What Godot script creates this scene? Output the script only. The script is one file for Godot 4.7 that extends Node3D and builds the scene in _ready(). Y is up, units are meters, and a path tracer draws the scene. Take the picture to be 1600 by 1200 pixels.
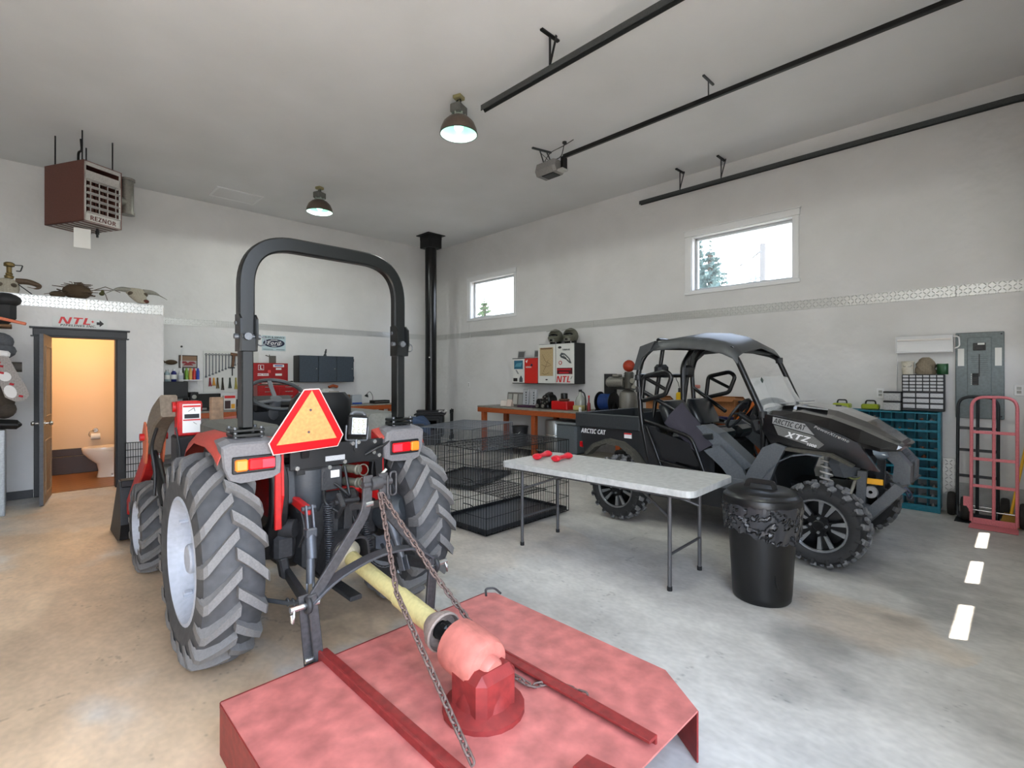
extends Node3D
# A workshop garage: a tractor with a rotary cutter, a side-by-side vehicle, benches, crates, and daylight from the open overhead door behind the camera.

var mats := {}
var smooth_id := 1
var taken := {}
var rng := RandomNumberGenerator.new()
const NTH := ["first", "second", "third", "fourth", "fifth", "sixth", "seventh", "eighth", "ninth", "tenth", "eleventh"]

# ---------- materials ----------
func noise_tex(seed_value: int, freq: float, a: Color, b: Color, octaves := 4, size := 256, normal := false, mid = null) -> NoiseTexture2D:
	var n := FastNoiseLite.new()
	n.seed = seed_value; n.frequency = freq; n.fractal_octaves = octaves
	n.noise_type = FastNoiseLite.TYPE_SIMPLEX_SMOOTH
	var t := NoiseTexture2D.new()
	t.width = size; t.height = size; t.seamless = true; t.noise = n
	if normal:
		t.as_normal_map = true; t.bump_strength = 3.0
	else:
		var g := Gradient.new()
		g.set_color(0, a); g.set_color(1, b)
		if mid != null: g.add_point(0.5, mid)
		t.color_ramp = g
	return t

func mat(key: String, c: Color, rough := 0.6, metal := 0.0) -> StandardMaterial3D:
	if mats.has(key): return mats[key]
	var m := StandardMaterial3D.new()
	m.albedo_color = c; m.roughness = rough; m.metallic = metal
	mats[key] = m
	return m

var speck_tex: NoiseTexture2D
var blotch_tex: NoiseTexture2D
var grain_normal: NoiseTexture2D
# a worn material: the colour with a grain of lighter and darker specks
func worn(key: String, c: Color, rough := 0.6, metal := 0.0, scale := 3.0, coarse := false, bump := 0.0) -> StandardMaterial3D:
	if mats.has(key): return mats[key]
	var m := mat(key, c, rough, metal)
	m.albedo_texture = blotch_tex if coarse else speck_tex
	m.uv1_triplanar = true
	m.uv1_scale = Vector3.ONE * scale
	if bump > 0.0:
		m.normal_enabled = true; m.normal_texture = grain_normal; m.normal_scale = bump
	return m

func hexc(h: String) -> Color: return Color.html(h)

# ---------- mesh building ----------
func ST() -> SurfaceTool:
	var s := SurfaceTool.new()
	s.begin(Mesh.PRIMITIVE_TRIANGLES)
	return s

func flat(s: SurfaceTool): s.set_smooth_group(-1)
func smooth(s: SurfaceTool):
	smooth_id += 1
	s.set_smooth_group(smooth_id)

func tri(s: SurfaceTool, a: Vector3, b: Vector3, c: Vector3, out: Vector3):
	if (b - a).cross(c - a).dot(out) > 0.0:
		s.add_vertex(a); s.add_vertex(c); s.add_vertex(b)
	else:
		s.add_vertex(a); s.add_vertex(b); s.add_vertex(c)

func quad(s: SurfaceTool, a: Vector3, b: Vector3, c: Vector3, d: Vector3, out: Vector3):
	tri(s, a, b, c, out); tri(s, a, c, d, out)

func euler(x := 0.0, y := 0.0, z := 0.0) -> Basis:
	return Basis.from_euler(Vector3(deg_to_rad(x), deg_to_rad(y), deg_to_rad(z)))

func xf(o: Vector3, b := Basis.IDENTITY) -> Transform3D: return Transform3D(b, o)

# chamfered box, centre c, size z
func box(s: SurfaceTool, c: Vector3, z: Vector3, b := Basis.IDENTITY, bev := -1.0):
	var h := z * 0.5
	var e: float = bev
	if e < 0.0: e = minf(0.006, minf(z.x, minf(z.y, z.z)) * 0.18)
	flat(s)
	var t := Transform3D(b, c)
	if e <= 0.0:
		for ax in 3:
			for sg in [-1.0, 1.0]:
				var n := Vector3.ZERO; n[ax] = sg
				var u := (ax + 1) % 3; var v := (ax + 2) % 3
				var q := []
				for k in [[-1, -1], [1, -1], [1, 1], [-1, 1]]:
					var p := Vector3.ZERO
					p[ax] = sg * h[ax]; p[u] = k[0] * h[u]; p[v] = k[1] * h[v]
					q.append(t * p)
				quad(s, q[0], q[1], q[2], q[3], b * n)
		return
	var corner := func(sx, sy, sz, ax) -> Vector3:
		var sgn := Vector3(sx, sy, sz)
		var p := Vector3.ZERO
		for k in 3: p[k] = sgn[k] * (h[k] if k == ax else h[k] - e)
		return t * p
	for ax in 3:
		for sg in [-1, 1]:
			var u := (ax + 1) % 3; var v := (ax + 2) % 3
			var q := []
			for k in [[-1, -1], [1, -1], [1, 1], [-1, 1]]:
				var g := [0, 0, 0]
				g[ax] = sg; g[u] = k[0]; g[v] = k[1]
				q.append(corner.call(g[0], g[1], g[2], ax))
			var n := Vector3.ZERO; n[ax] = sg
			quad(s, q[0], q[1], q[2], q[3], b * n)
	for ax in 3:
		var u := (ax + 1) % 3; var v := (ax + 2) % 3
		for su in [-1, 1]:
			for sv in [-1, 1]:
				var g := [0, 0, 0]; var g2 := [0, 0, 0]
				g[ax] = -1; g[u] = su; g[v] = sv
				g2[ax] = 1; g2[u] = su; g2[v] = sv
				var n := Vector3.ZERO; n[u] = su; n[v] = sv
				quad(s, corner.call(g[0], g[1], g[2], u), corner.call(g2[0], g2[1], g2[2], u), corner.call(g2[0], g2[1], g2[2], v), corner.call(g[0], g[1], g[2], v), b * n)
	for sx in [-1, 1]:
		for sy in [-1, 1]:
			for sz in [-1, 1]:
				tri(s, corner.call(sx, sy, sz, 0), corner.call(sx, sy, sz, 1), corner.call(sx, sy, sz, 2), b * Vector3(sx, sy, sz))

# box between two points (a bar), w along "side", t the other way
func bar(s: SurfaceTool, a: Vector3, b: Vector3, w: float, t: float, up := Vector3.UP, bev := -1.0):
	var d := b - a
	var y := d.normalized()
	var z := y.cross(up)
	if z.length() < 0.01: z = y.cross(Vector3.FORWARD)
	z = z.normalized()
	var x := y.cross(z).normalized()
	box(s, (a + b) * 0.5, Vector3(t, d.length(), w), Basis(x, y, z), bev)

func rounded(pts: Array, r: float, n := 5, closed := false) -> Array:
	var out := []
	var c := pts.size()
	for i in c:
		if not closed and (i == 0 or i == c - 1):
			out.append(pts[i]); continue
		var p: Vector3 = pts[i]
		var a: Vector3 = pts[(i - 1 + c) % c]
		var b: Vector3 = pts[(i + 1) % c]
		var k := minf(r, minf(p.distance_to(a), p.distance_to(b)) * 0.48)
		var p0 := p + (a - p).normalized() * k
		var p1 := p + (b - p).normalized() * k
		for j in n + 1:
			var t := float(j) / n
			out.append(p0.lerp(p, t).lerp(p.lerp(p1, t), t))
	return out

# profile (2D points, around the origin) swept along points; radius scales by "scales" if given
func sweep(s: SurfaceTool, pts: Array, prof: Array, up := Vector3.UP, closed := false, soft := false, scales = null, caps := true):
	var n := pts.size()
	var m := prof.size()
	var rings := []
	var prev_x := Vector3.ZERO
	for i in n:
		var a: Vector3 = pts[(i - 1 + n) % n] if (closed or i > 0) else pts[i]
		var b: Vector3 = pts[(i + 1) % n] if (closed or i < n - 1) else pts[i]
		var t := (b - a).normalized()
		var x: Vector3
		if i == 0:
			x = up.cross(t)
			if x.length() < 0.01: x = Vector3.RIGHT.cross(t)
			if x.length() < 0.01: x = Vector3.FORWARD.cross(t)
		else:
			x = prev_x - t * prev_x.dot(t)
		x = x.normalized()
		prev_x = x
		var y := t.cross(x)
		var k := 1.0
		if scales != null: k = scales[i]
		# widen on corners so that the tube keeps its width
		if scales == null and i > 0 and i < n - 1:
			var t0: Vector3 = ((pts[i] as Vector3) - (pts[i - 1] as Vector3)).normalized()
			var cs := clampf(t0.dot(t), 0.5, 1.0)
			k = 1.0 / cs if n <= 6 else 1.0
		var ring := []
		for q in prof: ring.append((pts[i] as Vector3) + x * q.x * k + y * q.y * k)
		rings.append(ring)
	loft(s, rings, closed, caps and not closed, soft)

func loft(s: SurfaceTool, rings: Array, closed_len := false, caps := true, soft := true, ring_closed := true):
	if soft: smooth(s)
	else: flat(s)
	var n := rings.size()
	var m: int = rings[0].size()
	for i in (n if closed_len else n - 1):
		var ra: Array = rings[i]
		var rb: Array = rings[(i + 1) % n]
		var c := Vector3.ZERO
		for j in m: c += ra[j] + rb[j]
		c /= 2.0 * m
		for j in (m if ring_closed else m - 1):
			var k := (j + 1) % m
			var mid: Vector3 = (ra[j] + ra[k] + rb[j] + rb[k]) * 0.25
			quad(s, ra[j], ra[k], rb[k], rb[j], mid - c)
	if caps:
		flat(s)
		for e in [[rings[0], rings[1]], [rings[n - 1], rings[n - 2]]]:
			var c := Vector3.ZERO
			var c2 := Vector3.ZERO
			for j in m:
				c += e[0][j]; c2 += e[1][j]
			c /= m; c2 /= m
			for j in m:
				tri(s, c, e[0][j], e[0][(j + 1) % m], c - c2)

func circle(r: float, n := 8) -> Array:
	var a := []
	for i in n: a.append(Vector2(cos(TAU * i / n), sin(TAU * i / n)) * r)
	return a

func rect(w: float, h: float, e := 0.0) -> Array:
	var x := w * 0.5; var y := h * 0.5
	if e <= 0.0: return [Vector2(-x, -y), Vector2(x, -y), Vector2(x, y), Vector2(-x, y)]
	return [Vector2(-x + e, -y), Vector2(x - e, -y), Vector2(x, -y + e), Vector2(x, y - e), Vector2(x - e, y), Vector2(-x + e, y), Vector2(-x, y - e), Vector2(-x, -y + e)]

func tube(s: SurfaceTool, pts: Array, r: float, n := 8, closed := false):
	sweep(s, pts, circle(r, n), Vector3(0.13, 0.97, 0.2), closed, true)

func rod(s: SurfaceTool, a: Vector3, b: Vector3, r: float, n := 8): tube(s, [a, b], r, n)

# surface of revolution about the Y axis of t; profile of (radius, height)
func lathe(s: SurfaceTool, prof: Array, t: Transform3D, n := 24, closed := false):
	smooth(s)
	var m := prof.size()
	for i in (m if closed else m - 1):
		var p: Vector2 = prof[i]
		var q: Vector2 = prof[(i + 1) % m]
		if i > 0:
			var o: Vector2 = prof[i - 1]
			if absf((p - o).angle_to(q - p)) > 0.6: smooth(s)
		var d := q - p
		var nrm := Vector2(d.y, -d.x)   # outward for a profile that runs upwards
		for j in n:
			var a := TAU * j / n; var b := TAU * (j + 1) / n
			var ca := Vector3(cos(a), 0, sin(a)); var cb := Vector3(cos(b), 0, sin(b))
			var p0 := t * (ca * p.x + Vector3.UP * p.y); var p1 := t * (cb * p.x + Vector3.UP * p.y)
			var q0 := t * (ca * q.x + Vector3.UP * q.y); var q1 := t * (cb * q.x + Vector3.UP * q.y)
			var cm := (ca + cb) * 0.5
			var out: Vector3 = t.basis * (cm * nrm.x + Vector3.UP * nrm.y)
			if q.x < 0.00001: tri(s, p0, p1, q0, out)
			elif p.x < 0.00001: tri(s, p0, q1, q0, out)
			else: quad(s, p0, p1, q1, q0, out)

# flat polygon in XY, extruded along Z by depth (centred), placed by t
func prism(s: SurfaceTool, poly: Array, depth: float, t := Transform3D.IDENTITY):
	flat(s)
	var pv := PackedVector2Array(poly)
	var idx := Geometry2D.triangulate_polygon(pv)
	var h := depth * 0.5
	for i in range(0, idx.size(), 3):
		for sg in [-1.0, 1.0]:
			var z: float = sg * h
			tri(s, t * Vector3(pv[idx[i]].x, pv[idx[i]].y, z), t * Vector3(pv[idx[i + 1]].x, pv[idx[i + 1]].y, z), t * Vector3(pv[idx[i + 2]].x, pv[idx[i + 2]].y, z), t.basis * Vector3(0, 0, sg))
	var cw := Geometry2D.is_polygon_clockwise(pv)
	var n := pv.size()
	for i in n:
		var a := pv[i]; var b := pv[(i + 1) % n]
		var d := b - a
		var nr := Vector2(-d.y, d.x) if cw else Vector2(d.y, -d.x)
		quad(s, t * Vector3(a.x, a.y, -h), t * Vector3(b.x, b.y, -h), t * Vector3(b.x, b.y, h), t * Vector3(a.x, a.y, h), t.basis * Vector3(nr.x, nr.y, 0))

# a sheet given as rows of points, with a thickness along the given direction
func sheet(s: SurfaceTool, rows: Array, thick: Vector3, soft := true):
	var n := rows.size(); var m: int = rows[0].size()
	for side in 2:
		if soft: smooth(s)
		else: flat(s)
		var off: Vector3 = thick * float(side)
		var out: Vector3 = thick * (2.0 * side - 1.0)
		for i in n - 1:
			for j in m - 1:
				quad(s, rows[i][j] + off, rows[i + 1][j] + off, rows[i + 1][j + 1] + off, rows[i][j + 1] + off, out)
	flat(s)
	var c := Vector3.ZERO
	for r in rows:
		for p in r: c += p
	c /= n * m
	var edge := func(a: Vector3, b: Vector3): quad(s, a, b, b + thick, a + thick, (a + b) * 0.5 - c)
	for j in m - 1:
		edge.call(rows[0][j], rows[0][j + 1]); edge.call(rows[n - 1][j], rows[n - 1][j + 1])
	for i in n - 1:
		edge.call(rows[i][0], rows[i + 1][0]); edge.call(rows[i][m - 1], rows[i + 1][m - 1])

func ball(s: SurfaceTool, c: Vector3, r: Vector3, b := Basis.IDENTITY, n := 16):
	var prof := []
	for i in n / 2 + 1:
		var a := PI * i / (n / 2) - PI / 2
		prof.append(Vector2(maxf(cos(a), 0.0) if i > 0 and i < n / 2 else 0.0, sin(a)))
	lathe(s, prof, Transform3D(b * Basis.from_scale(r), c), n)

func cyl(s: SurfaceTool, a: Vector3, b: Vector3, r: float, n := 16, bev := 0.0):
	var d := b - a
	var y := d.normalized()
	var x := y.cross(Vector3.RIGHT if absf(y.x) < 0.9 else Vector3.UP).normalized()
	var t := Transform3D(Basis(x, y, x.cross(y)), a)
	var l := d.length()
	if bev > 0.0: lathe(s, [Vector2(0, 0), Vector2(r - bev, 0), Vector2(r, bev), Vector2(r, l - bev), Vector2(r - bev, l), Vector2(0, l)], t, n)
	else: lathe(s, [Vector2(0, 0), Vector2(r, 0), Vector2(r, l), Vector2(0, l)], t, n)

func ring(s: SurfaceTool, c: Vector3, axis: Vector3, r: float, thick: float, n := 20, m := 6):
	var y := axis.normalized()
	var x := y.cross(Vector3.RIGHT if absf(y.x) < 0.9 else Vector3.UP).normalized()
	var z := x.cross(y)
	var pts := []
	for i in n: pts.append(c + (x * cos(TAU * i / n) + z * sin(TAU * i / n)) * r)
	tube(s, pts, thick, m, true)

# a coil spring from a to b
func coil(s: SurfaceTool, a: Vector3, b: Vector3, r: float, turns: float, wire: float):
	var y := (b - a).normalized()
	var x := y.cross(Vector3.RIGHT if absf(y.x) < 0.9 else Vector3.UP).normalized()
	var z := x.cross(y)
	var pts := []
	var n := int(turns * 12)
	for i in n + 1:
		var t := TAU * turns * i / n
		pts.append(a.lerp(b, float(i) / n) + (x * cos(t) + z * sin(t)) * r)
	tube(s, pts, wire, 5)

# ---------- nodes ----------
func numbered(n: String) -> String:
	taken[n] = taken.get(n, -1) + 1
	return n if taken[n] == 0 else "%s_%03d" % [n, taken[n]]

func tag(o: Node3D, label: String, category: String, group := ""):
	o.set_meta("label", label); o.set_meta("category", category)
	if group: o.set_meta("group", group)

func thing(called: String, label: String, category: String, at := Vector3.ZERO, turn := 0.0, group := "") -> Node3D:
	var o := Node3D.new()
	o.name = numbered(called)
	add_child(o)
	o.position = at; o.rotation_degrees.y = turn
	tag(o, label, category, group)
	return o

func part(parent: Node3D, called: String, s: SurfaceTool, m: Material, label := "") -> MeshInstance3D:
	s.generate_normals()
	s.index()
	var o := MeshInstance3D.new()
	o.mesh = s.commit()
	o.material_override = m
	o.name = called if parent != self else numbered(called)
	parent.add_child(o, true)
	if label: o.set_meta("label", label)
	return o

func share(parent: Node3D, called: String, mesh: Mesh, m: Material, t: Transform3D) -> MeshInstance3D:
	var o := MeshInstance3D.new()
	o.mesh = mesh; o.material_override = m; o.name = called
	parent.add_child(o, true)
	o.transform = t
	return o

func mesh_of(s: SurfaceTool) -> ArrayMesh:
	s.generate_normals(); s.index()
	return s.commit()

# the separate pieces of a mesh (islands whose boxes do not meet), each as a part of its own
func pieces(parent: Node3D, called: String, s: SurfaceTool, m: Material, gap := 0.0005):
	var arr := s.commit_to_arrays()
	var v: PackedVector3Array = arr[Mesh.ARRAY_VERTEX]
	var nt := v.size() / 3
	var up := PackedInt32Array(); up.resize(nt)
	for i in nt: up[i] = i
	var find := func(i: int) -> int:
		while up[i] != i:
			up[i] = up[up[i]]; i = up[i]
		return i
	var seen := {}
	for i in v.size():
		var key := Vector3i((v[i] * 20000.0).round())
		if seen.has(key): up[find.call(i / 3)] = find.call(seen[key])
		else: seen[key] = i / 3
	var boxes := {}
	for i in nt:
		var r: int = find.call(i)
		for k in 3:
			if boxes.has(r): boxes[r] = boxes[r].expand(v[i * 3 + k])
			else: boxes[r] = AABB(v[i * 3 + k], Vector3.ZERO)
	var ids := boxes.keys()
	var own := {}
	for a in ids: own[a] = a
	var top := func(a: int) -> int:
		while own[a] != a: a = own[a]
		return a
	for i in ids.size():
		for j in range(i + 1, ids.size()):
			if boxes[ids[i]].grow(gap).intersects(boxes[ids[j]].grow(gap)): own[top.call(ids[i])] = top.call(ids[j])
	var tools := {}
	for i in nt:
		var r: int = top.call(find.call(i))
		if not tools.has(r): tools[r] = ST()
	# normals are made on the whole, so that smooth groups hold
	s.generate_normals()
	var arr2 := s.commit_to_arrays()
	var v2: PackedVector3Array = arr2[Mesh.ARRAY_VERTEX]
	var n2: PackedVector3Array = arr2[Mesh.ARRAY_NORMAL]
	for i in nt:
		var r: int = top.call(find.call(i))
		for k in 3:
			tools[r].set_normal(n2[i * 3 + k]); tools[r].add_vertex(v2[i * 3 + k])
	for r in tools:
		tools[r].index()
		var o := MeshInstance3D.new()
		o.mesh = tools[r].commit(); o.material_override = m; o.name = called
		parent.add_child(o, true)

# a thing that is one mesh
func single(called: String, label: String, category: String, s: SurfaceTool, m: Material, at := Vector3.ZERO, turn := 0.0, group := "") -> MeshInstance3D:
	var o := part(self, called, s, m)
	o.position = at; o.rotation_degrees.y = turn
	tag(o, label, category, group)
	return o

func struct(called: String, s: SurfaceTool, m: Material) -> MeshInstance3D:
	var o := part(self, called, s, m)
	o.set_meta("kind", "structure")
	return o

# flat lettering as real thin geometry; the text reads along +X of the basis and faces +Z of the basis
func text(parent: Node3D, called: String, words: String, height: float, m: Material, t: Transform3D, squeeze := 1.0, bold := true, slant := 0.0) -> MeshInstance3D:
	var f := SystemFont.new()
	f.font_names = PackedStringArray(["Droid Sans"])
	f.font_weight = 700 if bold else 400
	var tm := TextMesh.new()
	tm.text = words; tm.font = f; tm.font_size = 64
	tm.pixel_size = height / 46.0
	tm.depth = 0.002
	tm.curve_step = 3.0
	var o := MeshInstance3D.new()
	o.mesh = tm; o.material_override = m; o.name = called
	parent.add_child(o, true)
	var b := Basis(Vector3(squeeze, 0, 0), Vector3(slant, 1, 0), Vector3(0, 0, 1))
	o.transform = t * Transform3D(b, Vector3.ZERO)
	return o

# ---------- the room ----------
const XR := 7.37
const ZB := -10.2
const ZF := 0.35
const XL := -2.6
const YC := 4.59
const ZW := -8.55    # front face of the washroom wall
const XW := 1.47     # right end of the washroom wall

func setup_view():
	var cam := Camera3D.new()
	cam.name = "camera"
	add_child(cam)
	var near := 0.05
	cam.projection = Camera3D.PROJECTION_FRUSTUM
	cam.near = near; cam.far = 400.0
	cam.size = 2.0 * near * 600.0 / 785.0
	cam.frustum_offset = Vector2(0, -13.0 / 785.0 * near)
	cam.position = Vector3(0, 1.5, 0)
	cam.rotation_degrees = Vector3(0, -44.5, 0)
	cam.current = true

	var sky := ProceduralSkyMaterial.new()
	sky.sky_top_color = Color(0.70, 0.77, 0.88)
	sky.sky_horizon_color = Color(0.93, 0.95, 0.97)
	sky.ground_bottom_color = Color(0.45, 0.44, 0.40)
	sky.ground_horizon_color = Color(0.80, 0.81, 0.80)
	sky.sky_energy_multiplier = 1.0
	sky.sun_angle_max = 4.0
	var env := Environment.new()
	env.background_mode = Environment.BG_SKY
	env.sky = Sky.new()
	env.sky.sky_material = sky
	env.background_energy_multiplier = 3.6
	env.tonemap_mode = Environment.TONE_MAPPER_LINEAR
	env.tonemap_exposure = 3.75
	env.sdfgi_enabled = true; env.ssao_enabled = true; env.ssil_enabled = true
	var we := WorldEnvironment.new()
	we.name = "environment"
	we.environment = env
	add_child(we)

	var sun := DirectionalLight3D.new()
	sun.name = "sun"
	add_child(sun)
	sun.light_color = Color(1.0, 0.96, 0.9)
	sun.light_energy = 3.2
	sun.light_angular_distance = 0.55
	sun.shadow_enabled = true
	sun.look_at_from_position(Vector3.ZERO, Vector3(-0.2, -1.0, -0.38), Vector3.UP)

func floor_picture() -> ImageTexture:
	var n := 1024
	var img := Image.create(n, n, false, Image.FORMAT_RGB8)
	var a := FastNoiseLite.new(); a.seed = 5; a.frequency = 0.006; a.fractal_octaves = 5
	var b := FastNoiseLite.new(); b.seed = 9; b.frequency = 0.05; b.fractal_octaves = 3
	var c := FastNoiseLite.new(); c.seed = 21; c.frequency = 0.012; c.fractal_octaves = 4
	var w := FastNoiseLite.new(); w.seed = 33; w.frequency = 0.004; w.fractal_octaves = 2
	# tan stains: centre x, z, radius in metres, strength
	var tan_spots := [[0.2, -5.6, 2.6, 0.8], [-0.3, -3.4, 2.0, 0.75], [0.6, -7.6, 1.6, 0.45], [3.7, -2.3, 0.5, 0.3], [3.0, -4.6, 0.9, 0.2]]
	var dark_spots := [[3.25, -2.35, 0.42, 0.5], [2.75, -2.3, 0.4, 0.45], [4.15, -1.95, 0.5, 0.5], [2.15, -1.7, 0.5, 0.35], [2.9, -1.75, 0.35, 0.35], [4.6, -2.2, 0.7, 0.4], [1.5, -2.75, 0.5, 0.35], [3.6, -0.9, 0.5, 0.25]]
	for j in n:
		var z := ZB - 2.0 + (ZF + 2.0 - ZB) * (j + 0.5) / n
		for i in n:
			var x := XL + (XR - XL) * (i + 0.5) / n
			var k := 0.76 + 0.15 * a.get_noise_2d(i, j) + 0.05 * b.get_noise_2d(i, j)
			k += 0.05 * b.get_noise_2d(i * 5.0, j * 5.0)
			var v := c.get_noise_2d(i, j)
			var t := 0.0
			for s in tan_spots:
				var d: float = Vector2(x - s[0], z - s[1]).length() / s[2]
				if d < 1.0: t = maxf(t, s[3] * smoothstep(0.0, 0.5, (1.0 - d) + 0.7 * v))
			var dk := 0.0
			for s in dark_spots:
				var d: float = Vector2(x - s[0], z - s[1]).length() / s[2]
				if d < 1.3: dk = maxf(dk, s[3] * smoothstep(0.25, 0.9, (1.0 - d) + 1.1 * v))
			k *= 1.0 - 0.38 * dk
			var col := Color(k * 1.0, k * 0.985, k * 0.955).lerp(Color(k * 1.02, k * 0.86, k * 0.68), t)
			# fine cracks
			var cr := absf(w.get_noise_2d(i + 40.0 * c.get_noise_2d(i * 2.0, j * 2.0), j))
			if cr < 0.0011: col = col.darkened(0.16)
			img.set_pixel(i, j, col)
	return ImageTexture.create_from_image(img)

func plate_height() -> Image:
	var n := 128
	var img := Image.create(n, n, false, Image.FORMAT_RGB8)
	for j in n:
		for i in n:
			var u := i / float(n); var v := j / float(n)
			var h := 0.0
			for q in [[0.25, 0.25, 0.785], [0.75, 0.75, 0.785], [0.75, 0.25, -0.785], [0.25, 0.75, -0.785]]:
				var dx: float = u - q[0]; var dy: float = v - q[1]
				var r := Vector2(dx, dy).rotated(q[2])
				var e := pow(absf(r.x) / 0.20, 2.0) + pow(absf(r.y) / 0.065, 2.0)
				h = maxf(h, clampf((1.0 - e) * 1.6, 0.0, 1.0))
			img.set_pixel(i, j, Color(h, h, h))
	return img

var m_wall: StandardMaterial3D
var m_ceiling: StandardMaterial3D
var m_plate: StandardMaterial3D
var m_white_trim: StandardMaterial3D
var m_dark_trim: StandardMaterial3D
var m_floor: StandardMaterial3D
var m_glass: StandardMaterial3D

func setup_materials():
	speck_tex = noise_tex(3, 0.05, Color(0.86, 0.86, 0.86), Color(1, 1, 1), 5, 256)
	blotch_tex = noise_tex(8, 0.02, Color(0.76, 0.76, 0.76), Color(1, 1, 1), 5, 256)
	grain_normal = noise_tex(12, 0.08, Color.BLACK, Color.WHITE, 3, 256, true)
	m_wall = mat("wall", Color(0.845, 0.84, 0.835), 0.75)
	m_wall.albedo_texture = noise_tex(31, 0.006, Color(0.955, 0.955, 0.95), Color(1, 1, 1), 5, 512)
	m_wall.uv1_triplanar = true; m_wall.uv1_world_triplanar = true; m_wall.uv1_scale = Vector3.ONE * 0.33
	m_wall.normal_enabled = true; m_wall.normal_texture = grain_normal; m_wall.normal_scale = 0.12
	m_ceiling = mat("ceiling", Color(0.86, 0.86, 0.86), 0.85)
	m_ceiling.albedo_texture = m_wall.albedo_texture
	m_ceiling.uv1_triplanar = true; m_ceiling.uv1_world_triplanar = true; m_ceiling.uv1_scale = Vector3.ONE * 0.21
	m_white_trim = mat("white_trim", Color(0.87, 0.87, 0.87), 0.5)
	m_dark_trim = worn("dark_trim", Color(0.145, 0.15, 0.16), 0.5, 0.0, 2.0)
	m_plate = mat("plate", Color(0.76, 0.76, 0.75), 0.36, 0.7)
	var hm := plate_height()
	m_plate.normal_enabled = true
	var nm := hm.duplicate() as Image
	nm.bump_map_to_normal_map(14.0)
	m_plate.normal_texture = ImageTexture.create_from_image(nm)
	m_plate.normal_scale = 1.0
	m_plate.uv1_triplanar = true; m_plate.uv1_world_triplanar = true
	m_plate.uv1_scale = Vector3.ONE * 13.0
	m_floor = mat("floor", Color(1, 1, 1), 0.42)
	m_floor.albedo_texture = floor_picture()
	m_floor.roughness_texture = noise_tex(44, 0.02, Color(0.62, 0.62, 0.62), Color(1, 1, 1), 4, 256)
	m_floor.roughness = 0.55
	m_glass = mat("glass", Color(0.92, 0.96, 0.96, 0.08), 0.03)
	m_glass.transparency = BaseMaterial3D.TRANSPARENCY_ALPHA

func wall_x(called: String, x0: float, x1: float, z0: float, z1: float, holes: Array, y1: float, m: Material):
	# a wall along z (or x when z0..z1 is the thin side) with rectangular holes [a0, a1, y0, y1]
	var s := ST()
	var along_x := absf(x1 - x0) > absf(z1 - z0)
	var a0: float = x0 if along_x else z0
	var a1: float = x1 if along_x else z1
	var add := func(p: float, q: float, ya: float, yb: float):
		if q - p < 0.001 or yb - ya < 0.001: return
		if along_x: box(s, Vector3((p + q) / 2, (ya + yb) / 2, (z0 + z1) / 2), Vector3(q - p, yb - ya, z1 - z0), Basis.IDENTITY, 0.0)
		else: box(s, Vector3((x0 + x1) / 2, (ya + yb) / 2, (p + q) / 2), Vector3(x1 - x0, yb - ya, q - p), Basis.IDENTITY, 0.0)
	var at := a0
	for h in holes:
		add.call(at, h[0], 0.0, y1)
		add.call(h[0], h[1], 0.0, h[2])
		add.call(h[0], h[1], h[3], y1)
		at = h[1]
	add.call(at, a1, 0.0, y1)
	return struct(called, s, m)

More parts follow.
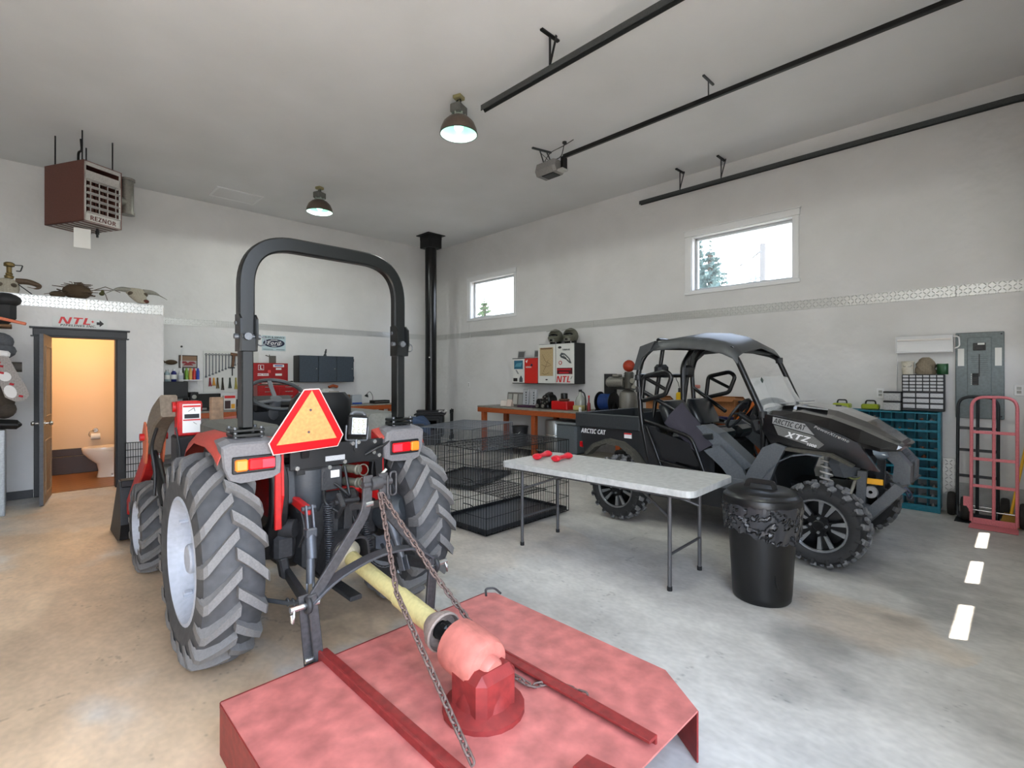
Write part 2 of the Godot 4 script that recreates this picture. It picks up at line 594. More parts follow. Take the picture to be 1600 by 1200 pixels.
func build_shell():
	# floor slab
	var s := ST()
	smooth(s)
	var fx0 := XL; var fx1 := XR; var fz0 := ZB - 2.0; var fz1 := ZF + 2.0
	var pts := [Vector3(fx0, 0, fz0), Vector3(fx1, 0, fz0), Vector3(fx1, 0, fz1), Vector3(fx0, 0, fz1)]
	var uvs := [Vector2(0, 0), Vector2(1, 0), Vector2(1, 1), Vector2(0, 1)]
	for k in [0, 1, 2, 0, 2, 3]:
		s.set_uv(uvs[k]); s.add_vertex(pts[k])
	flat(s)
	for k in 4:
		var a: Vector3 = pts[k]; var b: Vector3 = pts[(k + 1) % 4]
		quad(s, a, b, b + Vector3.DOWN * 0.2, a + Vector3.DOWN * 0.2, (a + b) * 0.5 - Vector3(2.4, 0, -5))
	struct("floor", s, m_floor)
	s = ST()
	box(s, Vector3((XL + XR) / 2, YC + 0.1, (ZB + ZF) / 2), Vector3(XR - XL + 0.6, 0.2, ZF - ZB + 0.6), Basis.IDENTITY, 0.0)
	struct("ceiling", s, m_ceiling)
	s = ST()
	box(s, Vector3((XL + XR) / 2, YC + 0.26, (ZB + ZF) / 2), Vector3(XR - XL + 2.6, 0.1, ZF - ZB + 0.8), Basis.IDENTITY, 0.0)
	struct("roof", s, mat("roof", Color(0.35, 0.36, 0.37), 0.7))  # unseen slab with wide eaves, added to block sun at the side windows
	# walls
	wall_x("wall_right", XR, XR + 0.2, ZB - 0.2, ZF + 0.2, [[-8.86, -7.44, 2.79, 3.65], [-3.57, -2.15, 2.79, 3.63]], YC, m_wall)
	wall_x("wall_back", XL - 0.2, XR, ZB - 0.2, ZB, [], YC, m_wall)
	wall_x("wall_left", XL - 0.2, XL, ZB, ZF + 0.2, [], YC, m_wall)
	wall_x("wall_front", XL, XR, ZF, ZF + 0.2, [[-1.9, 1.7, 0.0, 3.66], [3.5, 7.06, 0.0, 3.66]], YC, m_wall)
	# stem wall of concrete along the foot of the right wall
	s = ST()
	box(s, Vector3(XR - 0.012, 0.165, (ZB + ZF) / 2), Vector3(0.024, 0.33, ZF - ZB), Basis.IDENTITY, 0.004)
	struct("baseboard_right", s, worn("stem", Color(0.72, 0.72, 0.71), 0.8, 0.0, 0.7))
	# washroom walls
	wall_x("wall_washroom", XL, XW, ZW - 0.12, ZW, [[0.262, 0.945, 0.0, 2.0]], 2.36, m_wall)
	wall_x("wall_washroom_side", XW - 0.1, XW, ZB, ZW - 0.12, [], 2.47, m_wall)
	s = ST()
	box(s, Vector3((XL + XW) / 2, 2.48, (ZB + ZW) / 2), Vector3(XW - XL, 0.03, ZW - ZB), Basis.IDENTITY, 0.0)
	struct("ceiling_washroom", s, m_white_trim)
	var warm := mat("warm_wall", Color(0.83, 0.74, 0.62), 0.7)
	s = ST()
	box(s, Vector3(0.6, 1.2, ZB + 0.015), Vector3(1.54, 2.4, 0.03), Basis.IDENTITY, 0.0)
	box(s, Vector3(-0.17, 1.2, (ZB + ZW) / 2 - 0.06), Vector3(0.1, 2.4, ZW - ZB - 0.12), Basis.IDENTITY, 0.0)
	struct("wall_washroom_lining", s, warm)
	s = ST()
	box(s, Vector3(0.6, 0.004, (ZB + ZW) / 2 - 0.06), Vector3(1.6, 0.008, ZW - ZB - 0.1), Basis.IDENTITY, 0.0)
	var vinyl := mat("vinyl", Color(0.62, 0.44, 0.26), 0.4)
	vinyl.albedo_texture = noise_tex(61, 0.02, Color(0.62, 0.55, 0.45), Color(1, 1, 1), 4, 256)
	vinyl.uv1_triplanar = true; vinyl.uv1_scale = Vector3(1.2, 1.2, 6.0)
	struct("floor_washroom", s, vinyl)
	var brown := worn("brown_tile", Color(0.20, 0.125, 0.09), 0.45, 0.0, 2.0)
	s = ST()
	box(s, Vector3(0.6, 0.14, ZB + 0.045), Vector3(1.54, 0.265, 0.03))
	box(s, Vector3(0.6, 0.335, ZB + 0.045), Vector3(1.54, 0.11, 0.03))
	struct("baseboard_washroom", s, brown)
	# dark baseboard along the washroom wall
	s = ST()
	box(s, Vector3((XL + 0.13) / 2, 0.05, ZW + 0.008), Vector3(0.13 - XL, 0.10, 0.016))
	box(s, Vector3((1.05 + XW) / 2, 0.05, ZW + 0.008), Vector3(XW - 1.05, 0.10, 0.016))
	struct("baseboard_back", s, m_dark_trim)
	# door casing: two legs, head, cap
	var door := Node3D.new(); door.name = "door_1"; add_child(door); door.set_meta("kind", "structure")
	for e in [[0.135, 0.262], [0.945, 1.045]]:
		s = ST(); box(s, Vector3((e[0] + e[1]) / 2, 1.0, ZW + 0.012), Vector3(e[1] - e[0], 2.0, 0.024))
		part(door, "casing", s, m_dark_trim)
	s = ST(); box(s, Vector3(0.59, 2.045, ZW + 0.014), Vector3(0.93, 0.09, 0.028)); part(door, "head_casing", s, m_dark_trim)
	s = ST(); box(s, Vector3(0.59, 2.098, ZW + 0.022), Vector3(0.99, 0.02, 0.044)); part(door, "cap", s, m_dark_trim)
	s = ST(); box(s, Vector3(0.59, 1.992, ZW + 0.018), Vector3(0.97, 0.016, 0.036)); part(door, "bead", s, m_dark_trim)
	for e in [0.269, 0.938]:
		s = ST(); box(s, Vector3(e, 1.0, ZW - 0.06), Vector3(0.016, 2.0, 0.13)); part(door, "jamb", s, m_dark_trim)
	s = ST(); box(s, Vector3(0.6, 1.99, ZW - 0.06), Vector3(0.68, 0.016, 0.13)); part(door, "jamb", s, m_dark_trim)
	# the leaf, swung out into the shop
	var leaf_mat := worn("door_leaf", Color(0.56, 0.44, 0.32), 0.5, 0.0, 1.6)
	var leaf_edge := worn("door_face", Color(0.30, 0.31, 0.33), 0.5, 0.0, 1.6)
	var leaf := Node3D.new(); leaf.name = "leaf"; door.add_child(leaf, true)
	leaf.position = Vector3(0.279, 0.012, ZW + 0.03)
	leaf.rotation_degrees.y = -98.0
	s = ST(); box(s, Vector3(0.33, 0.985, 0.0), Vector3(0.66, 1.97, 0.036), Basis.IDENTITY, 0.002); part(leaf, "slab", s, leaf_edge)
	s = ST(); box(s, Vector3(0.33, 0.985, -0.0195), Vector3(0.655, 1.965, 0.003), Basis.IDENTITY, 0.0)
	for p in [[0.42, 0.62], [1.42, 0.82]]:
		for q in [[Vector3(0.33, p[0] - p[1] / 2, 0), Vector3(0.44, 0.02, 0.02)], [Vector3(0.33, p[0] + p[1] / 2, 0), Vector3(0.44, 0.02, 0.02)], [Vector3(0.11, p[0], 0), Vector3(0.02, p[1], 0.02)], [Vector3(0.55, p[0], 0), Vector3(0.02, p[1], 0.02)]]:
			box(s, q[0] + Vector3(0, 0, -0.022), q[1])
	part(leaf, "panelling", s, leaf_mat)
	for sd in [-1.0, 1.0]:
		s = ST()
		lathe(s, [Vector2(0.032, 0.0), Vector2(0.03, 0.008), Vector2(0.012, 0.012), Vector2(0.011, 0.04), Vector2(0.024, 0.048), Vector2(0.028, 0.062), Vector2(0.022, 0.076), Vector2(0, 0.08)], xf(Vector3(0.6, 0.94, 0.018 * sd), euler(90.0 * sd, 0, 0)), 16)
		part(leaf, "knob", s, mat("nickel", Color(0.75, 0.74, 0.72), 0.25, 1.0))
	# diamond plate bands: separate lengths
	var band := func(called: String, lengths: Array):
		var o := Node3D.new(); o.name = called; add_child(o); o.set_meta("kind", "structure")
		for l in lengths:
			var q := ST(); box(q, l[0], l[1], Basis.IDENTITY, 0.001)
			part(o, "plate", q, m_plate)
	var lens := []
	var z := -10.18
	for l in [0.42, 0.9, 1.02, 2.44, 2.44, 2.44, 0.85]:
		lens.append([Vector3(XR - 0.003, 2.432, z + l / 2), Vector3(0.006, 0.122, l - 0.006)])
		z += l
	band.call("trim_1", lens)
	lens = []
	var x := XW
	for l in [1.3, 2.2, 1.22, 1.15]:
		lens.append([Vector3(x + l / 2, 2.432, ZB + 0.003), Vector3(l - 0.006, 0.122, 0.006)])
		x += l
	band.call("trim_2", lens)
	lens = []
	x = XL
	for l in [2.39, 0.84, 0.84]:
		lens.append([Vector3(x + l / 2, 2.425, ZW + 0.003), Vector3(l - 0.006, 0.135, 0.006)])
		x += l
	lens.append([Vector3(XW + 0.003, 2.425, (ZB + ZW) / 2), Vector3(0.006, 0.135, ZW - ZB)])
	lens.append([Vector3((XL + XW) / 2, 2.497, ZW - 0.02), Vector3(XW - XL, 0.005, 0.055)])
	band.call("trim_3", lens)
	band.call("trim_4", [[Vector3(XR - 0.03, 0.39, -0.565), Vector3(0.008, 0.40, 0.13)]])
	# windows
	window(1, -8.86, -7.44, 2.79, 3.65)
	window(2, -3.57, -2.15, 2.79, 3.63)
	overhead_door()
	outside()

func window(n: int, z0: float, z1: float, y0: float, y1: float):
	var o := Node3D.new(); o.name = "window_%d" % n; add_child(o); o.set_meta("kind", "structure")
	var zc := (z0 + z1) / 2; var yc := (y0 + y1) / 2
	var s := ST()
	# jamb liner through the wall
	for e in [[Vector3(XR + 0.1, y0 + 0.006, zc), Vector3(0.2, 0.012, z1 - z0)], [Vector3(XR + 0.1, y1 - 0.006, zc), Vector3(0.2, 0.012, z1 - z0)], [Vector3(XR + 0.1, yc, z0 + 0.006), Vector3(0.2, y1 - y0, 0.012)], [Vector3(XR + 0.1, yc, z1 - 0.006), Vector3(0.2, y1 - y0, 0.012)]]:
		box(s, e[0], e[1], Basis.IDENTITY, 0.001)
	part(o, "jamb", s, m_white_trim)
	for e in [["side_casing", Vector3(XR - 0.009, yc, z0 - 0.05), Vector3(0.018, y1 - y0, 0.1)], ["side_casing", Vector3(XR - 0.009, yc, z1 + 0.035), Vector3(0.018, y1 - y0, 0.07)], ["head_casing", Vector3(XR - 0.012, y1 + 0.045, zc - 0.01), Vector3(0.024, 0.085, z1 - z0 + 0.19)], ["cap", Vector3(XR - 0.018, y1 + 0.095, zc - 0.01), Vector3(0.036, 0.016, z1 - z0 + 0.22)], ["sill", Vector3(XR - 0.012, y0 - 0.026, zc - 0.01), Vector3(0.024, 0.05, z1 - z0 + 0.19)]]:
		s = ST(); box(s, e[1], e[2], Basis.IDENTITY, 0.003); part(o, e[0], s, m_white_trim)
	# vinyl frame set back in the wall
	s = ST()
	var vinyl := mat("vinyl_frame", Color(0.74, 0.75, 0.76), 0.4)
	var fx := XR + 0.135
	for e in [[Vector3(fx, y0 + 0.03, zc), Vector3(0.06, 0.04, z1 - z0 - 0.03)], [Vector3(fx, y1 - 0.03, zc), Vector3(0.06, 0.04, z1 - z0 - 0.03)], [Vector3(fx, yc, z0 + 0.03), Vector3(0.06, y1 - y0 - 0.03, 0.04)], [Vector3(fx, yc, z1 - 0.03), Vector3(0.06, y1 - y0 - 0.03, 0.04)]]:
		box(s, e[0], e[1])
	part(o, "frame", s, vinyl)
	s = ST(); box(s, Vector3(fx, yc, zc), Vector3(0.006, y1 - y0 - 0.06, z1 - z0 - 0.06), Basis.IDENTITY, 0.0)
	part(o, "pane", s, m_glass)

func overhead_door():
	# the closed sectional door in the front wall, to the right of the camera: four sections, small panes in the third
	var o := Node3D.new(); o.name = "door_2"; add_child(o); o.set_meta("kind", "structure")
	var wins := [4.47, 5.57, 6.63]
	var zc := ZF + 0.06
	var ys := [0.0, 0.55, 1.1, 1.58, 2.13, 2.68, 3.2, 3.7]
	for k in ys.size() - 1:
		var s := ST()
		var a: float = ys[k] + 0.003; var b: float = ys[k + 1] - 0.003
		if k == 3:
			var w0 := 1.62; var w1 := 1.905
			box(s, Vector3(5.28, (a + w0) / 2, zc), Vector3(3.66, w0 - a, 0.04), Basis.IDENTITY, 0.0)
			box(s, Vector3(5.28, (b + w1) / 2, zc), Vector3(3.66, b - w1, 0.04), Basis.IDENTITY, 0.0)
			var x := 3.45
			for w in wins + [99.0]:
				var e: float = minf(w - 0.31, 7.11)
				box(s, Vector3((x + e) / 2, (w0 + w1) / 2, zc), Vector3(e - x, w1 - w0, 0.04), Basis.IDENTITY, 0.0)
				x = w + 0.31
		else:
			box(s, Vector3(5.28, (a + b) / 2, zc), Vector3(3.66, b - a, 0.04), Basis.IDENTITY, 0.0)
		part(o, "section", s, m_white_trim)
	for w in wins:
		var s := ST(); box(s, Vector3(w, 1.7625, zc), Vector3(0.62, 0.285, 0.005), Basis.IDENTITY, 0.0)
		part(o, "pane", s, m_glass)

func spruce(at: Vector3, h: float, r: float, label: String, seed_value: int, m: Material):
	var o := thing("spruce_tree", label, "tree", at)
	var q := RandomNumberGenerator.new(); q.seed = seed_value
	var s := ST()
	tube(s, [Vector3.ZERO, Vector3(0, h * 0.98, 0)], 0.07, 8)
	part(o, "trunk", s, worn("bark", Color(0.30, 0.22, 0.16), 0.9))
	s = ST()
	var y := h * 0.12
	while y < h * 0.985:
		var k := 1.0 - y / h
		var n := 9
		for i in n:
			var a := TAU * (i + q.randf()) / n
			var l := r * (k * 0.95 + 0.05) * q.randf_range(0.75, 1.1)
			var d := Vector3(cos(a), q.randf_range(-0.15, 0.35), sin(a)).normalized()
			var p0 := Vector3(0, y, 0)
			var p1 := p0 + d * l
			bough(s, p0, p1, l * 0.28 + 0.05, q)
		y += 0.16 + 0.08 * k
	bough(s, Vector3(0, h * 0.9, 0), Vector3(0.02, h * 1.06, 0), 0.12, q)
	part(o, "foliage", s, m)

func bough(s: SurfaceTool, a: Vector3, b: Vector3, w: float, q: RandomNumberGenerator):
	flat(s)
	var n := 7
	var dir := (b - a).normalized()
	for i in n:
		var t := (i + 0.6) / n
		var p := a.lerp(b, t)
		for j in 4:
			var side := Vector3(q.randf_range(-1, 1), q.randf_range(-0.5, 1), q.randf_range(-1, 1))
			side = (side - dir * side.dot(dir)).normalized()
			var e := p + (dir * 0.9 + side).normalized() * w * q.randf_range(0.7, 1.2) * (1.1 - t * 0.5)
			var wv := dir.cross(side) * 0.035
			tri(s, p + wv, p - wv, e, side); tri(s, p + side * 0.03, p - side * 0.03, e, wv)

func outside():
	var s := ST()
	box(s, Vector3(0, -0.13, 0), Vector3(160, 0.1, 160), Basis.IDENTITY, 0.0)
	struct("ground", s, worn("gravel", Color(0.50, 0.49, 0.46), 0.95, 0.0, 0.4, true))
	s = ST()
	box(s, Vector3(2.4, -0.045, 6.6), Vector3(12.0, 0.09, 8.4), Basis.IDENTITY, 0.0)
	struct("apron", s, worn("apron", Color(0.68, 0.67, 0.65), 0.9, 0.0, 0.5, true))
	var needles := worn("needles", Color(0.42, 0.52, 0.50), 0.8, 0.0, 3.0)
	var needles2 := worn("needles_green", Color(0.36, 0.45, 0.27), 0.8, 0.0, 3.0)
	spruce(Vector3(12.6, -0.08, -5.6), 4.75, 2.1, "blue-grey spruce seen through the larger near window", 3, needles)
	spruce(Vector3(17.0, -0.08, -8.0), 6.4, 1.7, "taller spruce tip at the left edge of the larger near window", 14, needles)
	spruce(Vector3(12.4, -0.08, -14.1), 4.3, 2.0, "green treetop at the bottom of the small far window", 5, needles2)
	var p := thing("utility_pole", "wooden utility pole with cross arm seen through the near window", "pole", Vector3(16.0, -0.08, -5.48))
	s = ST(); tube(s, [Vector3(0, 0, 0), Vector3(0, 5.55, 0)], 0.1, 10); part(p, "pole", s, worn("pole_wood", Color(0.46, 0.44, 0.42), 0.9))
	s = ST(); tube(s, [Vector3(0.0, 5.4, 0.0), Vector3(0.3, 5.2, -0.5), Vector3(0.5, 5.1, -0.9)], 0.02, 6); part(p, "wire", s, mat("cable", Color(0.08, 0.08, 0.08), 0.6))
	s = ST(); cyl(s, Vector3(0.12, 3.8, 0.25), Vector3(0.12, 4.2, 0.25), 0.14, 12); part(p, "transformer", s, mat("pole_metal", Color(0.5, 0.52, 0.53), 0.5, 0.4))
	s = ST()
	bar(s, Vector3(0, 4.55, -0.42), Vector3(0, 4.55, 0.1), 0.06, 0.06)
	for k in [-0.4, -0.25]: cyl(s, Vector3(0, 4.4, k), Vector3(0, 4.65, k), 0.05, 8)
	part(p, "cross_arm", s, mat("pole_metal", Color(0.5, 0.52, 0.53), 0.5, 0.4))

# ---------- the tractor ----------
# root at the middle of the rear axle on the floor; +z is the rear of the tractor, towards the camera
const AXIS_X := Basis(Vector3(0, 1, 0), Vector3(1, 0, 0), Vector3(0, 0, -1))   # turns a lathe's Y axis to X

func lug_mesh(side: float, rt: float, half: float, twist: float, w: float, deep: float) -> ArrayMesh:
	var s := ST()
	var rings := []
	for k in [[-0.06, 0.0], [0.3, 0.0], [0.62, 0.006], [0.95, 0.016], [1.06, 0.035], [1.1, 0.08]]:
		var q: float = k[0]
		var th: float = twist * (q + 0.18 * q * q)
		var x := side * half * q
		var top: float = rt - k[1]
		var base: float = top - deep
		var ring_pts := []
		for e in [[base, -w * 0.68], [top, -w * 0.5], [top, w * 0.5], [base, w * 0.68]]:
			var a: float = th + e[1] / rt
			ring_pts.append(Vector3(x, e[0] * cos(a), e[0] * sin(a)))
		rings.append(ring_pts)
	loft(s, rings, false, true, false)
	return mesh_of(s)

func farm_wheel(parent: Node3D, called: String, at: Vector3, r: float, half: float, rim_r: float, n_lugs: int, out_side: float, m_tyre: Material, m_lug: Material, m_rim: Material):
	var w := Node3D.new(); w.name = called
	parent.add_child(w, true); w.position = at
	var s := ST()
	var rc := r - 0.035     # carcass
	var f := rc - rim_r
	lathe(s, [Vector2(rim_r - 0.015, -half * 0.82), Vector2(rim_r, -half * 0.95), Vector2(rim_r + f * 0.45, -half * 1.08), Vector2(rim_r + f * 0.8, -half * 1.0), Vector2(rc - 0.02, -half * 0.82), Vector2(rc, -half * 0.4), Vector2(rc, 0), Vector2(rc, half * 0.4), Vector2(rc - 0.02, half * 0.82), Vector2(rim_r + f * 0.8, half), Vector2(rim_r + f * 0.45, half * 1.08), Vector2(rim_r, half * 0.95), Vector2(rim_r - 0.015, half * 0.82)], xf(Vector3.ZERO, AXIS_X), 56)
	part(w, "tyre", s, m_tyre)
	var lm := lug_mesh(1.0, r, half, 0.215 * 0.54 / r if r > 0.4 else 0.26, 0.052 * (0.5 + 0.5 * r / 0.54), 0.06)
	var lm2 := lug_mesh(-1.0, r, half, 0.215 * 0.54 / r if r > 0.4 else 0.26, 0.052 * (0.5 + 0.5 * r / 0.54), 0.06)
	for i in n_lugs:
		share(w, "lug", lm, m_lug, xf(Vector3.ZERO, Basis(Vector3.RIGHT, TAU * i / n_lugs)))
		share(w, "lug", lm2, m_lug, xf(Vector3.ZERO, Basis(Vector3.RIGHT, TAU * (i + 0.5) / n_lugs)))
	s = ST()
	var o := out_side
	lathe(s, [Vector2(rim_r + 0.012, o * half * 0.97), Vector2(rim_r - 0.006, o * half * 0.99), Vector2(rim_r - 0.014, o * half * 0.9), Vector2(rim_r - 0.045, o * half * 0.55), Vector2(rim_r - 0.05, o * half * 0.2), Vector2(rim_r - 0.1, o * half * 0.12), Vector2(rim_r * 0.55, o * half * 0.3), Vector2(rim_r * 0.4, o * half * 0.34), Vector2(rim_r * 0.32, o * half * 0.2), Vector2(0.0, o * half * 0.2)], xf(Vector3.ZERO, AXIS_X), 40)
	lathe(s, [Vector2(rim_r + 0.012, -o * half * 0.97), Vector2(rim_r - 0.02, -o * half * 0.9), Vector2(rim_r - 0.05, -o * half * 0.4), Vector2(rim_r - 0.05, o * half * 0.2)], xf(Vector3.ZERO, AXIS_X), 40)
	part(w, "rim", s, m_rim)
	s = ST()
	for i in 8:
		var a := TAU * i / 8.0
		cyl(s, Vector3(o * half * 0.3, cos(a) * rim_r * 0.46, sin(a) * rim_r * 0.46), Vector3(o * half * 0.42, cos(a) * rim_r * 0.46, sin(a) * rim_r * 0.46), 0.012, 6)
	cyl(s, Vector3(o * half * 0.15, 0, 0), Vector3(o * half * 0.75, 0, 0), rim_r * 0.24, 14, 0.008)
	part(w, "hub", s, m_rim)
	s = ST()
	for i in 4:
		var a := TAU * (i + 0.35) / 4.0
		box(s, Vector3(o * half * 0.5, cos(a) * (rim_r - 0.045), sin(a) * (rim_r - 0.045)), Vector3(half * 0.34, 0.03, 0.03), Basis(Vector3.RIGHT, a))
	pieces(w, "rim_lug", s, m_rim)

func build_tractor():
	var t := thing("tractor", "red compact tractor with front loader and black roll bar facing the back wall", "tractor", Vector3(1.29, 0, -3.05))
	var red := worn("tractor_red", Color(0.74, 0.10, 0.10), 0.38, 0.0, 2.0)
	var dusty_red := worn("dusty_red", Color(0.70, 0.27, 0.22), 0.6, 0.0, 4.0)
	var black := worn("frame_black", Color(0.07, 0.07, 0.075), 0.45, 0.1, 3.0)
	var bar_black := worn("rops_black", Color(0.062, 0.072, 0.07), 0.3, 0.2, 3.0)
	var grey := worn("fender_grey", Color(0.45, 0.44, 0.44), 0.62, 0.0, 5.0)
	var olive := worn("olive_grey", Color(0.36, 0.36, 0.33), 0.7, 0.0, 3.0)
	var tyre := worn("tyre", Color(0.29, 0.29, 0.295), 0.7, 0.0, 3.0, true)
	var lug := worn("tyre_lug", Color(0.46, 0.45, 0.44), 0.85, 0.0, 6.0)
	var rim := worn("rim_grey", Color(0.74, 0.76, 0.80), 0.45, 0.1, 2.0)
	var steel := worn("dull_steel", Color(0.42, 0.43, 0.44), 0.45, 0.6, 5.0)
	var greasy := worn("greasy_iron", Color(0.24, 0.24, 0.245), 0.55, 0.3, 6.0, true)
	var chrome := mat("bright_steel", Color(0.78, 0.78, 0.77), 0.25, 0.9)
	var dark := mat("deep_black", Color(0.03, 0.03, 0.032), 0.6)
	# wheels
	farm_wheel(t, "rear_wheel", Vector3(-0.565, 0.545, 0), 0.545, 0.132, 0.315, 19, -1.0, tyre, lug, rim)
	farm_wheel(t, "rear_wheel", Vector3(0.565, 0.545, 0), 0.545, 0.132, 0.315, 19, 1.0, tyre, lug, rim)
	farm_wheel(t, "front_wheel", Vector3(-0.55, 0.345, -1.67), 0.345, 0.105, 0.19, 15, -1.0, tyre, lug, rim)
	farm_wheel(t, "front_wheel", Vector3(0.55, 0.345, -1.67), 0.345, 0.105, 0.19, 15, 1.0, tyre, lug, rim)
	# chassis
	var s := ST()
	box(s, Vector3(0, 0.60, -0.55), Vector3(0.30, 0.36, 1.3), Basis.IDENTITY, 0.03)
	box(s, Vector3(0, 0.62, 0.13), Vector3(0.34, 0.42, 0.30), Basis.IDENTITY, 0.03)
	box(s, Vector3(0, 0.55, -1.5), Vector3(0.34, 0.2, 0.8), Basis.IDENTITY, 0.02)
	part(t, "transmission_case", s, greasy)
	s = ST()
	for sd in [-1.0, 1.0]:
		lathe(s, [Vector2(0.17, 0.13), Vector2(0.16, 0.2), Vector2(0.09, 0.27), Vector2(0.085, 0.4), Vector2(0.12, 0.43), Vector2(0.12, 0.46), Vector2(0, 0.46)], xf(Vector3(0, 0.545, 0), Basis(Vector3(0, 1, 0), Vector3(sd, 0, 0), Vector3(0, 0, -1))), 20)
	part(t, "rear_axle_housing", s, black)
	s = ST()
	cyl(s, Vector3(-0.46, 0.345, -1.67), Vector3(0.46, 0.345, -1.67), 0.055, 12)
	box(s, Vector3(0, 0.38, -1.67), Vector3(0.22, 0.16, 0.2), Basis.IDENTITY, 0.02)
	part(t, "front_axle", s, greasy)
	# platform and footboards
	s = ST()
	box(s, Vector3(0, 0.70, -0.55), Vector3(0.84, 0.03, 0.55))
	part(t, "platform", s, black)
	# fenders: a red shell over each rear wheel, with a grey rear cap that holds the lamps
	for sd in [-1.0, 1.0]:
		var f := Node3D.new(); f.name = "fender"; t.add_child(f, true)
		s = ST()
		var rows := []
		for k in [[-0.52, 0.76], [-0.46, 0.98], [-0.34, 1.13], [-0.15, 1.2], [0.08, 1.2], [0.22, 1.17], [0.30, 1.13]]:
			var row := []
			for j in [[0.28, -0.01], [0.34, 0.0], [0.48, 0.0], [0.585, -0.02], [0.60, -0.06]]:
				row.append(Vector3(sd * j[0], k[1] + j[1], k[0]))
			rows.append(row)
		sheet(s, rows, Vector3(0, -0.012, 0))
		part(f, "shell", s, dusty_red)
		s = ST()
		# inner wall of the fender
		prism(s, [Vector2(-0.52, 0.72), Vector2(-0.46, 0.98), Vector2(-0.34, 1.13), Vector2(-0.15, 1.19), Vector2(0.1, 1.19), Vector2(0.28, 1.12), Vector2(0.29, 0.86), Vector2(0.24, 0.70), Vector2(0.20, 0.70)], 0.012, xf(Vector3(sd * 0.285, 0, 0), Basis(Vector3(0, 0, 1), Vector3(0, 1, 0), Vector3(-1, 0, 0))))
		box(s, Vector3(sd * 0.305, 0.86, 0.27), Vector3(0.035, 0.36, 0.02))
		part(f, "inner_wall", s, red)
		# grey cap: loft of rounded outlines
		s = ST()
		var rings := []
		for k in [[0.16, 0.92, 0.03], [0.26, 1.0, 0.02], [0.315, 0.985, 0.005], [0.325, 0.93, 0.0]]:
			var rg := []
			for p in [Vector2(-0.145, 0.085), Vector2(-0.10, 0.10), Vector2(0.08, 0.10), Vector2(0.125, 0.085), Vector2(0.145, 0.0), Vector2(0.14, -0.075), Vector2(0.10, -0.095), Vector2(-0.06, -0.105), Vector2(-0.11, -0.085), Vector2(-0.135, -0.02)]:
				rg.append(Vector3(sd * (0.445 - p.x * k[1]), 1.062 + p.y * k[1] + k[2], k[0]))
			rings.append(rg)
		loft(s, rings, false, true, false)
		var cap := part(f, "rear_cap", s, grey)
		s = ST(); box(s, Vector3(sd * 0.44, 1.055, 0.329), Vector3(0.205, 0.085, 0.014), Basis.IDENTITY, 0.005)
		part(cap, "lamp_bezel", s, black)
		s = ST(); box(s, Vector3(sd * (0.44 + 0.0635), 1.056, 0.343), Vector3(0.058, 0.058, 0.03), Basis.IDENTITY, 0.007)
		var amber := mat("amber_lens", Color(0.95, 0.50, 0.06), 0.18)
		amber.clearcoat_enabled = true
		part(cap, "amber_lens", s, amber)
		s = ST(); box(s, Vector3(sd * (0.44 - 0.031), 1.056, 0.340), Vector3(0.126, 0.058, 0.024), Basis.IDENTITY, 0.007)
		part(cap, "red_lens", s, mat("red_lens", Color(0.80, 0.05, 0.10), 0.2))
		s = ST(); box(s, Vector3(sd * (0.44 - 0.062), 1.056, 0.3535), Vector3(0.06, 0.044, 0.004), Basis.IDENTITY, 0.001)
		part(cap, "reflector", s, mat("reflector_pink", Color(0.88, 0.22, 0.28), 0.3))
		s = ST(); tube(s, rounded([Vector3(sd * 0.50, 1.155, 0.24), Vector3(sd * 0.50, 1.185, 0.25), Vector3(sd * 0.46, 1.178, 0.25)], 0.012), 0.005, 6)
		part(cap, "clip", s, black)
	# roll bar: two square posts and a bent hoop with hinges
	var rp := Node3D.new(); rp.name = "roll_bar"; t.add_child(rp, true)
	rp.position = Vector3(0, 0, 0.23)
	var hw := 0.452
	s = ST()
	var hoop := rounded([Vector3(-hw, 1.66, 0), Vector3(-hw, 2.212, 0), Vector3(hw, 2.212, 0), Vector3(hw, 1.66, 0)], 0.25, 14)
	sweep(s, hoop, rect(0.078, 0.056, 0.008), Vector3(0, 0, 1), false, false)
	part(rp, "hoop", s, bar_black)
	for sd in [-1.0, 1.0]:
		s = ST()
		bar(s, Vector3(sd * hw, 1.23, 0), Vector3(sd * hw, 1.70, 0), 0.056, 0.078, Vector3(0, 0, 1), 0.006)
		part(rp, "post", s, bar_black)
		s = ST()
		for k in [-1.0, 1.0]:
			prism(s, [Vector2(-0.035, -0.09), Vector2(0.04, -0.09), Vector2(0.055, 0.0), Vector2(0.05, 0.075), Vector2(0.02, 0.1), Vector2(-0.035, 0.1)], 0.01, xf(Vector3(sd * hw + k * 0.038, 1.715, 0.012), Basis(Vector3(0, 0, 1), Vector3(0, 1, 0), Vector3(-1, 0, 0))))
		box(s, Vector3(sd * hw, 1.66, 0.048), Vector3(0.07, 0.07, 0.012))
		var hg := part(rp, "hinge_bracket", s, bar_black)
		s = ST()
		cyl(s, Vector3(sd * hw - 0.062, 1.70, 0.03), Vector3(sd * hw + 0.062, 1.70, 0.03), 0.014, 10)
		cyl(s, Vector3(sd * hw - 0.05, 1.77, 0.0), Vector3(sd * hw + 0.055, 1.77, 0.0), 0.011, 10)
		cyl(s, Vector3(sd * hw - 0.006, 1.70, 0.05), Vector3(sd * hw - 0.006, 1.70, 0.07), 0.019, 10)
		ring(s, Vector3(sd * hw + 0.066, 1.68, 0.03), Vector3(0, 0, 1), 0.024, 0.004, 12, 5)
		pieces(hg, "bolt", s, steel)
		s = ST()
		box(s, Vector3(sd * hw, 1.222, 0), Vector3(0.15, 0.014, 0.125))
		box(s, Vector3(sd * hw, 1.198, 0), Vector3(0.15, 0.016, 0.12))
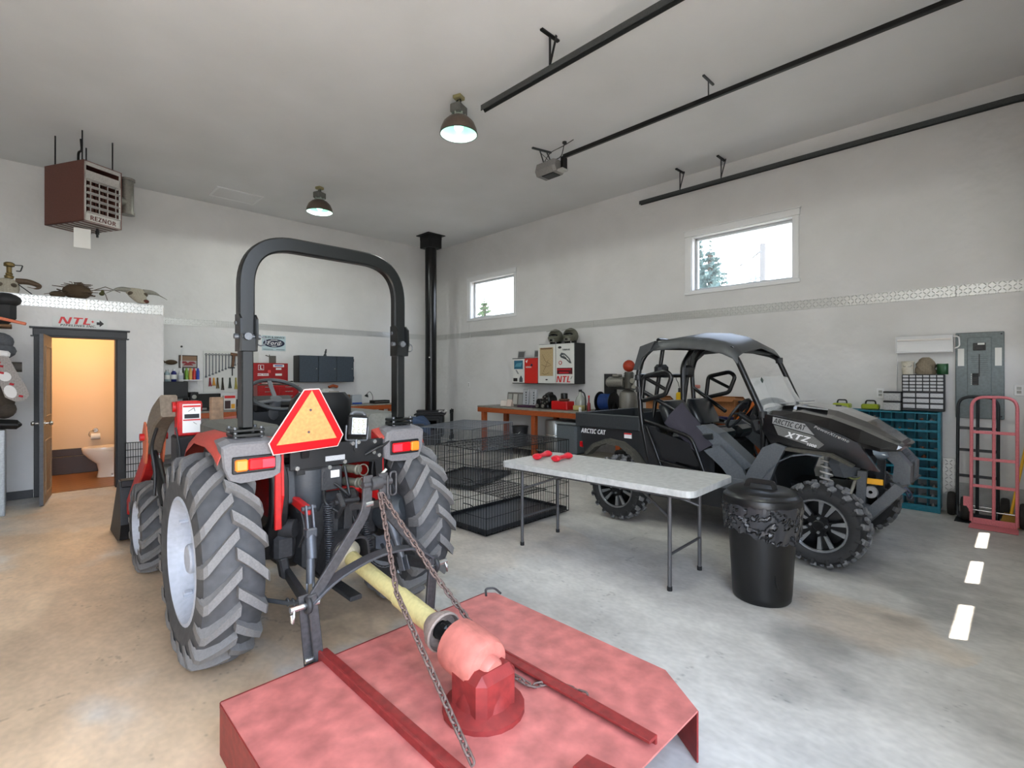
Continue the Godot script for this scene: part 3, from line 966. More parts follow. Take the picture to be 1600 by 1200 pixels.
		part(rp, "base_plate", s, bar_black)
		s = ST()
		for a in [-0.062, 0.062]:
			for b in [-0.05, 0.05]:
				cyl(s, Vector3(sd * hw + a, 1.185, b), Vector3(sd * hw + a, 1.24, b), 0.009, 6)
		pieces(rp, "bolt", s, steel)
		# lower leg down to the axle
		s = ST()
		sweep(s, rounded([Vector3(sd * hw, 1.19, 0), Vector3(sd * (hw - 0.06), 1.12, 0.0), Vector3(sd * (hw - 0.16), 1.0, 0.02), Vector3(sd * (hw - 0.165), 0.72, 0.0), Vector3(sd * (hw - 0.13), 0.5, -0.12)], 0.08, 4), rect(0.09, 0.05, 0.006), Vector3(0, 0, 1))
		part(rp, "lower_leg", s, black)
	# seat, consoles
	s = ST()
	var rings2 := []
	for k in [[1.02, 0.18, 0.10], [1.1, 0.19, 0.075], [1.26, 0.19, 0.06], [1.35, 0.18, 0.055], [1.395, 0.14, 0.04]]:
		var rg := []
		for p in [Vector2(-1, -0.6), Vector2(-0.8, -1), Vector2(0.8, -1), Vector2(1, -0.6), Vector2(1, 0.6), Vector2(0.8, 1), Vector2(-0.8, 1), Vector2(-1, 0.6)]:
			rg.append(Vector3(0.07 + p.x * k[1], k[0], -0.12 + (k[0] - 1.0) * 0.22 + p.y * k[2]))
		rings2.append(rg)
	loft(s, rings2, false, true, true)
	var st_ := part(t, "seat_back", s, worn("seat_vinyl", Color(0.05, 0.05, 0.05), 0.45, 0.0, 3.0))
	s = ST()
	box(s, Vector3(0, 0.99, -0.28), Vector3(0.46, 0.11, 0.42), Basis.IDENTITY, 0.04)
	part(st_, "seat_cushion", s, worn("seat_vinyl", Color(0.05, 0.05, 0.05), 0.45))
	for sd in [-1.0, 1.0]:
		s = ST()
		var rr := []
		for k in [[0.30, 0.92], [0.26, 1.0], [0.0, 1.0], [-0.3, 0.98], [-0.42, 0.9]]:
			var rg := []
			for p in [Vector2(-0.13, -0.18), Vector2(-0.13, 0.03), Vector2(-0.10, 0.06), Vector2(0.10, 0.06), Vector2(0.13, 0.03), Vector2(0.13, -0.18)]:
				rg.append(Vector3(sd * 0.37 + p.x * k[1], (1.205 if sd > 0.0 else 1.17) + p.y * k[1], k[0] - 0.1))
			rr.append(rg)
		loft(s, rr, false, true, false)
		part(t, "side_console", s, olive)
	# rear plate with bolts and data sticker
	s = ST()
	box(s, Vector3(0.02, 1.055, 0.30), Vector3(0.55, 0.13, 0.012))
	prism(s, [Vector2(0.16, 1.12), Vector2(0.30, 1.12), Vector2(0.30, 0.75), Vector2(0.27, 0.75), Vector2(0.25, 0.98), Vector2(0.10, 1.0)], 0.01, xf(Vector3(0, 0, 0.296)))
	box(s, Vector3(-0.12, 0.985, 0.295), Vector3(0.2, 0.05, 0.012))
	var plate := part(t, "rear_plate", s, black)
	s = ST()
	for p in [[-0.22, 1.0], [0.05, 1.005], [-0.04, 0.985], [0.10, 1.105], [0.135, 1.11], [0.24, 1.105], [0.235, 1.04], [0.27, 1.02]]:
		cyl(s, Vector3(p[0], p[1], 0.306), Vector3(p[0], p[1], 0.318), 0.012, 8)
	pieces(plate, "bolt", s, chrome)
	s = ST(); box(s, Vector3(-0.005, 1.033, 0.309), Vector3(0.115, 0.028, 0.004), Basis.IDENTITY, 0.0)
	part(plate, "data_sticker", s, worn("sticker", Color(0.72, 0.72, 0.72), 0.5, 0.0, 30.0, true))
	s = ST(); cyl(s, Vector3(0.125, 1.072, 0.3), Vector3(0.125, 1.072, 0.312), 0.019, 14)
	part(plate, "plug", s, dark)
	# slow moving vehicle triangle, slightly tilted
	var smv := Node3D.new(); smv.name = "warning_triangle"; t.add_child(smv, true)
	smv.position = Vector3(-0.182, 1.097, 0.345)
	smv.rotation_degrees = Vector3(17, 0, 2.5)
	var W := 0.182; var Hh := 0.35; var c := 0.04
	s = ST()
	prism(s, [Vector2(-W + c * 0.2, 0.0), Vector2(W - c * 0.2, 0.0), Vector2(W + c * 0.45, c * 1.7), Vector2(c, Hh), Vector2(-c, Hh), Vector2(-W - c * 0.45, c * 1.7)], 0.003)
	part(smv, "border", s, mat("smv_edge", Color(0.90, 0.75, 0.72), 0.5))
	s = ST()
	prism(s, [Vector2(-W + c * 0.2 + 0.004, 0.005), Vector2(W - c * 0.2 - 0.004, 0.005), Vector2(W + c * 0.45 - 0.006, c * 1.7), Vector2(c - 0.002, Hh - 0.005), Vector2(-c + 0.002, Hh - 0.005), Vector2(-W - c * 0.45 + 0.006, c * 1.7)], 0.003, xf(Vector3(0, 0, 0.002)))
	var smv_red := worn("smv_red", Color(0.78, 0.07, 0.11), 0.35, 0.0, 6.0)
	part(smv, "red_band", s, smv_red)
	s = ST()
	prism(s, [Vector2(-W + 0.022, 0.055), Vector2(W - 0.022, 0.055), Vector2(0.0, Hh - 0.008)], 0.003, xf(Vector3(0, 0, 0.004)))
	part(smv, "orange_triangle", s, worn("smv_orange", Color(0.97, 0.61, 0.37), 0.6, 0.0, 3.0))
	s = ST()
	for k in [0.11, 0.235]: cyl(s, Vector3(0, k, 0.004), Vector3(0, k, 0.010), 0.007, 8)
	pieces(smv, "screw", s, steel)
	s = ST(); box(s, Vector3(0, 0.1, -0.012), Vector3(0.04, 0.3, 0.01)); box(s, Vector3(0, -0.02, -0.02), Vector3(0.04, 0.06, 0.01), euler(-17, 0, 0))
	part(smv, "bracket", s, black)
	# work lamp on a bracket
	var wl := Node3D.new(); wl.name = "work_lamp"; t.add_child(wl, true)
	wl.position = Vector3(0.135, 1.205, 0.30)
	wl.rotation_degrees = Vector3(-4, 0, -6)
	s = ST(); box(s, Vector3.ZERO, Vector3(0.12, 0.125, 0.045), Basis.IDENTITY, 0.012)
	for k in 5: box(s, Vector3(-0.04 + 0.02 * k, 0, -0.032), Vector3(0.006, 0.1, 0.025))
	part(wl, "housing", s, black)
	s = ST(); box(s, Vector3(0, -0.002, 0.023), Vector3(0.092, 0.096, 0.006)); 
	part(wl, "lens", s, mat("clear_lens", Color(0.80, 0.83, 0.84), 0.15, 0.3))
	s = ST()
	for i in 3:
		for j in 3: lathe(s, [Vector2(0.014, 0.0), Vector2(0.012, 0.004), Vector2(0.006, 0.002), Vector2(0, 0.005)], xf(Vector3(-0.03 + 0.03 * i, -0.032 + 0.03 * j, 0.026), euler(90, 0, 0)), 10)
	pieces(wl, "emitter", s, mat("led", Color(0.86, 0.86, 0.78), 0.25, 0.5))
	s = ST()
	tube(s, rounded([Vector3(-0.068, 0.0, 0), Vector3(-0.068, -0.085, 0), Vector3(0.068, -0.085, 0), Vector3(0.068, 0.0, 0)], 0.015), 0.006, 6)
	cyl(s, Vector3(0, -0.13, 0), Vector3(0, -0.08, 0), 0.01, 8)
	tube(s, rounded([Vector3(-0.045, 0.06, 0), Vector3(-0.03, 0.078, 0), Vector3(0.03, 0.078, 0), Vector3(0.045, 0.06, 0)], 0.02), 0.011, 8)
	part(wl, "yoke", s, steel)
	# hydraulic lift body, linkage and remotes under the plate
	s = ST()
	var rr2 := []
	for k in [[0.74, 0.07, 0.06], [0.8, 0.09, 0.075], [0.98, 0.1, 0.085]]:
		var rg := []
		for p in circle(1.0, 12): rg.append(Vector3(-0.12 + p.x * k[1], k[0], 0.23 + p.y * k[2]))
		rr2.append(rg)
	loft(s, rr2, false, true, true)
	box(s, Vector3(-0.22, 0.90, 0.19), Vector3(0.12, 0.2, 0.12), Basis.IDENTITY, 0.01)
	part(t, "lift_housing", s, worn("lift_grey", Color(0.22, 0.235, 0.25), 0.5, 0.1, 4.0))
	s = ST()
	box(s, Vector3(-0.025, 0.92, 0.29), Vector3(0.12, 0.13, 0.05), Basis.IDENTITY, 0.006)
	for k in 3: cyl(s, Vector3(-0.066, 0.955 - 0.03 * k, 0.31), Vector3(-0.066, 0.955 - 0.03 * k, 0.32), 0.010, 8)
	part(t, "valve_block", s, greasy)
	s = ST(); box(s, Vector3(-0.01, 0.945, 0.317), Vector3(0.05, 0.04, 0.004), Basis.IDENTITY, 0.0)
	part(t, "valve_sticker", s, mat("paper", Color(0.86, 0.86, 0.84), 0.7))
	for k in [[0.10, 0.96], [0.10, 0.885]]:
		s = ST()
		cyl(s, Vector3(k[0] - 0.03, k[1], 0.26), Vector3(k[0], k[1], 0.36), 0.024, 12, 0.004)
		cyl(s, Vector3(k[0], k[1], 0.36), Vector3(k[0] + 0.005, k[1], 0.375), 0.03, 12, 0.004)
		ring(s, Vector3(k[0] + 0.035, k[1] - 0.005, 0.372), Vector3(0.1, 0.2, 1), 0.032, 0.0045, 14, 5)
		part(t, "hose_coupler", s, worn("coupler", Color(0.42, 0.41, 0.36), 0.5, 0.4, 6.0))
	# red rocker shaft arms
	s = ST()
	rod(s, Vector3(-0.33, 0.815, 0.20), Vector3(0.33, 0.815, 0.20), 0.026, 12)
	for sd in [-1.0, 1.0]: bar(s, Vector3(sd * 0.20, 0.815, 0.2), Vector3(sd * 0.22, 0.80, 0.46), 0.035, 0.05)
	part(t, "lift_arm", s, red)
	# lift rods, lower links, top link, springs
	for sd in [-1.0, 1.0]:
		s = ST()
		for k in [-0.016, 0.016]: bar(s, Vector3(sd * 0.22 + k, 0.83, 0.46), Vector3(sd * 0.225 + k, 0.70, 0.50), 0.01, 0.035)
		box(s, Vector3(sd * 0.225, 0.70, 0.5), Vector3(0.055, 0.05, 0.05), Basis.IDENTITY, 0.008)
		cyl(s, Vector3(sd * 0.225, 0.69, 0.5), Vector3(sd * 0.26, 0.47, 0.58), 0.021, 12)
		cyl(s, Vector3(sd * 0.225, 0.69, 0.5), Vector3(sd * 0.24, 0.58, 0.545), 0.026, 12)
		for k in [-0.016, 0.016]: bar(s, Vector3(sd * 0.26 + k, 0.48, 0.58), Vector3(sd * 0.27 + k, 0.40, 0.60), 0.01, 0.035)
		cyl(s, Vector3(sd * 0.22 - 0.035, 0.815, 0.46), Vector3(sd * 0.22 + 0.035, 0.815, 0.46), 0.012, 8)
		part(t, "lift_rod", s, worn("rod_grey", Color(0.34, 0.35, 0.37), 0.4, 0.4, 5.0))
		s = ST()
		bar(s, Vector3(sd * 0.20, 0.40, 0.05), Vector3(sd * 0.345, 0.455, 0.75), 0.028, 0.06)
		ring(s, Vector3(sd * 0.352, 0.457, 0.77), Vector3(1, 0, 0), 0.028, 0.013, 16, 6)
		ring(s, Vector3(sd * 0.20, 0.40, 0.05), Vector3(1, 0, 0), 0.03, 0.015, 14, 6)
		var ll := part(t, "lower_link", s, greasy)
		s = ST()
		cyl(s, Vector3(sd * 0.30, 0.457, 0.77), Vector3(sd * 0.43, 0.457, 0.77), 0.014, 10)
		tube(s, rounded([Vector3(sd * 0.415, 0.46, 0.775), Vector3(sd * 0.42, 0.43, 0.79), Vector3(sd * 0.425, 0.40, 0.785), Vector3(sd * 0.43, 0.44, 0.78)], 0.01), 0.006, 6)
		part(ll, "hitch_pin", s, chrome)
		# check chain / stabiliser
		s = ST()
		tube(s, [Vector3(sd * 0.40, 0.40, 0.12), Vector3(sd * 0.37, 0.33, 0.28), Vector3(sd * 0.31, 0.34, 0.42), Vector3(sd * 0.28, 0.37, 0.52)], 0.012, 8)
		for k in 3: ring(s, Vector3(sd * (0.31 - 0.012 * k), 0.345 + 0.01 * k, 0.42 + 0.045 * k), Vector3(1, 0.2 * k, 0), 0.018, 0.005, 10, 5)
		pieces(t, "check_chain", s, steel)
	s = ST()
	coil(s, Vector3(-0.09, 0.80, 0.40), Vector3(-0.10, 0.42, 0.46), 0.021, 34, 0.0042)
	coil(s, Vector3(0.14, 0.72, 0.36), Vector3(0.16, 0.50, 0.40), 0.018, 18, 0.004)
	pieces(t, "return_spring", s, worn("spring_grey", Color(0.28, 0.29, 0.31), 0.4, 0.5))
	s = ST()
	bar(s, Vector3(0.0, 0.79, 0.50), Vector3(0.10, 0.835, 0.72), 0.05, 0.035)
	bar(s, Vector3(-0.02, 0.70, 0.3), Vector3(-0.02, 0.82, 0.42), 0.03, 0.09)
	for k in [-0.035, 0.05]: bar(s, Vector3(k, 0.58, 0.34), Vector3(k, 0.80, 0.36), 0.05, 0.025)
	rod(s, Vector3(-0.05, 0.80, 0.40), Vector3(0.09, 0.80, 0.40), 0.014, 8)
	part(t, "top_link_bracket", s, greasy)
	# drawbar guard over the power take-off
	s = ST()
	sweep(s, rounded([Vector3(-0.12, 0.42, 0.40), Vector3(-0.09, 0.62, 0.42), Vector3(0.09, 0.62, 0.42), Vector3(0.12, 0.42, 0.40)], 0.05, 5), rect(0.012, 0.16, 0.0), Vector3(0, 0, 1))
	part(t, "shaft_guard", s, greasy)
	s = ST()
	cyl(s, Vector3(0, 0.53, 0.28), Vector3(0, 0.52, 0.44), 0.03, 12)
	cyl(s, Vector3(0, 0.53, 0.26), Vector3(0, 0.53, 0.3), 0.085, 16)
	part(t, "power_take_off", s, steel)
	s = ST(); bar(s, Vector3(0.0, 0.32, -0.1), Vector3(0.0, 0.31, 0.55), 0.07, 0.025); part(t, "drawbar", s, greasy)
	# clutter of castings on both sides of the rear case
	s = ST()
	box(s, Vector3(-0.25, 0.56, 0.15), Vector3(0.11, 0.14, 0.16), Basis.IDENTITY, 0.02)
	cyl(s, Vector3(-0.26, 0.66, 0.18), Vector3(-0.2, 0.66, 0.24), 0.05, 12)
	box(s, Vector3(-0.25, 0.45, 0.2), Vector3(0.05, 0.12, 0.06), euler(0, 0, 10), 0.01)
	box(s, Vector3(0.24, 0.62, 0.17), Vector3(0.12, 0.2, 0.14), Basis.IDENTITY, 0.02)
	box(s, Vector3(0.22, 0.47, 0.2), Vector3(0.12, 0.1, 0.14), Basis.IDENTITY, 0.015)
	pieces(t, "axle_casting", s, greasy)
	s = ST()
	lathe(s, [Vector2(0.0, 0), Vector2(0.09, 0.0), Vector2(0.11, 0.06), Vector2(0.1, 0.14), Vector2(0.06, 0.18), Vector2(0, 0.18)], xf(Vector3(0.34, 0.62, 0.2), euler(70, 30, 0)), 16)
	part(t, "planetary_cover", s, worn("lift_grey", Color(0.22, 0.235, 0.25), 0.5))
	# hoses and wires
	s = ST()
	var hoses := [[Vector3(-0.02, 0.90, 0.30), Vector3(0.03, 0.84, 0.38), Vector3(0.06, 0.80, 0.36), Vector3(0.05, 0.98, 0.31)], [Vector3(-0.07, 0.86, 0.3), Vector3(-0.10, 0.80, 0.38), Vector3(-0.03, 0.75, 0.40)], [Vector3(0.02, 0.84, 0.3), Vector3(0.04, 0.76, 0.38), Vector3(-0.06, 0.74, 0.36)], [Vector3(-0.18, 0.78, 0.24), Vector3(-0.17, 0.66, 0.30), Vector3(-0.19, 0.56, 0.26)], [Vector3(0.09, 0.72, 0.3), Vector3(0.11, 0.6, 0.36), Vector3(0.06, 0.5, 0.33)], [Vector3(0.18, 1.03, 0.31), Vector3(0.22, 1.06, 0.34), Vector3(0.30, 1.08, 0.33), Vector3(0.38, 1.13, 0.3)]]
	for h in hoses: tube(s, rounded(h, 0.05, 5), 0.008, 7)
	pieces(t, "hydraulic_hose", s, mat("hose", Color(0.12, 0.12, 0.12), 0.5))
	s = ST(); tube(s, [Vector3(0.12, 0.835, 0.42), Vector3(0.245, 0.955, 0.44)], 0.008, 6); part(t, "lever", s, mat("bone", Color(0.72, 0.71, 0.66), 0.5))
	# hood, dash, steering wheel
	s = ST()
	var hood := []
	for k in [[-0.78, 0.25, 1.22], [-1.3, 0.25, 1.19], [-1.85, 0.23, 1.10], [-2.0, 0.2, 1.0], [-2.04, 0.16, 0.9]]:
		var rg := []
		for p in [Vector2(-1, 0), Vector2(-1, 0.8), Vector2(-0.8, 0.97), Vector2(0, 1.0), Vector2(0.8, 0.97), Vector2(1, 0.8), Vector2(1, 0)]:
			rg.append(Vector3(p.x * k[1], lerpf(0.62, k[2], p.y), k[0]))
		hood.append(rg)
	loft(s, hood, false, true, false)
	part(t, "hood", s, dusty_red)
	s = ST(); box(s, Vector3(0, 1.05, -0.72), Vector3(0.42, 0.55, 0.14), euler(-8, 0, 0), 0.04); box(s, Vector3(0, 1.30, -0.70), Vector3(0.30, 0.1, 0.12), euler(25, 0, 0), 0.03)
	part(t, "dash", s, black)
	var sw := Node3D.new(); sw.name = "steering_wheel"; t.add_child(sw, true)
	sw.position = Vector3(0, 1.37, -0.60); sw.rotation_degrees.x = 32.0
	s = ST(); ring(s, Vector3.ZERO, Vector3.UP, 0.185, 0.014, 36, 8); part(sw, "wheel_rim", s, worn("wheel_grey", Color(0.20, 0.21, 0.215), 0.45))
	s = ST()
	for k in 3:
		var a := TAU * k / 3.0 + 0.5
		bar(s, Vector3(0, -0.05, 0), Vector3(cos(a) * 0.18, 0, sin(a) * 0.18), 0.028, 0.012)
	cyl(s, Vector3(0, -0.25, 0), Vector3(0, -0.035, 0), 0.04, 12)
	pieces(sw, "spoke", s, mat("spoke", Color(0.33, 0.335, 0.34), 0.4))
	build_loader(t, red, dusty_red, black, steel)
	s = ST(); box(s, Vector3(0, 0.32, 0), Vector3(0.075, 0.64, 0.04), euler(0, 10, 0), 0.003)
	single("wooden_post", "short weathered wooden post standing on the tractor's left footboard", "wooden post", s, worn("post_wood", Color(0.58, 0.47, 0.37), 0.8, 0.0, 4.0, true), Vector3(0.95, 0.716, -3.80))

func build_loader(t: Node3D, red: Material, dusty: Material, black: Material, steel: Material):
	var ld := Node3D.new(); ld.name = "front_loader"; t.add_child(ld, true)
	var tan_dust := worn("dusty_boom", Color(0.47, 0.42, 0.36), 0.85, 0.0, 6.0, true)
	var s: SurfaceTool
	for sd in [-1.0, 1.0]:
		var x: float = sd * 0.475
		# tower
		s = ST()
		box(s, Vector3(x, 0.79, -0.92), Vector3(0.15, 0.62, 0.2), Basis.IDENTITY, 0.012)
		box(s, Vector3(x * 0.8, 0.6, -0.92), Vector3(0.3, 0.16, 0.16), Basis.IDENTITY, 0.01)
		part(ld, "tower", s, black)
		s = ST()
		box(s, Vector3(x, 1.215, -0.90), Vector3(0.135, 0.23, 0.10), Basis.IDENTITY, 0.008)
		cyl(s, Vector3(sd * 0.39, 1.29, -0.93), Vector3(sd * 0.56, 1.29, -0.93), 0.036, 14)
		part(ld, "tower_head", s, red)
		if sd < 0.0:
			s = ST(); box(s, Vector3(x + 0.012, 1.215, -0.848), Vector3(0.105, 0.19, 0.004), Basis.IDENTITY, 0.0)
			var lab := part(ld, "warning_label", s, mat("paper", Color(0.86, 0.86, 0.84), 0.7))
			s = ST()
			box(s, Vector3(x + 0.012, 1.296, -0.8425), Vector3(0.10, 0.012, 0.002), Basis.IDENTITY, 0.0)
			box(s, Vector3(x + 0.012, 1.205, -0.8425), Vector3(0.10, 0.008, 0.002), Basis.IDENTITY, 0.0)
			part(lab, "red_stripe", s, mat("label_red", Color(0.75, 0.08, 0.08), 0.5))
			s = ST()
			box(s, Vector3(x + 0.012, 1.23, -0.8425), Vector3(0.085, 0.028, 0.002), Basis.IDENTITY, 0.0)
			bar(s, Vector3(x - 0.01, 1.262, -0.842), Vector3(x + 0.025, 1.285, -0.842), 0.006, 0.002)
			bar(s, Vector3(x + 0.025, 1.285, -0.842), Vector3(x + 0.03, 1.262, -0.842), 0.006, 0.002)
			bar(s, Vector3(x + 0.02, 1.19, -0.842), Vector3(x + 0.04, 1.175, -0.842), 0.006, 0.002)
			part(lab, "pictogram", s, mat("ink", Color(0.1, 0.1, 0.11), 0.6))
		# boom: from the tower head forward, then bent down to the bucket
		x = sd * 0.575
		s = ST()
		sweep(s, rounded([Vector3(x, 1.30, -0.93), Vector3(x, 1.20, -1.25), Vector3(x, 0.98, -1.50)], 0.12, 5), rect(0.10, 0.15, 0.01), Vector3.UP)
		part(ld, "boom", s, tan_dust)
		s = ST()
		sweep(s, rounded([Vector3(x, 1.06, -1.42), Vector3(x, 0.86, -1.62), Vector3(x, 0.34, -2.46)], 0.15, 5), rect(0.075, 0.13, 0.01), Vector3.UP)
		part(ld, "lower_boom", s, red)
		s = ST()
		for k in [-0.052, 0.052]:
			prism(s, [Vector2(-0.07, 0.0), Vector2(-0.09, 0.1), Vector2(-0.02, 0.18), Vector2(0.06, 0.15), Vector2(0.1, 0.06), Vector2(0.03, -0.12), Vector2(-0.03, -0.12)], 0.012, xf(Vector3(x + k, 0.98, -1.45), Basis(Vector3(0, 0, 1), Vector3(0, 1, 0), Vector3(-1, 0, 0))))
		part(ld, "knee_plate", s, worn("knee_orange", Color(0.80, 0.42, 0.28), 0.55, 0.0, 5.0))
		s = ST()
		cyl(s, Vector3(x - 0.085, 1.05, -1.46), Vector3(x + 0.085, 1.05, -1.46), 0.027, 12)
		part(ld, "pivot_pin", s, red)
		# cylinders
		s = ST()
		cyl(s, Vector3(x, 0.62, -1.02), Vector3(x, 0.88, -1.35), 0.034, 12)
		cyl(s, Vector3(x, 0.86, -1.32), Vector3(x, 0.95, -1.44), 0.018, 10)
		part(ld, "lift_cylinder", s, black)
		s = ST()
		tube(s, rounded([Vector3(x - 0.06, 1.15, -0.98), Vector3(x - 0.08, 1.02, -1.06), Vector3(x - 0.06, 0.86, -1.02), Vector3(x - 0.07, 0.7, -1.0)], 0.08), 0.010, 7)
		tube(s, rounded([Vector3(x + 0.02, 1.16, -0.84), Vector3(x + 0.04, 1.0, -0.80), Vector3(x + 0.03, 0.8, -0.80)], 0.08), 0.006, 6)
		pieces(ld, "loader_hose", s, mat("hose", Color(0.12, 0.12, 0.12), 0.5))
	s = ST(); cyl(s, Vector3(-0.56, 0.84, -0.80), Vector3(-0.56, 0.84, -0.76), 0.045, 16, 0.006); part(ld, "amber_lamp", s, mat("amber_lens", Color(0.95, 0.50, 0.06), 0.18))
	s = ST(); rod(s, Vector3(-0.475, 0.55, -2.1), Vector3(0.475, 0.55, -2.1), 0.05, 12); part(ld, "cross_tube", s, red)
	# bucket
	s = ST()
	var prof := [Vector2(-2.5, 0.57), Vector2(-2.47, 0.5), Vector2(-2.44, 0.2), Vector2(-2.52, 0.05), Vector2(-2.66, 0.015), Vector2(-3.15, 0.01)]
	var rows := []
	for p in prof: rows.append([Vector3(-0.65, p.y, p.x), Vector3(0.65, p.y, p.x)])
	sheet(s, rows, Vector3(0, 0.004, -0.01), false)
	for sd in [-1.0, 1.0]:
		prism(s, [Vector2(-2.5, 0.57), Vector2(-2.44, 0.2), Vector2(-2.52, 0.05), Vector2(-2.66, 0.015), Vector2(-3.15, 0.01), Vector2(-3.05, 0.1), Vector2(-2.62, 0.57)], 0.012, xf(Vector3(sd * 0.65, 0, 0), Basis(Vector3(0, 0, 1), Vector3(0, 1, 0), Vector3(-1, 0, 0))))
	box(s, Vector3(0, 0.55, -2.53), Vector3(1.3, 0.06, 0.14), Basis.IDENTITY, 0.008)
	for x in [-0.55, -0.40, 0.40, 0.55]: box(s, Vector3(x, 0.33, -2.40), Vector3(0.014, 0.34, 0.12))
	part(ld, "bucket", s, worn("bucket_black", Color(0.115, 0.12, 0.135), 0.5, 0.2, 3.0))

# ---------- the rotary cutter behind the tractor ----------
func chain(parent: Node3D, pts: Array, pitch: float, m: Material):
	var c := Node3D.new(); c.name = "chain"; parent.add_child(c, true)
	var s := ST()
	var l := pitch * 0.72; var w := 0.010
	tube(s, rounded([Vector3(-w, -l, 0), Vector3(w, -l, 0), Vector3(w, l, 0), Vector3(-w, l, 0)], 0.011, 3, true), 0.0046, 5, true)
	var mesh := mesh_of(s)
	var cv := Curve3D.new()
	for p in pts: cv.add_point(p)
	var n := int(cv.get_baked_length() / pitch)
	for i in n:
		var p := cv.sample_baked(pitch * (i + 0.5))
		var d := (cv.sample_baked(pitch * (i + 0.9)) - cv.sample_baked(pitch * (i + 0.1))).normalized()
		var x := d.cross(Vector3(0.3, 0.2, 0.9)).normalized()
		var b := Basis(x, d, x.cross(d))
		if i % 2 == 1: b = b * Basis(Vector3.UP, PI / 2)
		share(c, "link", mesh, m, xf(p, b * Basis(Vector3.UP, 0.4)))

func build_mower():
	var t := thing("rotary_cutter", "faded red rotary cutter hitched behind the tractor", "mower", Vector3(1.29, 0, -1.5))
	var deck_red := worn("deck_red", Color(0.82, 0.48, 0.45), 0.45, 0.0, 1.4, true)
	var rail_red := worn("rail_red", Color(0.56, 0.17, 0.16), 0.55, 0.0, 3.0, true)
	var box_red := worn("shield_red", Color(0.80, 0.47, 0.42), 0.6, 0.0, 2.5, true)
	var bare := worn("bare_steel", Color(0.33, 0.325, 0.33), 0.5, 0.5, 6.0, true)
	var rust := worn("rusty_chain", Color(0.50, 0.42, 0.39), 0.7, 0.3, 20.0, true)
	var s := ST()
	# deck: top plate and skirts
	var out := [Vector2(-0.72, 0.62), Vector2(-0.72, -0.72), Vector2(0.70, -0.74), Vector2(0.735, -0.70), Vector2(0.735, 0.40), Vector2(0.58, 0.62)]
	var flatb := Basis(Vector3(1, 0, 0), Vector3(0, 0, 1), Vector3(0, -1, 0))
	prism(s, out, 0.008, xf(Vector3(0, 0.205, 0), flatb))
	var deck := part(t, "deck", s, deck_red)
	s = ST()
	for i in out.size():
		var a: Vector2 = out[i]; var b: Vector2 = out[(i + 1) % out.size()]
		if i == 1 or i == 5: continue
		bar(s, Vector3(a.x, 0.105, a.y), Vector3(b.x, 0.105, b.y), 0.2, 0.008, Vector3(b.y - a.y, 0, a.x - b.x).normalized())
	pieces(deck, "skirt", s, rail_red)
	s = ST()
	bar(s, Vector3(-0.72, 0.19, -0.722), Vector3(0.70, 0.19, -0.742), 0.04, 0.03)
	part(deck, "front_lip", s, rail_red)
	s = ST()
	tube(s, rounded([Vector3(0.66, 0.215, -0.70), Vector3(0.69, 0.235, -0.74), Vector3(0.735, 0.235, -0.71), Vector3(0.74, 0.215, -0.66)], 0.02), 0.007, 6)
	part(deck, "corner_loop", s, bare)
	for sd in [-1.0, 1.0]:
		s = ST()
		bar(s, Vector3(sd * 0.285, 0.225, -0.78), Vector3(sd * 0.285, 0.235, 0.6), 0.05, 0.012)
		bar(s, Vector3(sd * 0.285 + sd * 0.02, 0.215, -0.78), Vector3(sd * 0.285 + sd * 0.02, 0.215, 0.6), 0.012, 0.05)
		part(t, "rail", s, rail_red)
		# upright from the rail to the hitch pin
		s = ST()
		bar(s, Vector3(sd * 0.30, 0.15, -0.77), Vector3(sd * 0.335, 0.50, -0.78), 0.045, 0.022, Vector3(0, 0, 1))
		bar(s, Vector3(sd * 0.335, 0.15, -0.80), Vector3(sd * 0.365, 0.50, -0.80), 0.045, 0.012, Vector3(0, 0, 1))
		part(t, "upright", s, bare)
		s = ST()
		cyl(s, Vector3(sd * 0.29, 0.20, -0.79), Vector3(sd * 0.36, 0.20, -0.79), 0.013, 8)
		part(t, "bolt", s, mat("bright_steel", Color(0.78, 0.78, 0.77), 0.25, 0.9))
		# arm up to the hitch top
		s = ST()
		sweep(s, rounded([Vector3(sd * 0.33, 0.47, -0.79), Vector3(sd * 0.05, 0.82, -0.80), Vector3(sd * 0.042, 1.0, -0.80)], 0.06, 5), rect(0.05, 0.018, 0.003), Vector3(0, 0, 1))
		part(t, "hitch_arm", s, bare)
		s = ST(); cyl(s, Vector3(sd * 0.042 - 0.02, 0.86, -0.79), Vector3(sd * 0.042 + 0.02, 0.86, -0.79), 0.015, 8); part(t, "bolt", s, mat("bright_steel", Color(0.78, 0.78, 0.77), 0.25, 0.9))
	s = ST()
	sweep(s, rounded([Vector3(-0.335, 0.455, -0.80), Vector3(-0.22, 0.535, -0.80), Vector3(0.0, 0.60, -0.80), Vector3(0.22, 0.585, -0.80), Vector3(0.335, 0.50, -0.80)], 0.12, 5), rect(0.012, 0.075, 0.002), Vector3(0, 0, 1))
	part(t, "arch_bar", s, worn("arch_steel", Color(0.36, 0.365, 0.38), 0.42, 0.5, 4.0))
	s = ST()
	cyl(s, Vector3(-0.07, 0.955, -0.80), Vector3(0.09, 0.955, -0.80), 0.018, 10)
	cyl(s, Vector3(-0.03, 0.955, -0.80), Vector3(0.03, 0.955, -0.80), 0.034, 14)
	box(s, Vector3(0.06, 0.90, -0.80), Vector3(0.012, 0.18, 0.05), Basis.IDENTITY, 0.004)
	part(t, "top_pin", s, bare)
	s = ST()
	tube(s, rounded([Vector3(0.085, 0.88, -0.80), Vector3(0.12, 0.88, -0.80), Vector3(0.12, 1.0, -0.80), Vector3(0.085, 1.0, -0.80)], 0.02, 4, true), 0.006, 6, true)
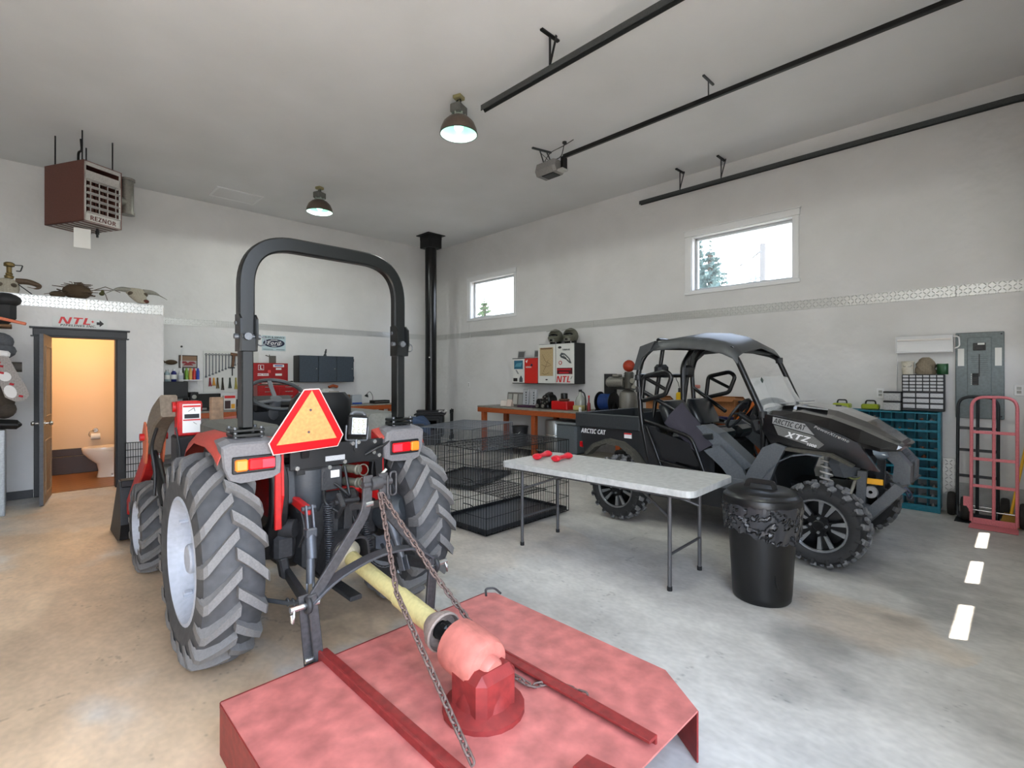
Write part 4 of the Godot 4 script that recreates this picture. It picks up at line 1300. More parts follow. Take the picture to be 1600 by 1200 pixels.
	part(t, "lift_ring", s, bare)
	# drive shaft
	var sh := Node3D.new(); sh.name = "drive_shaft"; t.add_child(sh, true)
	var a := Vector3(0, 0.515, -1.11); var b := Vector3(0, 0.415, -0.27)
	var d := (b - a).normalized()
	var yellow := worn("shaft_yellow", Color(0.80, 0.75, 0.52), 0.5, 0.0, 3.0)
	s = ST()
	cyl(s, a, a + d * 0.55, 0.040, 18); cyl(s, a + d * 0.54, b, 0.046, 18)
	part(sh, "guard_tube", s, yellow)
	s = ST()
	var tb := Basis(d.cross(Vector3.RIGHT).normalized(), d, d.cross(Vector3.RIGHT).normalized().cross(d))
	lathe(s, [Vector2(0.035, -0.06), Vector2(0.075, -0.055), Vector2(0.08, 0.0), Vector2(0.055, 0.03), Vector2(0.042, 0.06)], xf(a, tb), 20)
	part(sh, "guard_cone", s, worn("cone_cream", Color(0.74, 0.70, 0.60), 0.6, 0.0, 4.0))
	s = ST()
	lathe(s, [Vector2(0.046, -0.04), Vector2(0.06, -0.02), Vector2(0.062, 0.0), Vector2(0.08, 0.015), Vector2(0.085, 0.045), Vector2(0.078, 0.05), Vector2(0.07, 0.03), Vector2(0.05, 0.02), Vector2(0.04, 0.02)], xf(b, tb), 22)
	part(sh, "guard_bell", s, worn("bell_grey", Color(0.60, 0.54, 0.50), 0.7, 0.0, 8.0, true))
	s = ST()
	cyl(s, b, b + d * 0.15, 0.036, 14, 0.006)
	box(s, b + d * 0.06, Vector3(0.10, 0.05, 0.05), tb, 0.012); box(s, b + d * 0.11, Vector3(0.05, 0.06, 0.105), tb, 0.012)
	part(sh, "universal_joint", s, worn("joint_black", Color(0.12, 0.12, 0.12), 0.4, 0.3, 8.0, true))
	# gearbox under its shield
	s = ST()
	box(s, Vector3(0, 0.30, 0.03), Vector3(0.2, 0.18, 0.2), Basis.IDENTITY, 0.03)
	lathe(s, [Vector2(0.16, 0), Vector2(0.16, 0.02), Vector2(0.11, 0.04), Vector2(0.1, 0.1)], xf(Vector3(0, 0.208, 0.03)), 20)
	part(t, "gearbox", s, rail_red)
	s = ST()
	var c0 := b + d * 0.13
	lathe(s, [Vector2(0.09, 0.0), Vector2(0.1, 0.004), Vector2(0.104, 0.03), Vector2(0.104, 0.175), Vector2(0.095, 0.195), Vector2(0.05, 0.2), Vector2(0.048, 0.225), Vector2(0.04, 0.235), Vector2(0.0, 0.235)], xf(c0, tb), 26)
	part(t, "gearbox_shield", s, box_red)
	chain(t, [Vector3(0.02, 0.90, -0.79), Vector3(-0.11, 0.55, -0.42), Vector3(-0.25, 0.24, 0.28)], 0.029, rust)
	chain(t, [Vector3(0.03, 0.90, -0.79), Vector3(0.12, 0.55, -0.45), Vector3(0.21, 0.26, -0.12)], 0.029, rust)
	chain(t, [Vector3(0.20, 0.235, -0.02), Vector3(0.22, 0.22, 0.08), Vector3(0.30, 0.222, 0.12), Vector3(0.34, 0.22, 0.3)], 0.029, rust)
	# tail wheel, low behind the deck
	s = ST()
	bar(s, Vector3(0.0, 0.24, 0.5), Vector3(0.0, 0.30, 0.9), 0.08, 0.05)
	for k in [-0.07, 0.07]: bar(s, Vector3(k, 0.30, 0.92), Vector3(k, 0.14, 1.0), 0.012, 0.05)
	part(t, "tail_fork", s, rail_red)
	s = ST()
	lathe(s, [Vector2(0.03, -0.05), Vector2(0.13, -0.05), Vector2(0.14, -0.03), Vector2(0.14, 0.03), Vector2(0.13, 0.05), Vector2(0.03, 0.05)], xf(Vector3(0, 0.141, 1.0), AXIS_X), 24)
	part(t, "tail_wheel", s, worn("tyre", Color(0.31, 0.30, 0.295), 0.78))

# ---------- the side-by-side vehicle ----------
# root on the floor below its middle; +z is the front, -x the side that faces the camera
const SIDE := Basis(Vector3(0, 0, 1), Vector3(0, 1, 0), Vector3(-1, 0, 0))   # polygon x -> z, polygon y -> y

func knobby_wheel(parent: Node3D, called: String, at: Vector3, out_side: float, m_tyre: Material, m_knob: Material, m_alloy: Material, m_black: Material):
	var w := Node3D.new(); w.name = called
	parent.add_child(w, true); w.position = at
	var r := 0.33; var half := 0.125; var o := out_side
	var rim := 0.2
	var s := ST()
	lathe(s, [Vector2(rim - 0.01, -half * 0.8), Vector2(rim + 0.01, -half * 0.92), Vector2(rim + 0.05, -half * 1.02), Vector2(0.28, -half * 0.98), Vector2(0.302, -half * 0.7), Vector2(0.31, 0), Vector2(0.302, half * 0.7), Vector2(0.28, half * 0.98), Vector2(rim + 0.05, half * 1.02), Vector2(rim + 0.01, half * 0.92), Vector2(rim - 0.01, half * 0.8)], xf(Vector3.ZERO, AXIS_X), 44)
	part(w, "tyre", s, m_tyre)
	# tread blocks: a middle pair and a shoulder pair for each pitch
	var block := func(x: float, rr: float, size: Vector3, tilt: float, yaw: float) -> ArrayMesh:
		var q := ST()
		box(q, Vector3(x, rr, 0), size, Basis(Vector3.FORWARD, tilt) * Basis(Vector3.UP, yaw), 0.006)
		return mesh_of(q)
	var n := 17
	var mid_a: ArrayMesh = block.call(0.028, 0.318, Vector3(0.056, 0.028, 0.032), 0.05, 0.7)
	var mid_b: ArrayMesh = block.call(-0.028, 0.318, Vector3(0.056, 0.028, 0.032), -0.05, -0.7)
	var sh_a: ArrayMesh = block.call(0.098, 0.306, Vector3(0.06, 0.032, 0.042), 0.42, 0.35)
	var sh_b: ArrayMesh = block.call(-0.098, 0.306, Vector3(0.06, 0.032, 0.042), -0.42, -0.35)
	var sd_a: ArrayMesh = block.call(0.126, 0.276, Vector3(0.016, 0.045, 0.03), 0.1, 0.0)
	var sd_b: ArrayMesh = block.call(-0.126, 0.276, Vector3(0.016, 0.045, 0.03), -0.1, 0.0)
	for i in n:
		var a := TAU * i / n
		share(w, "tread_block", mid_a, m_knob, xf(Vector3.ZERO, Basis(Vector3.RIGHT, a)))
		share(w, "tread_block", mid_b, m_knob, xf(Vector3.ZERO, Basis(Vector3.RIGHT, a + PI / n)))
		share(w, "tread_block", sh_a, m_knob, xf(Vector3.ZERO, Basis(Vector3.RIGHT, a + 0.12)))
		share(w, "tread_block", sh_b, m_knob, xf(Vector3.ZERO, Basis(Vector3.RIGHT, a + PI / n + 0.12)))
		if o > 0: share(w, "side_block", sd_a, m_tyre, xf(Vector3.ZERO, Basis(Vector3.RIGHT, a + 0.12)))
		else: share(w, "side_block", sd_b, m_tyre, xf(Vector3.ZERO, Basis(Vector3.RIGHT, a + PI / n + 0.12)))
	# alloy: black dish, machined lip and forked spokes
	s = ST()
	lathe(s, [Vector2(rim + 0.004, o * half * 0.9), Vector2(rim - 0.012, o * half * 0.82), Vector2(rim - 0.02, o * half * 0.4), Vector2(rim - 0.03, -o * half * 0.2), Vector2(0.07, -o * half * 0.1), Vector2(0, -o * half * 0.1)], xf(Vector3.ZERO, AXIS_X), 32)
	part(w, "dish", s, m_black)
	s = ST()
	lathe(s, [Vector2(rim + 0.006, o * half * 0.86), Vector2(rim + 0.004, o * half * 0.97), Vector2(rim - 0.008, o * half * 0.95), Vector2(rim - 0.012, o * half * 0.84)], xf(Vector3.ZERO, AXIS_X), 40)
	part(w, "lip", s, m_alloy)
	var sp := ST()
	for k in [-1.0, 1.0]:
		prism(sp, [Vector2(0.012 * k, 0.085), Vector2(0.030 * k, 0.09), Vector2(0.066 * k, rim - 0.012), Vector2(0.030 * k, rim - 0.006)], 0.018, xf(Vector3(o * half * 0.7, 0, 0), Basis(Vector3(0, 0, 1), Vector3(0, 1, 0), Vector3(-1, 0, 0))))
	var spm := mesh_of(sp)
	var bp := ST()
	prism(bp, [Vector2(-0.03, 0.05), Vector2(0.03, 0.05), Vector2(0.06, rim - 0.01), Vector2(-0.06, rim - 0.01)], 0.02, xf(Vector3(o * half * 0.56, 0, 0), Basis(Vector3(0, 0, 1), Vector3(0, 1, 0), Vector3(-1, 0, 0))))
	var bpm := mesh_of(bp)
	for i in 5:
		share(w, "spoke_face", spm, m_alloy, xf(Vector3.ZERO, Basis(Vector3.RIGHT, TAU * i / 5 + 0.35)))
		share(w, "spoke", bpm, m_black, xf(Vector3.ZERO, Basis(Vector3.RIGHT, TAU * i / 5 + 0.35)))
	s = ST()
	cyl(s, Vector3(o * half * 0.3, 0, 0), Vector3(o * half * 0.72, 0, 0), 0.075, 6)
	cyl(s, Vector3(o * half * 0.7, 0, 0), Vector3(o * half * 0.92, 0, 0), 0.04, 12, 0.005)
	part(w, "hub", s, m_black)
	s = ST()
	for i in 4: cyl(s, Vector3(o * half * 0.66, cos(TAU * i / 4.0) * 0.055, sin(TAU * i / 4.0) * 0.055), Vector3(o * half * 0.86, cos(TAU * i / 4.0) * 0.055, sin(TAU * i / 4.0) * 0.055), 0.011, 6)
	pieces(w, "wheel_nut", s, m_alloy)

func build_utv():
	var t := thing("side_by_side", "black side-by-side utility vehicle with roof and cargo bed, nose towards the hand trucks", "utility vehicle", Vector3(5.2, 0, -2.05))
	var plastic := worn("utv_plastic", Color(0.12, 0.125, 0.135), 0.5, 0.0, 3.0)
	var gloss := mat("utv_gloss", Color(0.035, 0.036, 0.042), 0.14)
	gloss.clearcoat_enabled = true; gloss.clearcoat = 0.6; gloss.clearcoat_roughness = 0.1
	var greyp := worn("utv_grey", Color(0.37, 0.39, 0.41), 0.4, 0.0, 3.0)
	var tube_b := mat("utv_tube", Color(0.055, 0.058, 0.062), 0.3)
	var roofm := worn("utv_roof", Color(0.25, 0.26, 0.265), 0.45, 0.0, 1.2)
	var tyre := worn("utv_tyre", Color(0.16, 0.16, 0.165), 0.7, 0.0, 4.0, true)
	var knob := worn("utv_knob", Color(0.47, 0.47, 0.475), 0.65, 0.0, 8.0, true)
	var alloy := mat("alloy", Color(0.72, 0.73, 0.74), 0.3, 0.85)
	var rimb := mat("rim_black", Color(0.045, 0.045, 0.05), 0.35)
	var grime := worn("utv_grime", Color(0.30, 0.29, 0.255), 0.85, 0.0, 6.0, true)
	var silver := worn("utv_silver", Color(0.60, 0.60, 0.60), 0.5, 0.1, 8.0)
	var white := mat("decal_white", Color(0.86, 0.86, 0.86), 0.45)
	var ink := mat("ink", Color(0.1, 0.1, 0.11), 0.6)
	for z in [0.93, -0.93]:
		for sd in [-1.0, 1.0]:
			knobby_wheel(t, "wheel", Vector3(sd * 0.655, 0.333, z), sd, tyre, knob, alloy, rimb)
	# frame
	var s := ST()
	box(s, Vector3(0, 0.34, -0.1), Vector3(1.0, 0.10, 1.5), Basis.IDENTITY, 0.01)
	box(s, Vector3(0, 0.44, 0.85), Vector3(0.42, 0.22, 0.6), Basis.IDENTITY, 0.02)
	box(s, Vector3(0, 0.5, -0.95), Vector3(0.5, 0.26, 0.7), Basis.IDENTITY, 0.02)
	part(t, "frame", s, plastic)
	s = ST()
	prism(s, [Vector2(-0.7, 0.42), Vector2(-0.62, 0.30), Vector2(0.50, 0.30), Vector2(0.58, 0.42), Vector2(0.5, 0.48), Vector2(-0.6, 0.48)], 0.10, xf(Vector3(-0.60, 0, 0), SIDE))
	prism(s, [Vector2(-0.7, 0.42), Vector2(-0.62, 0.30), Vector2(0.50, 0.30), Vector2(0.58, 0.42), Vector2(0.5, 0.48), Vector2(-0.6, 0.48)], 0.10, xf(Vector3(0.60, 0, 0), SIDE))
	pieces(t, "rocker_panel", s, plastic)
	# lower body panels on each side
	for sd in [-1.0, 1.0]:
		s = ST()
		prism(s, [Vector2(-0.72, 1.0), Vector2(-0.55, 0.98), Vector2(-0.30, 0.62), Vector2(-0.12, 0.58), Vector2(-0.05, 0.44), Vector2(-0.55, 0.44), Vector2(-0.66, 0.62), Vector2(-0.74, 0.72)], 0.05, xf(Vector3(sd * 0.60, 0, 0), SIDE))
		part(t, "side_panel", s, plastic)
		s = ST()
		prism(s, [Vector2(-0.05, 0.80), Vector2(0.10, 0.86), Vector2(0.30, 0.68), Vector2(0.40, 0.48), Vector2(0.30, 0.44), Vector2(0.12, 0.66)], 0.04, xf(Vector3(sd * 0.60, 0, 0), SIDE))
		box(s, Vector3(sd * 0.60, 0.52, 0.16), Vector3(0.05, 0.12, 0.34))
		part(t, "foot_guard", s, greyp)
		# front flare behind the wheel: arc about the front wheel
		s = ST()
		var rows := []
		for k in 10:
			var a := deg_to_rad(lerpf(205, 88, k / 9.0))
			var rr := 0.47 + 0.04 * sin(k * 0.35)
			var y := 0.36 + sin(a) * rr * 1.12; var z := 0.93 + cos(a) * rr * 0.97
			rows.append([Vector3(sd * 0.30, y + 0.02, z), Vector3(sd * 0.60, y, z), Vector3(sd * 0.71, y - 0.015, z)])
		sheet(s, rows, Vector3(0, -0.012, -0.008))
		part(t, "front_wheel_arch", s, greyp)
		s = ST()
		prism(s, [Vector2(0.30, 0.46), Vector2(0.38, 0.68), Vector2(0.50, 0.89), Vector2(0.585, 0.935), Vector2(0.68, 0.91), Vector2(0.60, 0.74), Vector2(0.52, 0.50)], 0.05, xf(Vector3(sd * 0.675, 0, 0), SIDE))
		part(t, "wheel_flare", s, worn("flare_grey", Color(0.36, 0.375, 0.39), 0.45, 0.0, 4.0))
		# side fender with decals
		var f := Node3D.new(); f.name = "front_fender"; t.add_child(f, true)
		s = ST()
		prism(s, [Vector2(0.50, 1.17), Vector2(0.835, 1.12), Vector2(1.05, 1.04), Vector2(1.162, 0.985), Vector2(1.30, 0.78), Vector2(1.14, 0.80), Vector2(0.99, 0.865), Vector2(0.835, 0.872), Vector2(0.569, 0.885), Vector2(0.47, 1.03)], 0.05, xf(Vector3(sd * 0.60, 0, 0), SIDE))
		part(f, "panel", s, gloss)
		s = ST()
		prism(s, [Vector2(0.57, 0.887), Vector2(0.835, 0.872), Vector2(0.99, 0.866), Vector2(1.14, 0.80), Vector2(1.15, 0.815), Vector2(1.0, 0.888), Vector2(0.84, 0.896), Vector2(0.57, 0.91)], 0.10, xf(Vector3(sd * 0.64, 0, 0), SIDE))
		part(f, "fender_lip", s, grime)
		if sd < 0.0:
			var face := Basis(Vector3(0, 0, 1), Vector3(0, 1, 0), Vector3(-1, 0, 0))   # text reads towards +z, faces -x
			var slope := Basis(Vector3(0, 0, 1).rotated(Vector3.RIGHT, 0.20), Vector3(0, 1, 0).rotated(Vector3.RIGHT, 0.20), Vector3(-1, 0, 0))
			s = ST()
			prism(s, [Vector2(0.56, 1.150), Vector2(0.80, 1.108), Vector2(0.87, 1.02), Vector2(0.555, 1.095)], 0.004, xf(Vector3(-0.627, 0, 0), SIDE))
			part(f, "name_plate", s, silver)
			text(f, "lettering", "ARCTIC CAT", 0.042, ink, xf(Vector3(-0.632, 1.096, 0.688), slope), 0.74, true, 0.15)
			s = ST()
			prism(s, [Vector2(0.565, 1.085), Vector2(0.86, 1.015), Vector2(0.94, 0.95), Vector2(0.90, 0.915), Vector2(0.60, 1.00)], 0.004, xf(Vector3(-0.627, 0, 0), SIDE))
			part(f, "model_plate", s, worn("plate_grey", Color(0.42, 0.42, 0.41), 0.5, 0.0, 20.0, true))
			text(f, "lettering", "XTZ", 0.046, white, xf(Vector3(-0.632, 0.995, 0.75), slope), 1.6, true, 0.4)
			text(f, "lettering", "1000", 0.022, white, xf(Vector3(-0.632, 0.938, 0.85), slope), 1.1, true, 0.2)
			text(f, "lettering", "PowerXtreme", 0.022, silver, xf(Vector3(-0.628, 1.04, 0.99), Basis(Vector3(0, 0, 1).rotated(Vector3.RIGHT, 0.40), Vector3(0, 1, 0).rotated(Vector3.RIGHT, 0.40), Vector3(-1, 0, 0))), 1.3, true, 0.2)
	# hood: loft of cross-sections
	s = ST()
	var rings := []
	for k in [[0.36, 0.50, 1.08, 1.20], [0.50, 0.58, 1.13, 1.23], [0.72, 0.60, 1.11, 1.245], [0.95, 0.585, 1.06, 1.205], [1.15, 0.54, 0.985, 1.125], [1.28, 0.48, 0.94, 1.04], [1.37, 0.40, 0.93, 0.975], [1.39, 0.36, 0.925, 0.95]]:
		var rg := []
		for p in [Vector2(-1, -0.25), Vector2(-1, 0.0), Vector2(-0.80, 0.62), Vector2(-0.62, 0.75), Vector2(-0.42, 0.98), Vector2(0, 1.0), Vector2(0.42, 0.98), Vector2(0.62, 0.75), Vector2(0.80, 0.62), Vector2(1, 0.0), Vector2(1, -0.25)]:
			rg.append(Vector3(p.x * k[1], lerpf(k[2], k[3], p.y), k[0]))
		rings.append(rg)
	loft(s, rings, false, true, false)
	var hood := part(t, "hood", s, gloss)
	s = ST()
	for sd in [-1.0, 1.0]:
		prism(s, [Vector2(sd * 0.14, 0.50), Vector2(sd * 0.34, 0.52), Vector2(sd * 0.36, 0.62), Vector2(sd * 0.16, 0.60)], 0.006, xf(Vector3(0, 1.236, 0), Basis(Vector3(1, 0, 0), Vector3(0, 0.03, 1).normalized(), Vector3(0, -1, 0.03).normalized())))
		prism(s, [Vector2(sd * 0.16, 0.64), Vector2(sd * 0.36, 0.66), Vector2(sd * 0.33, 0.90), Vector2(sd * 0.16, 0.86)], 0.006, xf(Vector3(0, 1.30, 0), Basis(Vector3(1, 0, 0), Vector3(0, -0.10, 1).normalized(), Vector3(0, -1, -0.10).normalized())))
	pieces(hood, "hood_decal", s, silver)
	s = ST()
	tube(s, rounded([Vector3(-0.52, 1.13, 0.36), Vector3(-0.34, 1.235, 0.34), Vector3(0.0, 1.27, 0.33), Vector3(0.34, 1.235, 0.34), Vector3(0.52, 1.13, 0.36)], 0.2, 6), 0.028, 8)
	part(t, "cowl_trim", s, plastic)
	s = ST(); cyl(s, Vector3(-0.13, 1.235, 0.93), Vector3(-0.13, 1.245, 0.93), 0.022, 12); part(hood, "hood_latch", s, plastic)
	# nose: headlights, bumper halves, grille, skid plate, winch
	for sd in [-1.0, 1.0]:
		s = ST()
		var rr := []
		for k in [[0.0, 1.0], [0.05, 0.9], [0.075, 0.6]]:
			var rg := []
			for p in [Vector2(-0.12, 0.05), Vector2(0.11, 0.06), Vector2(0.10, -0.05), Vector2(0.0, -0.06), Vector2(-0.10, -0.01)]:
				rg.append(Vector3(sd * (0.35 - p.x * k[1] * -1.0 * -1.0), 0.90 + p.y * k[1], 1.24 + k[0] + absf(p.x + 0.0) * -0.1))
			rr.append(rg)
		loft(s, rr, false, true, true)
		var hl := part(t, "headlight", s, mat("lamp_glass", Color(0.62, 0.68, 0.74), 0.08, 0.35))
		s = ST()
		prism(s, [Vector2(0.20, 0.955), Vector2(0.50, 0.975), Vector2(0.56, 0.90), Vector2(0.62, 0.80), Vector2(0.55, 0.69), Vector2(0.40, 0.69), Vector2(0.30, 0.78), Vector2(0.44, 0.82), Vector2(0.47, 0.935), Vector2(0.22, 0.93)], 0.08, xf(Vector3(0, 0, 1.20), Basis(Vector3(sd, 0, -0.35).normalized(), Vector3(0, 1, 0), Vector3(0.35 * sd, 0, 1).normalized())))
		part(t, "nose_panel", s, greyp)
		s = ST()
		var pr := [Vector2(1.24, 0.945), Vector2(1.32, 0.93), Vector2(1.435, 0.79), Vector2(1.43, 0.655), Vector2(1.36, 0.63), Vector2(1.32, 0.66), Vector2(1.33, 0.79), Vector2(1.22, 0.90)]
		prism(s, pr, 0.13, xf(Vector3(sd * 0.17, 0, 0), SIDE))
		part(t, "bumper_half", s, greyp)
	s = ST(); prism(s, [Vector2(1.30, 0.90), Vector2(1.36, 0.86), Vector2(1.42, 0.78), Vector2(1.415, 0.66), Vector2(1.34, 0.64)], 0.2, xf(Vector3.ZERO, SIDE)); part(t, "bumper_middle", s, plastic)
	s = ST()
	for i in 6:
		var x := -0.085 + 0.034 * i
		bar(s, Vector3(x, 0.93, 1.335), Vector3(x + 0.02, 0.80, 1.425), 0.005, 0.005); bar(s, Vector3(x + 0.02, 0.93, 1.335), Vector3(x, 0.80, 1.425), 0.005, 0.005)
	for i in 5: bar(s, Vector3(-0.1, 0.93 - 0.03 * i, 1.337 + 0.02 * i), Vector3(0.1, 0.93 - 0.03 * i, 1.337 + 0.02 * i), 0.005, 0.005)
	part(t, "grille", s, mat("grille", Color(0.3, 0.31, 0.33), 0.4, 0.4))
	s = ST()
	sheet(s, [[Vector3(-0.36, 0.66, 1.36), Vector3(0.36, 0.66, 1.36)], [Vector3(-0.38, 0.5, 1.32), Vector3(0.38, 0.5, 1.32)], [Vector3(-0.34, 0.30, 1.16), Vector3(0.34, 0.30, 1.16)], [Vector3(-0.32, 0.24, 0.9), Vector3(0.32, 0.24, 0.9)]], Vector3(0, -0.006, 0.008), false)
	part(t, "skid_plate", s, worn("skid", Color(0.40, 0.40, 0.405), 0.5, 0.3, 4.0))
	for sd in [-1.0, 1.0]:
		s = ST()
		prism(s, [Vector2(1.12, 0.74), Vector2(1.10, 0.36), Vector2(1.17, 0.32), Vector2(1.43, 0.63), Vector2(1.36, 0.67), Vector2(1.20, 0.47), Vector2(1.17, 0.48), Vector2(1.18, 0.74)], 0.05, xf(Vector3(sd * 0.385, 0, 0), SIDE))
		part(t, "skid_bracket", s, worn("flare_grey", Color(0.36, 0.375, 0.39), 0.45, 0.0, 4.0))
	s = ST(); box(s, Vector3(-0.36, 0.66, 1.2), Vector3(0.02, 0.045, 0.16)); part(t, "yellow_tag", s, mat("tag_yellow", Color(0.92, 0.66, 0.10), 0.5))
	s = ST(); lathe(s, [Vector2(0.014, 0.0), Vector2(0.014, 0.02), Vector2(0.045, 0.02), Vector2(0.05, 0.01), Vector2(0.05, 0.0)], xf(Vector3(-0.36, 0.575, 1.2), Basis(Vector3(0, 1, 0), Vector3(-1, 0, 0), Vector3(0, 0, 1))), 20); part(t, "winch_drum", s, silver)
	s = ST(); tube(s, rounded([Vector3(-0.1, 0.60, 1.38), Vector3(-0.1, 0.55, 1.43), Vector3(-0.06, 0.50, 1.41), Vector3(-0.04, 0.55, 1.38)], 0.03), 0.008, 6); part(t, "tow_hook", s, mat("hook_blue", Color(0.28, 0.30, 0.38), 0.35, 0.6))
	# suspension
	for z in [0.93, -0.93]:
		for sd in [-1.0, 1.0]:
			s = ST()
			for k in [[0.30, -0.16], [0.30, 0.16], [0.44, -0.12], [0.44, 0.12]]:
				rod(s, Vector3(sd * 0.20, k[0] + 0.06, z + k[1]), Vector3(sd * 0.54, k[0], z), 0.016, 8)
			cyl(s, Vector3(sd * 0.2, 0.37, z), Vector3(sd * 0.60, 0.34, z), 0.02, 10)
			box(s, Vector3(sd * 0.555, 0.36, z), Vector3(0.06, 0.2, 0.08), Basis.IDENTITY, 0.01)
			part(t, "suspension_arm", s, plastic)
			s = ST(); cyl(s, Vector3(sd * 0.47, 0.40, z - 0.02), Vector3(sd * 0.41, 0.84, z - 0.02), 0.024, 10); var sk := part(t, "shock", s, silver)
			s = ST(); coil(s, Vector3(sd * 0.462, 0.52, z - 0.02), Vector3(sd * 0.413, 0.80, z - 0.02), 0.043, 6, 0.009)
			part(sk, "coil_spring", s, mat("spring_white", Color(0.80, 0.79, 0.76), 0.4))
	s = ST(); rod(s, Vector3(-0.37, 0.66, 1.1), Vector3(-0.50, 0.40, 1.04), 0.013, 8); part(t, "tie_rod", s, worn("bone_grime", Color(0.62, 0.60, 0.54), 0.6))
	s = ST(); tube(s, rounded([Vector3(-0.4, 0.80, 1.0), Vector3(-0.44, 0.70, 1.02), Vector3(-0.42, 0.66, 1.12), Vector3(-0.38, 0.74, 1.17)], 0.05, 5), 0.007, 6); part(t, "brake_hose", s, mat("hose_green", Color(0.42, 0.43, 0.22), 0.5))
	# cargo bed
	s = ST()
	box(s, Vector3(0, 0.955, -1.15), Vector3(1.22, 0.03, 0.80))
	for sd in [-1.0, 1.0]: box(s, Vector3(sd * 0.605, 1.0, -1.15), Vector3(0.035, 0.155, 0.84), Basis.IDENTITY, 0.008)
	box(s, Vector3(0, 1.0, -1.555), Vector3(1.2, 0.155, 0.03)); box(s, Vector3(0, 1.02, -0.745), Vector3(1.2, 0.19, 0.03))
	part(t, "cargo_bed", s, worn("bed_grey", Color(0.19, 0.205, 0.215), 0.45, 0.1, 3.0))
	for sd in [-1.0, 1.0]:
		s = ST()
		prism(s, [Vector2(-1.52, 0.93), Vector2(-0.74, 0.93), Vector2(-0.70, 0.72), Vector2(-0.80, 0.70), Vector2(-0.92, 0.78), Vector2(-1.10, 0.80), Vector2(-1.25, 0.74), Vector2(-1.34, 0.66), Vector2(-1.45, 0.60)], 0.03, xf(Vector3(sd * 0.585, 0, 0), SIDE))
		var rf := part(t, "rear_fender", s, plastic)
		s = ST()
		prism(s, [Vector2(-0.66, 0.60), Vector2(-0.78, 0.72), Vector2(-0.92, 0.80), Vector2(-1.10, 0.82), Vector2(-1.26, 0.76), Vector2(-1.38, 0.64), Vector2(-1.35, 0.62), Vector2(-1.24, 0.72), Vector2(-1.10, 0.77), Vector2(-0.93, 0.76), Vector2(-0.80, 0.68), Vector2(-0.70, 0.58)], 0.12, xf(Vector3(sd * 0.64, 0, 0), SIDE))
		part(rf, "fender_lip", s, grime)
		if sd < 0.0:
			text(rf, "lettering", "ARCTIC CAT", 0.05, white, xf(Vector3(-0.603, 0.875, -1.33), Basis(Vector3(0, 0, 1), Vector3(0, 1, 0), Vector3(-1, 0, 0))), 0.85, true, 0.15)
			s = ST(); box(s, Vector3(-0.602, 0.865, -0.88), Vector3(0.004, 0.055, 0.09), Basis.IDENTITY, 0.0); part(rf, "sticker", s, white)
			s = ST(); box(s, Vector3(-0.605, 0.885, -0.88), Vector3(0.004, 0.014, 0.09), Basis.IDENTITY, 0.0); part(rf, "sticker_band", s, mat("label_red", Color(0.75, 0.08, 0.08), 0.5))
	s = ST(); box(s, Vector3(-0.45, 0.70, -1.57), Vector3(0.12, 0.07, 0.06), Basis.IDENTITY, 0.01); part(t, "tail_lamp", s, mat("red_lens", Color(0.80, 0.05, 0.10), 0.2))
	# roll cage
	s = ST()
	for sd in [-1.0, 1.0]:
		tube(s, rounded([Vector3(sd * 0.60, 0.50, -0.60), Vector3(sd * 0.605, 1.05, -0.72), Vector3(sd * 0.60, 1.60, -0.76), Vector3(sd * 0.56, 1.84, -0.60), Vector3(sd * 0.55, 1.83, -0.1), Vector3(sd * 0.56, 1.73, 0.20), Vector3(sd * 0.555, 1.14, 0.46), Vector3(sd * 0.50, 0.70, 0.44)], 0.12, 6), 0.026, 10)
		tube(s, [Vector3(sd * 0.33, 1.05, -0.74), Vector3(sd * 0.32, 1.86, -0.62)], 0.022, 8)
	rod(s, Vector3(-0.60, 1.5, -0.752), Vector3(0.60, 1.5, -0.752), 0.022, 8)
	rod(s, Vector3(-0.56, 1.745, 0.18), Vector3(0.56, 1.745, 0.18), 0.024, 8)
	rod(s, Vector3(-0.56, 1.86, -0.55), Vector3(0.56, 1.86, -0.55), 0.024, 8)
	tube(s, rounded([Vector3(0.0, 0.95, -0.56), Vector3(0.02, 1.62, -0.58), Vector3(0.2, 1.88, -0.50)], 0.08, 4), 0.028, 10)
	rod(s, Vector3(-0.605, 1.36, -0.745), Vector3(-0.48, 1.1, -0.30), 0.022, 8)
	rod(s, Vector3(0.605, 1.36, -0.745), Vector3(0.48, 1.1, -0.30), 0.022, 8)
	part(t, "roll_cage", s, tube_b)
	s = ST()
	for k in [[-0.558, 1.16, 0.455, 0.036], [-0.605, 1.48, -0.756, 0.035], [-0.602, 1.36, -0.745, 0.035], [0.56, 1.66, 0.235, 0.036]]: cyl(s, Vector3(k[0], k[1] - 0.03, k[2]), Vector3(k[0], k[1] + 0.03, k[2]), k[3], 10, 0.005)
	pieces(t, "cage_clamp", s, plastic)
	# side restraint loops
	for e in [[-0.60, -0.02], [0.60, 0.12]]:
		s = ST()
		var x: float = e[0]; var dz: float = e[1]
		tube(s, rounded([Vector3(x, 1.24, -0.70 + dz), Vector3(x, 1.49, -0.67 + dz), Vector3(x, 1.545, -0.42 + dz), Vector3(x, 1.49, -0.36 + dz), Vector3(x, 1.31, -0.43 + dz)], 0.035, 3, true), 0.024, 8, true)
		tube(s, [Vector3(x, 1.47, -0.64 + dz), Vector3(x, 1.36, -0.42 + dz)], 0.02, 6)
		part(t, "side_restraint", s, tube_b)
	# roof
	s = ST()
	var rows := []
